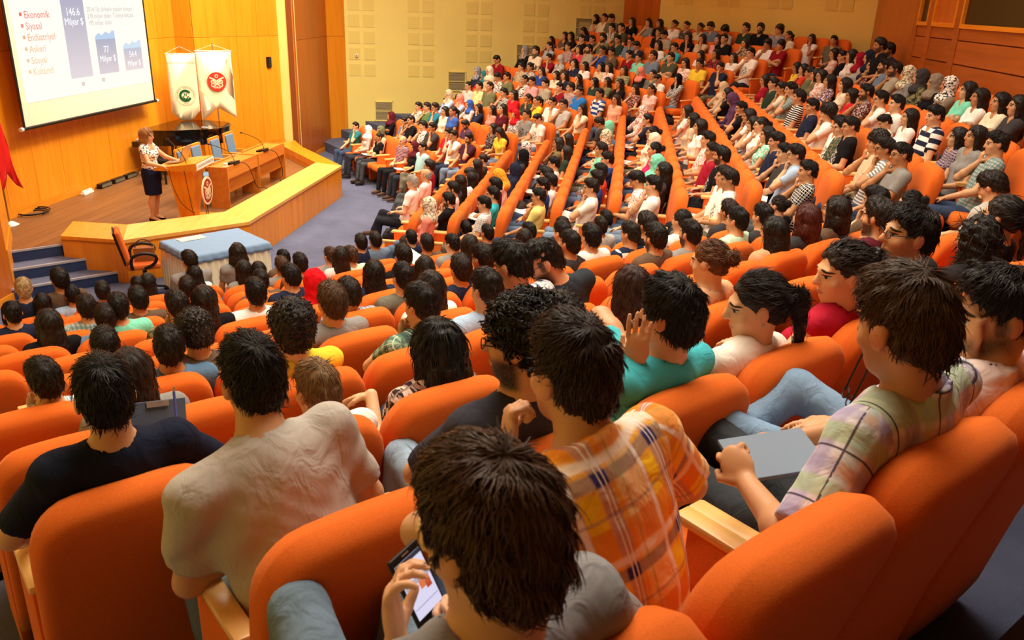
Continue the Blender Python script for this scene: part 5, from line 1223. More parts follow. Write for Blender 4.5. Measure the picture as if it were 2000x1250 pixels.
PEOPLE = """F 0 16.60 -0.01 0.01 s aqua l
F 0 16.94 0.02 -0.03 h:maroon black l
F 0 17.64 0.00 -0.00 z stripenavy l
F 0 18.86 0.08 -0.10 b black l
F 0 18.98 -0.02 0.02 h:olive beige l
F 0 19.63 0.04 -0.05 h:white lgrey l
F 0 20.45 0.05 -0.06 s teal c
F 1 15.86 -0.03 0.04 sb maroonplaid c
F 1 16.51 -0.01 0.01 s white c
F 1 16.79 -0.02 0.02 s red c
F 1 17.62 -0.02 0.03 s dgrey c
F 1 18.03 -0.00 0.01 s pbw c
F 1 18.76 -0.02 0.04 s black c
F 1 19.07 0.02 -0.03 s bluegrey c
F 1 19.93 0.01 -0.02 h:maroon black a
F 2 15.58 0.02 -0.03 l yellow f
F 2 16.00 0.02 -0.03 l pblack l
F 2 17.10 0.04 -0.07 sb purple f
F 2 18.01 -0.05 0.08 p blue l
F 2 18.42 -0.03 0.04 l cream l
F 2 18.92 -0.03 0.06 sg tealblue c
F 2 19.36 -0.01 0.02 s green c
F 2 19.83 0.01 -0.02 s pbw c
F 3 15.23 -0.02 0.04 s gwhite f
F 3 15.82 -0.01 0.02 s ggrey l
F 3 16.26 0.02 -0.03 h:red pgrey l
F 3 16.86 -0.01 0.02 l maroon l
F 3 17.29 0.03 -0.06 l coral l
F 3 17.92 0.05 -0.09 l navy c
F 3 18.40 0.03 -0.07 h:blue pwhite c
F 3 18.96 -0.00 0.00 h:coral ltblue c
F 3 19.61 -0.02 0.04 h:beige ltblue c
F 4 14.72 -0.00 0.01 l cream c
F 4 15.47 -0.01 0.02 s lgrey c
F 4 15.91 -0.01 0.02 s white c
F 4 16.48 0.01 -0.02 p yellow c
F 4 16.93 0.00 -0.01 p dgreen c
F 4 17.57 -0.00 0.00 l red l
F 4 18.02 0.00 -0.00 s stripebw c
F 4 18.78 -0.03 0.07 s olive l
F 4 19.29 -0.01 0.03 s stripeyellow l
F 4 19.86 0.01 -0.02 sg checkbw l
F 5 14.51 0.01 -0.02 lr peach l
F 5 15.11 -0.01 0.03 s stripeblue l
F 5 15.88 0.00 -0.01 s brightblue l
F 5 16.24 -0.02 0.05 s checkred l
F 5 16.66 -0.00 0.01 s dred c
F 5 17.29 -0.01 0.04 s gbeige l
F 5 17.91 -0.01 0.03 s pink l
F 5 18.28 -0.02 0.04 p pbw c
F 5 19.13 -0.01 0.03 s olive l
F 5 19.47 -0.01 0.03 s pbw f
F 5 20.06 -0.03 0.09 h:cream beige l
F 5 20.30 0.01 -0.04 h:teal red c
F 5 20.72 -0.01 0.03 h:bluegrey navy c
F 6 14.25 0.01 -0.04 p checkcoral l
F 6 14.78 0.03 -0.09 l pdark c
F 6 15.33 0.01 -0.03 l black l
F 6 15.80 0.01 -0.03 l olive a
F 6 16.28 0.02 -0.08 l dgreen l
F 6 16.93 0.02 -0.06 l black c
F 6 17.53 0.01 -0.04 l navy l
F 6 17.92 0.02 -0.07 l cream l
F 6 18.60 0.01 -0.03 ls royal l
F 6 19.17 -0.01 0.02 s pgrey l
F 6 19.60 0.00 -0.01 s pbeige l
F 6 20.77 -0.03 0.13 s dred f
F 7 14.21 0.02 -0.07 h:black stripebw c
F 7 14.77 0.02 -0.09 s white f
F 7 15.10 0.01 -0.05 p greyolive l
F 7 15.51 0.01 -0.03 h:coral black l
F 7 16.15 0.01 -0.05 l pgreen l
F 7 16.70 0.01 -0.03 l pwhite l
F 7 17.05 0.01 -0.04 l beige l
F 7 17.71 0.02 -0.07 l white l
F 7 18.18 0.01 -0.04 l navy c
F 7 18.81 0.00 -0.01 h:lgrey pgrey c
F 7 19.37 -0.00 0.00 s dred c
F 7 20.02 0.01 -0.04 h:dolive dolive c
F 7 20.07 -0.03 0.13 s cream l
F 7 20.60 -0.02 0.11 h:grey black c
F 8 13.71 0.00 -0.02 s navy c
F 8 14.39 0.00 -0.01 s yellow l
F 8 14.83 0.00 -0.02 l pwhite l
F 8 15.35 -0.01 0.06 s dolive a
F 8 15.96 -0.01 0.05 s bluegrey l
F 8 16.49 0.01 -0.03 s mint l
F 8 16.87 -0.00 0.01 s dred l
F 8 17.57 -0.00 0.03 s brown l
F 8 17.99 -0.01 0.04 sg royal c
F 8 18.56 -0.01 0.04 sb greybeige l
F 8 19.04 0.00 -0.00 l redpink l
F 8 19.52 -0.01 0.04 s checkred l
F 8 20.42 -0.00 0.00 s ltblue c
F 9 13.57 -0.01 0.04 s gwhite c
F 9 14.07 0.01 -0.09 l white l
F 9 14.64 0.01 -0.05 l predblack l
F 9 15.11 0.02 -0.11 l white c
F 9 16.04 0.00 -0.00 sg turquoise c
F 9 16.68 -0.00 0.02 l white l
F 9 17.41 0.00 -0.01 s navy f
F 9 17.76 -0.01 0.04 sg bluegrey c
F 9 18.29 -0.01 0.06 s dgreen l
F 9 18.95 -0.01 0.07 sb olive c
F 9 19.40 0.00 -0.00 s dgrey c
F 9 19.90 0.00 -0.01 s black c
F 9 20.49 -0.00 0.03 l black l
F 9 20.78 -0.00 0.02 l brown a
F 9 21.44 0.02 -0.12 l brown c
F 10 13.40 0.00 -0.02 c dred a
F 10 13.81 0.00 -0.02 c white c
F 10 14.46 0.00 -0.04 l pbrown c
F 10 15.16 -0.00 0.02 s black l
F 10 15.36 0.00 -0.01 l pink l
F 10 15.89 0.00 -0.02 l beige c
F 10 16.41 0.00 -0.01 l black c
F 10 17.23 -0.00 0.04 s greybeige f
F 10 17.50 -0.00 0.05 s black l
F 10 19.11 -0.01 0.09 s dolive l
F 10 19.53 -0.01 0.07 s pgrey c
F 10 20.79 0.00 -0.04 l navy f
F 11 12.61 0.01 -0.11 s greyolive l
F 11 13.19 0.01 -0.10 l white c
F 11 13.84 0.01 -0.07 p cream l
F 11 14.17 -0.00 0.04 c checkblue l
F 11 14.74 -0.00 0.05 sb black l
F 11 15.18 -0.00 0.03 s dgreen l
F 11 15.82 0.00 -0.02 c lgrey f
F 11 16.32 -0.00 0.05 s bluegrey f
F 11 16.80 0.00 -0.02 b beige l
F 11 17.29 0.00 -0.00 b pblack l
F 11 17.79 -0.00 0.01 b white l
F 11 18.37 -0.00 0.01 l black l
F 11 18.84 -0.00 0.01 l grey c
F 11 19.57 -0.00 0.01 l black l
F 11 20.42 -0.01 0.10 s greyolive f
F 11 20.84 -0.00 0.06 s cream l
F 11 21.14 0.01 -0.11 s white f
F 11 21.26 -0.00 0.03 l beige c
M 0 13.96 0.15 0.09 y white l
M 0 14.78 0.11 0.06 z pinkwhite l
M 0 15.44 0.18 0.10 s crimson l
M 1 11.66 0.09 0.04 h:yellowdots coral l
M 1 12.35 -0.05 -0.02 sgb black c
M 1 13.02 0.01 0.01 sgb white c
M 1 13.60 0.02 0.01 l dgrey l
M 1 14.08 -0.08 -0.03 l white l
M 1 14.60 -0.06 -0.02 s dgrey f
M 1 15.16 0.01 0.00 l dgrey l
M 1 15.78 -0.01 -0.00 b dgrey l
M 2 11.27 -0.02 -0.01 s checkwhite l
M 2 11.90 -0.04 -0.01 sg turquoise l
M 2 12.48 0.01 0.00 s maroon l
M 2 13.37 0.00 0.00 h:mustard pinkwhite f
M 2 13.95 -0.09 -0.03 h:navy navy l
M 2 15.28 -0.07 -0.02 h:black dgrey l
M 2 16.11 -0.02 -0.01 h:multi pblue l
M 3 10.97 -0.04 -0.01 sg paleyellow c
M 3 11.69 -0.03 -0.01 s royal l
M 3 12.09 -0.09 -0.02 s white l
M 3 12.40 -0.01 -0.00 s white l
M 3 13.43 -0.03 -0.01 sg white c
M 3 14.65 -0.14 -0.02 l dgreen l
M 3 15.37 0.06 0.01 ls khaki c
M 3 16.08 -0.06 -0.01 l dgreen l
M 4 10.67 0.02 0.00 s white c
M 4 11.23 -0.02 -0.00 s royal l
M 4 11.79 -0.06 -0.00 s orangered c
M 4 12.78 -0.13 -0.00 s royal c
M 4 13.65 -0.00 -0.00 s mint l
M 4 15.07 -0.03 -0.00 h:yellowfloral pcream l
M 4 16.26 -0.05 -0.00 h:mint cream l
M 4 17.02 0.06 0.00 s dgrey f
M 5 9.95 0.03 -0.00 s polo c
M 5 10.41 0.14 -0.01 s pwhite f
M 5 10.77 -0.11 0.02 l dgrey l
M 5 11.40 -0.04 0.00 h:mint mint l
M 5 12.53 -0.04 0.00 b magenta l
M 5 13.32 -0.05 0.01 h:cream cream l
M 5 14.16 -0.05 0.01 b white l
M 5 15.87 -0.01 0.00 s navy c
M 5 17.15 0.08 -0.01 h:redwhite pwhite c
M 6 9.44 -0.01 0.00 s gwhite l
M 6 9.65 0.03 -0.01 s white l
M 6 10.85 -0.06 0.02 sb gblack l
M 6 11.32 0.01 -0.00 s crimson l
M 6 12.32 -0.01 0.00 s pwhite l
M 6 13.68 0.00 -0.00 l white l
M 6 14.55 0.05 -0.01 l beige l
M 6 15.82 0.07 -0.02 l white c
M 7 9.02 0.02 -0.01 s checkblackwhite c
M 7 9.96 -0.02 0.01 sg ltblue c
M 7 10.27 0.05 -0.03 s dgrey c
M 7 11.06 0.02 -0.01 s navy l
M 7 11.75 0.04 -0.03 l mintpattern c
M 7 12.57 0.01 -0.01 pg white c
M 7 12.92 0.07 -0.04 l white c
M 7 13.64 0.04 -0.02 l white c
M 7 14.70 0.03 -0.02 sg black c
M 7 15.81 -0.04 0.03 h:purple purple f
M 7 16.98 0.02 -0.01 l black c
M 7 18.04 0.00 -0.00 h:beige beige c
M 8 8.79 -0.03 0.03 sg grey c
M 8 9.27 -0.01 0.01 sg stripegrey c
M 8 9.61 -0.02 0.02 c beige c
M 8 10.81 -0.03 0.03 sg gblack l
M 8 11.07 0.02 -0.02 sg scarfgreen l
M 8 11.26 0.01 -0.01 s gwhite l
M 8 12.16 -0.03 0.03 c white c
M 8 13.07 -0.01 0.01 s navy l
M 8 14.21 -0.02 0.02 s stripebw l
M 8 15.16 -0.06 0.06 s checkteal c
M 8 15.79 -0.01 0.01 s cream c
M 8 16.74 -0.01 0.01 s dgreen l
M 8 17.67 0.01 -0.01 l crimson l
M 9 8.46 0.00 -0.00 s checkgreen c
M 9 9.02 0.00 -0.01 l grey l
M 9 9.33 0.05 -0.07 l checkpurple l
M 9 10.29 -0.03 0.04 s stripenavywhite l
M 9 10.97 0.05 -0.07 l white l
M 9 11.47 0.13 -0.17 s cream f
M 9 11.74 -0.01 0.01 s white l
M 9 12.41 0.00 -0.00 sg gwhite c
M 9 13.23 -0.01 0.01 sb pmaroon c
M 9 13.75 0.07 -0.09 l red l
M 9 14.53 -0.00 0.00 l cream l
M 9 15.56 0.02 -0.03 l ppurple l
M 9 16.31 0.00 -0.00 lg pwhite l
M 9 16.78 0.01 -0.02 l khaki l
M 9 17.27 0.02 -0.03 s olive l
M 9 17.95 0.01 -0.01 l orangered c
M 9 18.66 0.02 -0.03 l yellow l
M 10 10.00 0.01 -0.01 l dgrey a
M 10 10.49 0.01 -0.02 l cream a
M 10 11.09 0.01 -0.03 l white a
M 10 11.54 -0.01 0.01 l mint a
M 10 12.18 -0.00 0.01 h:pbw taupe a
M 10 12.73 0.00 -0.00 h:mauve black l
M 10 13.36 -0.01 0.02 h:dgrey camo l
M 10 14.00 -0.01 0.02 h:pcream grey l
M 10 14.70 -0.02 0.04 sb greybeige c
M 10 15.30 -0.02 0.05 sb bluegrey c
M 10 15.69 -0.02 0.06 s grey l
M 10 15.98 -0.00 0.01 l pdark c
M 10 16.35 -0.05 0.12 h:navy navy l
M 10 16.96 -0.02 0.05 h:crimson lgrey l
M 10 17.63 -0.03 0.08 l white l
M 10 18.24 -0.01 0.03 s black l
M 10 18.99 -0.01 0.04 l pwhite l
N 0 1.16 0.08 0.06 yb grey l
N 0 1.33 -0.01 -0.09 l grey l
N 0 1.55 0.10 0.09 s grey l
N 0 1.61 -0.00 -0.07 s ltblue l
N 0 1.92 -0.01 -0.08 s grey l
N 0 2.31 -0.01 -0.08 s grey l
N 0 2.40 0.00 -0.06 l grey l
N 0 2.96 0.10 0.08 s grey l
N 0 2.96 0.00 -0.06 l white l
N 0 3.52 0.10 0.09 ls grey l
N 0 4.10 0.01 -0.05 s grey l
N 0 5.22 0.03 -0.02 s grey l
N 0 5.43 0.03 -0.02 s bluegrey l
N 0 6.00 0.01 -0.06 s grey l
N 0 6.94 0.01 -0.06 s dgrey l
N 1 3.27 0.00 -0.06 l grey l
N 1 3.43 -0.01 -0.09 l grey l
N 1 3.72 -0.01 -0.09 sn grey l
N 1 4.35 0.00 -0.07 sn grey l
N 2 0.85 0.01 -0.06 s grey l
N 2 2.37 -0.02 -0.09 s grey l
N 2 3.58 0.01 -0.05 s dgrey l
N 2 4.06 0.01 -0.05 l pinkwhite l
N 2 4.21 0.01 -0.06 sn mintshirt l
N 2 5.19 0.00 -0.07 s grey l
N 2 6.11 -0.00 -0.07 s dgrey l
N 3 1.31 0.01 -0.06 s checkteal l
N 3 1.71 -0.00 -0.07 s grey l
N 3 2.82 -0.02 -0.09 s dgrey l
N 3 5.03 0.00 -0.07 sg dgrey l
N 3 6.11 -0.01 -0.08 s brown l
N 3 6.71 -0.00 -0.08 s dgrey f
N 3 7.37 -0.02 -0.09 s dgrey l
N 4 0.90 0.00 -0.07 l grey l
N 4 1.25 -0.02 -0.10 s bluegrey c
N 4 1.38 0.02 -0.05 s mint l
N 4 2.79 0.01 -0.05 s dgrey l
N 4 3.92 0.02 -0.05 s dgrey l
N 4 4.67 0.01 -0.06 l dgrey l
N 4 5.34 -0.01 -0.08 l dgrey l
N 4 6.44 -0.02 -0.10 s lgrey l
N 5 1.58 0.01 -0.05 s camo c
N 5 1.76 0.02 -0.04 l grey l
N 5 2.13 0.01 -0.06 s white l
N 5 2.61 -0.00 -0.07 h:scarlet red l
N 5 3.11 -0.00 -0.07 l dgrey l
N 5 3.58 -0.02 -0.10 lc dgrey l
N 5 5.18 0.02 -0.04 s dgrey l
N 6 0.91 -0.04 -0.11 s bluegrey c
N 6 2.46 -0.02 -0.10 s checkblue l
N 6 2.90 0.00 -0.07 s greyolive l
N 6 3.41 -0.01 -0.09 s dgrey l
N 6 3.65 0.02 -0.05 s dgrey l
N 6 3.86 0.02 -0.05 s dgrey l
N 6 4.52 0.00 -0.06 s dgrey l
N 6 4.77 0.02 -0.05 s white l
N 6 5.22 -0.01 -0.08 s stripebluewhite l
N 6 5.45 0.02 -0.04 s grey l
N 6 5.91 0.01 -0.06 p white l
N 6 6.60 0.01 -0.06 s grey l
N 6 7.37 -0.02 -0.09 b grey l
N 7 0.51 -0.04 -0.11 s checkwhite c
N 7 1.04 -0.02 -0.09 s blueshirt l
N 7 1.22 0.01 -0.06 c dgrey f
N 7 1.97 0.02 -0.05 sn dgrey l
N 7 2.62 0.00 -0.07 lk white l
N 7 4.65 0.01 -0.06 sb dgrey l
N 7 5.01 -0.01 -0.08 sb dgrey l
N 7 5.64 0.01 -0.06 sg mintshirt l
N 7 5.97 0.00 -0.07 s dgrey l
N 8 0.69 0.01 -0.06 l grey l
N 8 1.36 0.03 -0.03 c yellow c
N 8 2.06 0.01 -0.05 s checkdkgreen c
N 8 2.44 0.02 -0.05 s ltblue l
N 8 4.90 -0.01 -0.08 lw bare l
N 8 5.32 0.02 -0.05 lsr grey l
N 8 5.73 0.02 -0.04 lsg grey l
N 8 6.33 0.03 -0.04 s grey c
N 8 6.76 -0.03 -0.10 bg grey l
N 9 1.07 -0.05 -0.11 kid white l
N 9 2.14 -0.04 -0.10 c white l
N 9 2.64 0.01 -0.06 lr red l
N 9 3.24 0.03 -0.04 bn bare l
N 9 4.83 0.04 -0.03 sb maroon c
N 9 6.61 0.05 -0.02 s lgrey f
N 10 4.09 0.00 -0.07 cl dark l
N 10 4.49 0.05 -0.03 pg black l"""
plist = []
for i, ln in enumerate(PEOPLE.split('\n')):
    b_, k, a, dp, dh, hair, shirt, pose = ln.split(); plist.append([b_, int(k), float(a), float(dp), float(dh), hair, shirt, pose, i])
rank = {}
for p in sorted(plist, key=lambda p: p[2]): rank.setdefault((p[0], p[1]), []).append(p[8])
def place(p):
    b_, k, a, dp, dh = p[:5]; p0, t, n, fl = rowgeo(b_, k); q = p0 + t * a
    return q, math.atan2(n[1], n[0]) - math.pi / 2, fl, n
for p in plist:
    q, rz, fl, n = place(p); p.append(to_px((q[0], q[1], fl + 1.1))[2])
plist.sort(key=lambda p: p[9])
prng = random.Random(11)
far_batch = []
def hair_code(h):
    """(mesh kind, glasses, beard)"""
    if h.startswith('h:'): return 'h', False, 0.0
    g = 'g' in h and h not in ('kid',); bd = 0.95 if 'b' in h[1:] and h[0] == 's' else 0.0
    base = h.replace('g', '') if g else h
    if base[0] == 's': base = 'sn' if 'n' in base else 's'
    if base == 'lsg': base = 'ls'
    return base, g, bd
def hair_words(h, fem):
    if h.startswith('h:'):
        s = h[2:]; return (SCARF[s][3] if s in SCARF else s) + ' headscarf'
    k, g, bd = hair_code(h)
    wd = {'s': 'short black hair', 'sn': 'short brown hair', 'c': 'curly black hair', 'l': 'long dark hair', 'lr': 'auburn hair', 'lsr': 'reddish hair', 'ls': 'chin-length hair', 'lk': 'sunglasses on hair', 'lc': 'hair clip', 'lw': 'long brown hair', 'cl': 'wavy black hair', 'p': 'dark ponytail', 'b': 'tied dark hair', 'bn': 'brown bun', 'z': 'balding head', 'y': 'grey hair', 'yb': 'fair hair', 'kid': 'fair tousled hair'}[k]
    if bd: wd = 'short hair, beard'
    if g: wd = {'s': 'black hair, glasses', 'l': 'long hair, glasses', 'p': 'ponytail, glasses', 'b': 'tied hair, glasses', 'ls': 'chin-length hair, glasses'}.get(k, wd)
    if bd and g: wd = 'bearded with glasses'
    return wd
for idx, p in enumerate(plist):
    b_, k, a, dp, dh, hair, shirt, pose, pid, depth_ = p
    hk, gl, beard = hair_code(hair); fem = hk in ('h', 'l', 'lr', 'lk', 'lc', 'lw', 'cl', 'ls', 'lsr', 'lsg', 'p', 'b', 'bn') and not (hair == 'ls' and shirt == 'royal')
    near = depth_ < 14.5
    pz = {'l': 'l%d' % prng.choice((0, 1, 2)), 'c': 'c%d' % prng.choice((0, 1)), 'a': 'a0', 'f': 'f0'}[pose]
    bd = body_of(pz, fem); lod = 'n' if near else 'f'
    vb, vs, vt = (0.0108, 0.015, 0.020) if near else (0.0155, 0.020, 0.026)
    longs = hk == 'h' or shirt in ('camo', 'navy') and fem
    bm_ = cached(('skin', pz, fem, lod), lambda: skin_mesh(bd, vb, near))
    sm_ = cached(('shirt', pz, fem, lod, longs), lambda: shirt_mesh(bd, vs, 1.92 if longs else (0.62 if not fem else 0.5), 0.75 if fem else 0.0, wr_amp=0.003 if near else 0.0))
    tm_ = cached(('tr', pz, fem, lod), lambda: trouser_mesh(bd, vt)); sh_ = cached(('shoe', pz, fem), lambda: shoe_mesh(bd))
    var = prng.choice((0, 1, 2)) if hk in ('s', 'l', 'c', 'sn') else 0
    hm_ = cached(('hair', hk, lod, var), lambda: hair_mesh(hk, 0.0085 if near else 0.013, 750 if near else 0, var, (-0.003, 0.001, 0.006)[var]))
    q, rz, fl, n = place(p)
    root = bpy.data.objects.new('person', bm_)
    if not bm_.materials: bm_.materials.append(M['skin'])
    COL.objects.link(root)
    sy = dp if pz != 'f0' else dp - 0.05
    root.location = (q[0] + n[0] * sy, q[1] + n[1] * sy, fl); sc = (1.19 + dh) / 1.19; root.scale = (sc, sc, sc)
    root.rotation_euler = (0, 0, rz + math.radians(prng.uniform(-7, 7)))
    sk = lin(prng.choice(SKINS)); root.color = (*sk, beard)
    mk, c1, c2, swd = shirt_spec(shirt)
    if mk == 'plain' and c1 in ('grey', 'dgrey') and b_ == 'N': c1 = prng.choice(('grey', 'dgrey', 'navy', 'brown', 'black'))
    if shirt == 'bare': add_part(sm_, M['c_plain'], root, None, root.color, root.color)
    else: add_part(sm_, M['c_' + mk], root, None, C_(c1), C_(c2))
    jc = lin(prng.choice(JEANS)); add_part(tm_, M['c_denim'], root, None, (*jc, 1), jc)
    shc = lin(prng.choice(['1c1a1a', '2a2420', 'd8d4cc', '5a4030'])); add_part(sh_, M['c_plain'], root, None, (*shc, 1), shc)
    if hk == 'h':
        s = hair[2:]; mt, a1, a2, _ = SCARF.get(s, ('plain', s, s, s)); add_part(hm_, M['c_' + mt], root, head_mtx(bd), C_(a1), C_(a2), 'headscarf')
    else:
        hc = lin(HAIRC.get(hair, HAIRC.get(hk, prng.choice(['17110e', '1c1410', '120e0c', '211610'])))); add_part(hm_, M['hair'], root, head_mtx(bd), (*hc, 1), None, 'hair')
    if gl: add_part(glasses_mesh(), M['black'], root, head_mtx(bd), None, None, 'glasses')
    r_ = rank[(b_, k)].index(pid)
    end = {'N': 'near', 'M': 'near', 'F': 'middle'}[b_]
    if b_ == 'N' and shirt in ('grey', 'dgrey'): swd = 'shoulders hidden'
    pos = 'alone' if len(rank[(b_, k)]) == 1 else ORD[r_].replace('front', 'first') + ' from aisle'
    lab = 'person, %s, %s, %s in %s row of %s block' % (hair_words(hair, fem), swd, pos, ORD[k], SECT[b_])
    tag(root, lab, 'person', 'seated audience')

# ---------------------------------------------------------------- the people close to the camera, each built singly
def hero(k, a, pose, hair, hcol, shirt, c1, c2, label, beard=0.0, glasses=False, sleeve=0.66, collar=False, fem=False, jeans='3a4a66', skin='d09c72', nl=2300, vol=-0.002, line=None, wr=0.004, loose=1.08, bust=0.0, vsk=0.0062, block='N', yaw=0, sub=None, shoe='2a2420'):
    p0, t, n, fl = rowgeo(block, k); q = p0 + t * a
    b = Body(**pose); me = skin_mesh(b, vsk, True); me.materials.append(M['skin'])
    root = bpy.data.objects.new('person', me); COL.objects.link(root); root.location = (q[0], q[1], fl); root.rotation_euler = (0, 0, math.atan2(n[1], n[0]) - math.pi / 2 + math.radians(yaw))
    root.color = (*lin(skin), beard); tag(root, label, 'person', 'seated audience')
    if shirt:
        s_ = shirt_mesh(b, 0.0108, sleeve, bust, collar, loose, wr); add_part(s_, M['c_' + shirt], root, None, (*lin(c1), 1), lin(c2))
    tm_ = trouser_mesh(b, 0.018); add_part(tm_, M['c_denim'], root, None, (*lin(jeans), 1), lin(jeans))
    add_part(shoe_mesh(b, 0.014), M['c_plain'], root, None, (*lin(shoe), 1), lin(shoe))
    if hair:
        hm_ = hair_mesh(hair, 0.0068, nl, 5 + int(a * 10), vol, line); add_part(hm_, M['hair'], root, head_mtx(b), (*lin(hcol), 1), None, 'hair')
    if glasses: add_part(glasses_mesh(), M['black'], root, head_mtx(b), None, None, 'glasses')
    return root, b
LOWLINE = (V3(0, 0.030, -0.045), nrm(V3(0, 0.66, -0.75)))
H = {}
H['navy'] = hero(9, 0.45, dict(nb=(-0.01, 0.14, 1.075), hc=(-0.012, 0.155, 1.215), hs=0.95, sw=0.98, head=(-4, 10, 0), wl=(-0.20, 0.46, 0.66), el=(-1, -0.5, -0.3), wr=(0.275, 0.46, 0.80), er=(0.8, -0.2, -0.7), hr=(-0.15, 0.6, 0.7), pr=(-0.7, 0.3, -0.3), curl=(1.15, 0.6)),
  's', '100c0a', 'plain', '191e30', '191e30', 'person with thick black hair in navy tee, writing with a pen at the aisle', sleeve=0.80)
H['greige'] = hero(10, 0.68, dict(hip=(0.08, 0.28, 0.50), nb=(-0.02, 0.39, 1.04), hc=(0.015, 0.475, 1.17), hs=0.93, sw=1.12, fat=1.08, head=(2, 2, 0), wl=(0.02, 0.52, 0.70), el=(-1, -0.3, -0.5), wr=(0.24, 0.64, 0.70), er=(0.5, -0.3, -0.8), kl=(-0.10, 0.80, 0.56), al=(-0.06, 0.86, 0.09), kr=(0.26, 0.74, 0.53)),
  's', '120d0b', 'plain', 'b8b0a8', 'b8b0a8', 'person with short black hair in a wrinkled pale grey tee, leaning out of the seat', sleeve=0.74, jeans='7c8c9c', wr=0.0055, shoe='b89a6c')
H['phone'] = hero(11, 0.57, dict(nb=(0.0, 0.085, 1.085), hc=(-0.01, 0.10, 1.225), hs=0.99, head=(8, 16, 0), wl=(-0.055, 0.27, 0.925), el=(-0.8, -0.4, -0.6), hl=(0.10, 0.38, 0.90), pl=(0.75, -0.55, 0.15), wr=(0.15, 0.26, 0.87), er=(0.8, -0.2, -0.6), hr=(-0.45, 0.5, 0.5), pr=(-0.6, -0.6, 0.2), curl=(0.9, 0.75), kl=(-0.01, 0.76, 0.64), al=(-0.05, 0.78, 0.10), kr=(0.24, 0.72, 0.53)),
  's', '4a3222', 'plain', '8f8f92', '8f8f92', 'person with brown hair bent over a lit phone in the nearest row', jeans='6c7f92', nl=4800, vol=0.003, line=LOWLINE, skin='dca880')
H['gold'] = hero(11, 0.90, dict(hip=(0.20, 0.23, 0.51), nb=(0.10, 0.385, 1.065), hc=(0.145, 0.47, 1.185), hs=0.96, sw=1.08, head=(-2, 4, 0), wl=(0.02, 0.51, 1.02), el=(-0.8, 0.1, -0.8), hl=(0.25, 0.3, 0.9), pl=(0.7, -0.2, 0.3), wr=(0.34, 0.56, 0.70), er=(0.9, -0.2, -0.4), curl=(0.5, 1.5), kr=(0.30, 0.78, 0.53), kl=(-0.02, 0.78, 0.53)),
  's', '2a1b13', 'plaid_gold', 'f0a83a', '3a2f66', 'person in an amber and violet plaid shirt leaning forward, fist at the jaw', collar=True, sleeve=0.8, wr=0.0035, loose=1.15)
H['slate'] = hero(10, 1.36, dict(nb=(-0.03, 0.15, 1.085), hc=(-0.03, 0.165, 1.235), hs=0.98, sw=1.02, head=(36, 6, 0), wl=(-0.06, 0.50, 0.76), el=(-0.9, 0.1, -0.6), wr=(0.14, 0.48, 0.70), kl=(-0.04, 0.78, 0.58), kr=(0.22, 0.72, 0.54)),
  'c', '0f0c0a', 'plain', '3c3d48', '3c3d48', 'person with curly black hair, beard and glasses in slate tee, looking to the side', beard=1.0, glasses=True, sleeve=0.85, jeans='9ab0c8')
H['cyan'] = hero(10, 1.93, dict(nb=(0.0, 0.15, 1.045), hc=(0.0, 0.155, 1.19), hs=0.95, sw=0.95, head=(14, 4, 0), wl=(-0.125, 0.165, 1.045), el=(-0.4, 0.7, -0.7), hl=(-0.06, 0.0, 1.0), pl=(0.8, 0.3, 0.0), curl=(0.5, 0.12), kl=(-0.14, 0.75, 0.56)),
  's', '0e0b0a', 'plain', '4cc0cc', '4cc0cc', 'person in a turquoise tee with one open hand raised beside the face', sleeve=0.7, line=LOWLINE, vol=0.006, jeans='28344e')
H['pony'] = hero(10, 2.38, dict(nb=(0.02, 0.15, 0.985), hc=(0.03, 0.165, 1.115), hs=1.02, sw=0.88, fat=0.85, head=(46, 10, 0), wl=(-0.05, 0.33, 0.90), el=(-0.5, 0.1, -0.8), hl=(-0.45, 0.3, 0.8), pl=(0.5, 0.5, -0.4), wr=(0.16, 0.48, 0.70), curl=(0.5, 1.2)),
  'p', '1c1310', 'plain', 'f0e6da', 'f0e6da', 'person with low dark ponytail in white, holding a green pen', fem=True, bust=1.0, sleeve=0.5, skin='d8a67c', jeans='1c1c20')
H['profile'] = hero(10, 2.95, dict(nb=(0.01, 0.16, 1.0), hc=(0.005, 0.165, 1.145), hs=1.02, sw=0.88, fat=0.85, head=(58, 8, 0), wl=(-0.17, 0.40, 0.78), el=(-0.7, 0, -0.6), wr=(0.14, 0.48, 0.70), hl=(-0.2, 0.8, 0.1)),
  'b', '241813', 'plain', 'b01c34', 'b01c34', 'person with dark bun and black scrunchie in red top, face in profile', fem=True, bust=1.0, sleeve=0.0, skin='dca67c', jeans='3a3e44')
H['glasses'] = hero(10, 3.48, dict(nb=(-0.04, 0.15, 1.085), hc=(-0.05, 0.16, 1.23), hs=1.04, head=(52, -2, 0), wl=(-0.03, 0.25, 0.975), el=(-0.6, 0.3, -0.8), hl=(-0.10, 0.0, 1), pl=(0.6, -0.5, 0), curl=(0.5, 1.3)),
  's', '1c1311', 'plain', '2b2a2c', '2b2a2c', 'person with glasses in charcoal tee, chin on hand, turned to the side', beard=0.35, glasses=True, sleeve=0.65, jeans='2c3a52')
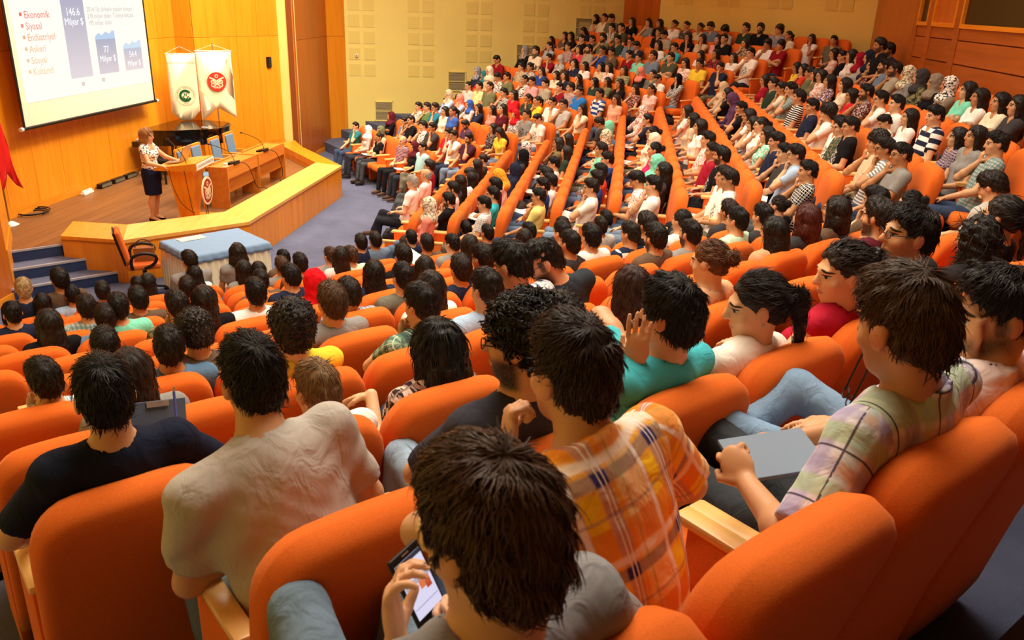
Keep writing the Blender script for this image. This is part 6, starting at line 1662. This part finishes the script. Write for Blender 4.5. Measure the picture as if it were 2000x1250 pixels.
H['pastel'] = hero(11, 1.74, dict(hip=(0.13, 0.27, 0.50), nb=(0.10, 0.145, 1.065), hc=(0.04, 0.175, 1.225), hs=1.10, sw=1.24, fat=1.08, head=(-14, 12, -3), wl=(-0.19, 0.36, 0.80), el=(-0.9, -0.4, -0.7), hl=(0.2, 0.8, 0.5), pl=(0.5, -0.2, -0.6), wr=(0.26, 0.52, 0.70), er=(0.9, -0.2, -0.4), curl=(0.5, 1.5), kl=(0.02, 0.84, 0.58), kr=(0.26, 0.82, 0.60)),
  's', '45301f', 'plaid_pastel', 'e4dce0', 'a79ac4', 'person in lilac and mint plaid shirt holding a grey folder on the lap', beard=0.25, collar=True, sleeve=0.86, jeans='3c4046', wr=0.0045, loose=1.2, skin='cc966c')
H['pink'] = hero(11, 2.26, dict(hip=(0.10, 0.28, 0.50), nb=(0.03, 0.17, 0.98), hc=(0.10, 0.19, 1.125), hs=1.06, sw=1.04, head=(44, 12, 0), wl=(0.01, 0.205, 1.03), el=(-0.5, 0.5, -0.8), hl=(0.05, 0.15, 1), pl=(0.7, -0.4, 0.2), wr=(-0.06, 0.50, 0.70), er=(0.5, 0.1, -0.9), hr=(-0.85, 0.5, -0.1), pr=(0, 0.1, -1), curl=(0.25, 1.3), kl=(-0.20, 0.78, 0.60), kr=(0.10, 0.74, 0.68), ar=(-0.25, 0.86, 0.40)),
  's', '1d1512', 'plain', 'f2dcd6', 'f2dcd6', 'person with short dark hair and moustache in pale pink shirt, fist at the nose', beard=0.8, collar=True, sleeve=0.75, jeans='7f9cbc')
H['charcoal'] = hero(8, 3.02, dict(hip=(0.06, 0.27, 0.50), nb=(-0.04, 0.20, 1.08), hc=(-0.13, 0.25, 1.20), hs=1.05, sw=1.05, head=(58, 32, 0), wl=(-0.12, 0.52, 0.74), wr=(0.06, 0.52, 0.72)),
  's', '1d1512', 'plain', '2c3138', '2c3138', 'balding bearded person with glasses in charcoal tee, bent down to one side', beard=0.9, glasses=True, sleeve=0.7, nl=900, vol=-0.004, line=(V3(0, -0.012, 0.0), nrm(V3(0, 0.80, -0.60))), skin='d8a078')
H['plaidblue'] = hero(8, 2.62, dict(hip=(0.10, 0.28, 0.50), nb=(0.03, 0.17, 1.09), hc=(0.01, 0.20, 1.235), hs=1.04, sw=1.06, head=(16, 22, 0)),
  's', '1a1310', 'plaid_blue', 'e8e4e2', '46568a', 'person in blue, white and navy plaid shirt with head bowed', collar=True, sleeve=0.8)
H['girl'] = hero(9, 1.58, dict(nb=(0.02, 0.17, 0.94), hc=(0.03, 0.19, 1.065), hs=1.02, sw=0.88, fat=0.85, head=(4, 14, 0), wl=(-0.10, 0.48, 0.79), el=(-0.3, -0.3, -1), hl=(-0.4, 0.8, -0.35), pl=(-0.1, -0.3, -0.9), wr=(0.12, 0.5, 0.68), curl=(0.5, 0.35)),
  'l', '0c0a0a', 'print', '3a2a28', 'e0c8b8', 'person with long straight black hair, one bare forearm stretched over the lap', fem=True, bust=1.0, sleeve=0.3, skin='e0b088', vol=0.0, nl=2000)
# bun, scrunchie and earring details
def head_part(key, mb, name, mat):
    o = mb.done(name, mat, H[key][0], True); o.matrix_local = head_mtx(H[key][1]); return o
mb = MB()
for i in range(14):
    a_ = i * 0.449; mb.ball((0.036 * math.cos(a_), -0.128 + 0.012 * math.sin(a_ * 3), 0.028 + 0.040 * math.sin(a_)), 0.017, None, 8, 6)
head_part('profile', mb, 'scrunchie', M['black'])
head_part('pony', MB().cyl((0, -0.095, 0.035), (0, -0.115, 0.03), 0.026, 0.028), 'hair_tie', M['black'])
for key in ('pony', 'profile'): head_part(key, MB().ball((-0.086, -0.006, -0.040), 0.005, None, 8, 6), 'earring', M['metal'])

# ---------------------------------------------------------------- speaker at the lectern
def speaker():
    b = Body(hip=(0, 0, 0.86), nb=(0, -0.015, 1.315), hc=(0, 0.01, 1.455), hs=1.0, sw=0.93, fat=0.98, head=(0, 4, 0), wr=(0.24, 0.34, 0.995), wl=(-0.20, 0.40, 1.02), er=(0.6, -0.6, -0.5), el=(-0.6, -0.6, -0.5), hr=(-0.3, 0.9, -0.2), hl=(0.3, 0.9, -0.2), kr=(0.07, 0.02, 0.45), kl=(-0.07, 0.03, 0.45), ar=(0.075, -0.03, 0.085), al=(-0.075, -0.03, 0.085), arms=0.95)
    S = Solid(); head_prims(S, b, True); T = lambda *p: b.hc + b.HR @ V3(*p)
    S.cap(T(0, -0.018, -0.055), b.nb - b.u * 0.03, 0.048, 0.055, 0.03)
    S.ell(b.nb - V3(0, -0.03, 0.09), (0.12, 0.075, 0.09), None, 0.04)
    for q in (1, -1):
        S.cap(b.nb - b.u * 0.035, b.sh[q], 0.040, 0.045, 0.05).cap(b.sh[q], b.el[q], 0.048, 0.040, 0.02).cap(b.el[q], b.wr[q], 0.040, 0.026, 0.015)
        hand_prims(S, b.wr[q], b.hd[q], b.pn[q], 0.4, 1 if q == 1 else -1)
        S.cap(b.hj[q], b.kn[q], 0.075, 0.052, 0.03).ell(b.kn[q] * 0.66 + b.an[q] * 0.34 + V3(0, -0.02, 0), (0.050, 0.055, 0.12), None, 0.03).cap(b.kn[q], b.an[q], 0.046, 0.032, 0.02)
        S.cap(b.an[q] + V3(0, -0.01, -0.02), b.an[q] + V3(0, 0.12, -0.065), 0.032, 0.026, 0.02)
    S.cap(b.nb - b.u * 0.04, b.hip, 0.08, 0.09, 0.05)
    Vv, Q = S.mesh(0.009); Vv = relax(Vv, Q, 1, 0.4); me = fast_mesh('person', Vv, Q); L = (Vv - b.hc) @ b.HR; L[np.linalg.norm(L, axis=1) > 0.135] = (0.2, -0.5, -0.5); vattr(me, 'hp', L); me.materials.append(M['skin'])
    r = bpy.data.objects.new('person', me); COL.objects.link(r); r.location = (-7.62, 13.22, STAGE); r.rotation_euler = (0, 0, -math.pi / 2 + 0.08); r.color = (*lin('d49a6a'), 0)
    tag(r, 'person standing at the lectern in patterned blouse and navy skirt, speaking', 'person')
    sm = shirt_mesh(b, 0.012, 0.42, 1.05, False, 1.1, 0.002); o = add_part(sm, M['c_print'], r, None, (*lin('efe8d8'), 1), lin('3c3a4a'), 'blouse')
    S = Solid(); S.ell((0, -0.01, 0.86), (0.178, 0.145, 0.16), None, 0.03, cut=(V3(0, 0, 0.96), V3(0, 0, 1)), tag=('torso', 0)).cap((0, 0, 0.80), (0, 0.005, 0.45), 0.172, 0.150, 0.05, cut=(V3(0, 0, 0.47), V3(0, 0, -1)), tag=('torso', 0))
    Vv, Q = S.mesh(0.014); me = fast_mesh('skirt', Vv * np.array([1, 0.88, 1]), Q); cloth_uv(me, Vv, Q, S, b); add_part(me, M['c_plain'], r, None, (*lin('1c2038'), 1), lin('1c2038'))
    S = Solid()
    for q in (1, -1): S.cap(b.an[q] + V3(0, -0.03, -0.035), b.an[q] + V3(0, 0.13, -0.065), 0.034, 0.027, 0.02, cut=(b.an[q] + V3(0, 0, -0.035), V3(0, 0.1, 1))); S.cap(b.an[q] + V3(0, -0.045, -0.03), b.an[q] + V3(0, -0.05, -0.078), 0.016, 0.010, 0.01)
    Vv, Q = S.mesh(0.008); add_part(fast_mesh('shoes', Vv, Q), M['c_plain'], r, None, (*lin('16161c'), 1), lin('16161c'))
    hm = hair_mesh('ls', 0.009, 1200, 3, 0.012); add_part(hm, M['hair'], r, head_mtx(b), (*lin('a06a34'), 1), None, 'hair')
speaker()
# two people standing by the wood recess at the back
def standing(loc, rz, label, shirt, hair='s', zs=1.0):
    b = Body(hip=(0, 0, 0.92), nb=(0, -0.01, 1.46), hc=(0, 0.02, 1.60), head=(0, 6, 0), wr=(0.10, 0.16, 1.12), wl=(-0.12, 0.18, 1.08), kr=(0.09, 0.02, 0.49), kl=(-0.09, 0.03, 0.49), ar=(0.10, -0.02, 0.09), al=(-0.10, -0.02, 0.09), er=(0.8, -0.5, -0.4), el=(-0.8, -0.5, -0.4), hr=(-0.9, 0.3, 0), hl=(0.9, 0.3, 0))
    me = cached('st_skin', lambda: skin_mesh(b, 0.0155, False)); 
    if not me.materials: me.materials.append(M['skin'])
    r = bpy.data.objects.new('person', me); COL.objects.link(r); r.location = loc; r.rotation_euler = (0, 0, rz); r.scale = (zs,) * 3; r.color = (*lin('b57f52'), 0.8)
    tag(r, label, 'person')
    add_part(cached('st_shirt', lambda: shirt_mesh(b, 0.02)), M['c_plain'], r, None, C_(shirt), C_(shirt)); add_part(cached('st_tr', lambda: trouser_mesh(b, 0.024)), M['c_denim'], r, None, C_('navy'), C_('navy'))
    add_part(cached('st_shoe', lambda: shoe_mesh(b)), M['c_plain'], r, None, C_('black'), C_('black'))
    add_part(cached('st_hair', lambda: hair_mesh('s', 0.013, 0, 2, 0.012)), M['hair'], r, head_mtx(b), (*lin('100c0a'), 1), None, 'hair')
zf = ZC - 4.345 + 0.224 * 10
standing((4.60, 15.55, zf - 0.05), math.radians(95), 'bearded person in black standing in front of the wood recess at the back', 'black')
standing((4.88, 15.95, zf - 0.1), math.radians(100), 'person in dark top standing half hidden behind the bearded one', 'navy', zs=0.98)

# ---------------------------------------------------------------- things people hold or have beside them
def seatpt(k, a, x, y, z, b='N'):
    p0, t, n, fl = rowgeo(b, k); q = p0 + t * (a + x) + n * y; return Vector((q[0], q[1], fl + z)), math.atan2(n[1], n[0]) - math.pi / 2
def item(name, k, a, x, y, z, label, cat, rot=(0, 0, 0), b='N', group=None):
    p, rz = seatpt(k, a, x, y, z, b); e_ = empty(name, p, 0, label, cat, group)
    e_.rotation_euler = (Matrix.Rotation(rz, 3, 'Z') @ Matrix.Rotation(math.radians(rot[2]), 3, 'Z') @ Matrix.Rotation(math.radians(rot[0]), 3, 'X') @ Matrix.Rotation(math.radians(rot[1]), 3, 'Y')).to_euler(); return e_
# smartphone: local x width, z height, screen faces -y
ph = item('smartphone', 11, 0.57, 0.030, 0.345, 0.96, 'black smartphone with a lit screen held by the brown-haired person', 'phone', (-24, -8, 14))
MB().box((0, 0, 0), (0.070, 0.009, 0.138), bev=0.003).done('case', M['black'], ph)
sc_ = MB().box((0, -0.0048, 0.004), (0.060, 0.0008, 0.104)).done('screen', emis('phone_screen', 'dcd6f0', 0.95), ph)
for (x_, z_, w_, h_, c_) in ((0, 0.052, 0.060, 0.008, '3a3640'), (0, 0.012, 0.058, 0.010, 'b8b0b8'), (-0.012, 0.0, 0.022, 0.014, 'e8d8e8'), (0.012, 0.002, 0.024, 0.018, 'e07a4a'), (0.018, -0.006, 0.012, 0.014, 'b84a30'), (0, -0.030, 0.056, 0.002, 'b4acd0'), (-0.016, 0.034, 0.022, 0.02, 'f6f4fa')):
    MB().box((x_, -0.0054, z_), (w_, 0.0004, h_)).done('screen_content', emis('phone_ui', c_, 0.9), sc_)
MB().cyl((0, -0.0045, -0.061), (0, -0.0056, -0.061), 0.006).done('home_button', M['metal'], ph); MB().box((0, -0.0048, 0.063), (0.016, 0.0006, 0.003)).done('earpiece', M['metal'], ph)
# clipboard and pen
cb = item('clipboard', 9, 0.45, 0.22, 0.58, 0.80, 'dark grey-blue clipboard held upright by the person in navy', 'clipboard', (-20, 12, 10))
MB().box((0, 0, 0), (0.21, 0.006, 0.28), bev=0.002).done('board', plain('slate_board', '4c5668', 0.5), cb); MB().box((0, -0.006, 0.128), (0.08, 0.01, 0.02)).done('clip', M['metal'], cb)
pe = item('pen', 9, 0.45, 0.285, 0.565, 0.925, 'blue and white ballpoint pen held by the person in navy', 'pen', (-15, 6, 0))
MB().cyl((0, 0, -0.06), (0, 0, 0.05), 0.005).done('barrel', plain('pen_blue', '5a62c0', 0.3), pe); MB().cyl((0, 0, 0.05), (0, 0, 0.068), 0.0045, 0.003).done('cap', M['metal'], pe)
pe = item('pen', 10, 2.38, -0.075, 0.365, 1.0, 'bright green pen in the hand of the person with a ponytail', 'pen', (10, 75, 25))
MB().cyl((0, 0, -0.05), (0, 0, 0.05), 0.005).done('barrel', plain('pen_green', '2ca04c', 0.3), pe); MB().cyl((0, 0, 0.05), (0, 0, 0.062), 0.004, 0.002).done('tip', M['black'], pe)
# folder, spectacles in hand
fo = item('folder', 11, 1.74, 0.02, 0.43, 0.775, 'slim grey-blue folder on the lap beside the pastel plaid sleeve', 'folder', (8, -6, -28))
MB().box((0, 0, 0), (0.24, 0.17, 0.012), bev=0.002).done('cover', plain('folder_grey', '76859a', 0.6), fo); MB().box((0, 0, 0.0005), (0.234, 0.166, 0.009)).done('sheets', M['paper'], fo)
gp = item('spectacles', 11, 2.26, -0.02, 0.50, 0.78, 'dark spectacles with temples up in the hand on blue jeans', 'glasses', (25, 0, 40))
for q in (1, -1):
    curve_tube('temple', [(0.05 * q, 0, 0), (0.05 * q, 0.01, 0.05), (0.052 * q, 0.02, 0.10), (0.046 * q, 0.028, 0.135)], 0.0032, M['black'], gp)
    curve_tube('rim', [(0.03 * q + 0.024 * math.cos(a_), 0, 0.017 * math.sin(a_)) for a_ in np.linspace(0, 6.283, 11)], 0.0025, M['black'], gp)
# bottles
def bottle(k, a, x, y, z, label, b='N', cap='5aa8d8'):
    e_ = item('water_bottle', k, a, x, y, z, label, 'bottle', (0, 0, 0), b, 'clear water bottles')
    me = bpy.data.materials.get('clear_plastic')
    if me is None:
        me, nt, bs = nmat('clear_plastic'); bs.inputs['Base Color'].default_value = (0.85, 0.93, 1, 1); bs.inputs['Transmission Weight'].default_value = 0.85; bs.inputs['Roughness'].default_value = 0.08; bs.inputs['IOR'].default_value = 1.2
    MB().cyl((0, 0, 0), (0, 0, 0.13), 0.031, 0.031, 16).cyl((0, 0, 0.13), (0, 0, 0.175), 0.031, 0.013, 16).done('bottle_body', me, e_, 0.9)
    MB().cyl((0, 0, 0.175), (0, 0, 0.195), 0.014, 0.014, 14).done('cap', plain('cap_blue', cap, 0.4), e_); MB().cyl((0, 0, 0.055), (0, 0, 0.095), 0.0315, 0.0315, 16, False).done('band', plain('band_blue', '9cc4e4', 0.5), e_)
def near_seat(px, py, b, kk=None):
    pass
bottle(6, 2.92, 0.0, 0.36, 0.656, 'clear water bottle on an armrest behind the green plaid shirt')
bottle(4, 12.10, 0.05, 0.40, 0.656, 'clear water bottle beside the person in pale yellow shirt', 'M')
bottle(7, 13.0, 0.0, 0.40, 0.656, 'clear water bottle on an armrest in the middle block', 'M')
# notebooks and papers on laps, bags on laps and seats
lap = random.Random(5)
papers, bags = 0, 0
WH = {'F': 'far', 'M': 'middle', 'N': 'near'}
BAGC = ['141416', '1a1a20', '2c2018', '3a2416', '20242c', '5a1820', '6a5a44', '242c24']
for p in plist:
    b_, k, a, dp, dh, hair, shirt, pose, pid, dep = p
    if b_ == 'N' or (b_ == 'F' and k > 7): continue
    u = lap.random()
    own = '%s, %s row of %s block' % (ORD[rank[(b_, k)].index(pid)] + ' person from aisle', ORD[k], WH[b_])
    if u < 0.30 and pose in 'lc':
        e_ = item('notebook', k, a, lap.uniform(-0.05, 0.1), 0.50, 0.665, 'open white notebook on the lap of %s' % own, 'notebook', (8, 0, lap.uniform(-25, 25)), b_, 'notebooks on laps')
        for q in (1, -1): MB().box((0.08 * q, 0, 0.004), (0.155, 0.21, 0.008), M=Matrix.Rotation(-0.10 * q, 4, 'Y')).done('page', M['paper'], e_)
    elif u < 0.46 and b_ == 'M':
        e_ = item('backpack', k, a, lap.uniform(-0.04, 0.04), 0.56, 0.60, 'dark bag on the lap of %s' % own, 'bag', (lap.uniform(-20, 20), 0, lap.uniform(-40, 40)), b_, 'bags on laps')
        mt = plain('bag_cloth', lap.choice(BAGC), 0.75, bump=0.5, bscale=30)
        S = Solid(); S.ell((0, 0, 0.08), (0.15, 0.10, 0.10), None, 0.04).ell((0, 0.04, 0.05), (0.10, 0.07, 0.07), None, 0.03); Vv, Q = S.mesh(0.022, wob(0.008, 0.09, int(a * 10))); o = mesh_obj('bag_body', fast_mesh('bag_body', Vv, Q), mt, e_, True)
        curve_tube('strap', [(-0.09, -0.05, 0.14), (-0.06, -0.10, 0.22), (0.06, -0.10, 0.22), (0.09, -0.05, 0.14)], 0.010, mt, e_)
# bags lying on the empty seats of the middle block
taken = {}
for p in plist: taken.setdefault((p[0], p[1]), []).append(p[2])
for b, k, a0, n, pit in SEATROWS:
    if b != 'M': continue
    for j in range(n):
        a = a0 + (j + 0.5) * pit
        if min([abs(a - t_) for t_ in taken.get((b, k), [99])]) < 0.38 or lap.random() < 0.35: continue
        kind_ = lap.random(); pos = '%s seat from aisle, %s row of middle block' % (ORD[j] if j else 'first', ORD[k])
        if kind_ < 0.6:
            e_ = item('backpack', k, a, lap.uniform(-0.05, 0.05), 0.42, 0.47, 'dark bag left on the %s' % pos, 'bag', (lap.uniform(-15, 15), 0, lap.uniform(-60, 60)), 'M', 'bags on empty seats')
            mt = plain('bag_cloth', lap.choice(BAGC), 0.75, bump=0.5, bscale=30)
            S = Solid(); S.ell((0, 0, 0.11), (0.17, 0.12, 0.13), None, 0.05).ell((0, 0.07, 0.07), (0.11, 0.07, 0.08), None, 0.03); Vv, Q = S.mesh(0.024, wob(0.010, 0.10, int(a * 13))); mesh_obj('bag_body', fast_mesh('bag_body', Vv, Q), mt, e_, True)
            curve_tube('strap', [(-0.1, -0.06, 0.2), (-0.06, -0.12, 0.28), (0.06, -0.12, 0.28), (0.1, -0.06, 0.2)], 0.011, mt, e_)
        else:
            e_ = item('jacket', k, a, 0, 0.40, 0.47, 'folded jacket left on the %s' % pos, 'jacket', (0, 0, lap.uniform(-40, 40)), 'M', 'folded jackets on seats')
            c_ = lap.choice(['2a3040', '6a5a48', '8a8480', '402028', '5a6a78', 'b0a890']); mt = plain('jacket_cloth', c_, 0.85, bump=0.6, bscale=14)
            S = Solid(); S.ell((0, 0, 0.04), (0.20, 0.17, 0.06), None, 0.05).ell((0.06, 0.06, 0.09), (0.12, 0.10, 0.05), None, 0.03).ell((-0.08, -0.04, 0.08), (0.10, 0.08, 0.05), None, 0.03); Vv, Q = S.mesh(0.024, wob(0.012, 0.08, int(a * 17))); mesh_obj('jacket_body', fast_mesh('jacket_body', Vv, Q), mt, e_, True)
# handbag, white sheet, tote and patterned bag seen between the nearer rows
hb = item('handbag', 7, 2.28, 0.0, 0.40, 0.66, 'flat peach leather handbag lying across laps behind the blue check shirt', 'bag', (12, 0, 12))
MB().box((0, 0, 0.03), (0.34, 0.22, 0.06), bev=0.02).done('bag_body', plain('peach_leather', 'ddb083', 0.55), hb); MB().box((0.0, 0.02, 0.062), (0.33, 0.14, 0.006), bev=0.002).done('flap', plain('peach_flap', 'd2a274', 0.55), hb)
curve_tube('strap', [(-0.16, 0.02, 0.05), (-0.08, 0.10, 0.11), (0.08, 0.10, 0.11), (0.16, 0.02, 0.05)], 0.004, plain('strap_brown', '6a4428', 0.6), hb)
tb_ = item('tote_bag', 9, 5.62, 0.05, 0.50, 0.58, 'printed red, cream and navy cloth tote propped on a lap', 'bag', (-12, 0, 14))
MB().box((0, 0, 0.13), (0.36, 0.05, 0.26), bev=0.015).done('bag_body', plain('tote_red', 'd04034', 0.8), tb_)
for (x_, z_, w_, h_, r_, c_) in ((-0.10, 0.20, 0.14, 0.06, 0.4, 'f0d8b8'), (-0.06, 0.07, 0.16, 0.12, -0.2, '1c2030'), (0.06, 0.16, 0.10, 0.03, 0.8, 'f0d8b8'), (0.10, 0.07, 0.12, 0.03, 0.5, 'e89080')):
    MB().box((x_, -0.027, z_), (w_, 0.002, h_), M=Matrix.Rotation(r_, 4, 'Y')).done('print_patch', plain('tote_print', c_, 0.8), tb_)
kb = item('shoulder_bag', 9, 6.20, 0.0, 0.52, 0.60, 'black and cream bag with woven key pattern beside the tote', 'bag', (-10, 0, -20))
S = Solid(); S.ell((0, 0, 0.12), (0.19, 0.08, 0.13), None, 0.03); Vv, Q = S.mesh(0.014); mesh_obj('bag_body', fast_mesh('bag_body', Vv, Q), plain('key_bag', 'b09a78', 0.8), kb, True)
for i in range(6):
    for j in range(2): MB().box((-0.13 + 0.052 * i, -0.078 + 0.03 * abs(i - 2.5) / 2.5 * 0.8, 0.08 + 0.07 * j), (0.036, 0.006, 0.012)).box((-0.145 + 0.052 * i, -0.078 + 0.03 * abs(i - 2.5) / 2.5 * 0.8, 0.10 + 0.07 * j), (0.01, 0.006, 0.04)).done('pattern_patch', M['black'], kb)
for (k, a, x, y, z, rz_, l) in ((7, 2.75, 0.1, 0.5, 0.72, 20, 'bright white sheets in front of the green plaid shirt'), (3, 4.75, 0.0, 0.5, 0.9, 30, 'white sheet held up in the near block below the yellow shirt')):
    o = item('paper_sheet', k, a, x, y, z, l, 'paper', (30, 0, rz_)); MB().box((0, 0, 0), (0.24, 0.30, 0.004)).done('sheet', M['paper'], o); MB().box((0.02, 0.01, 0.004), (0.23, 0.29, 0.003), 0.1).done('sheet', M['paper'], o)

# ---------------------------------------------------------------- curves and lettering become plain meshes
bpy.context.view_layer.update(); dg = bpy.context.evaluated_depsgraph_get()
for o in [o for o in list(COL.objects) if o.type in ('CURVE', 'FONT')]:
    me = bpy.data.meshes.new_from_object(o.evaluated_get(dg)); nm = o.name; old = o.data
    n_ = bpy.data.objects.new('tmp', me); COL.objects.link(n_); n_.parent = o.parent; n_.matrix_local = o.matrix_local.copy()
    for k_ in ('label', 'category', 'group', 'kind'):
        if k_ in o: n_[k_] = o[k_]
    bpy.data.objects.remove(o); n_.name = nm; me.name = nm
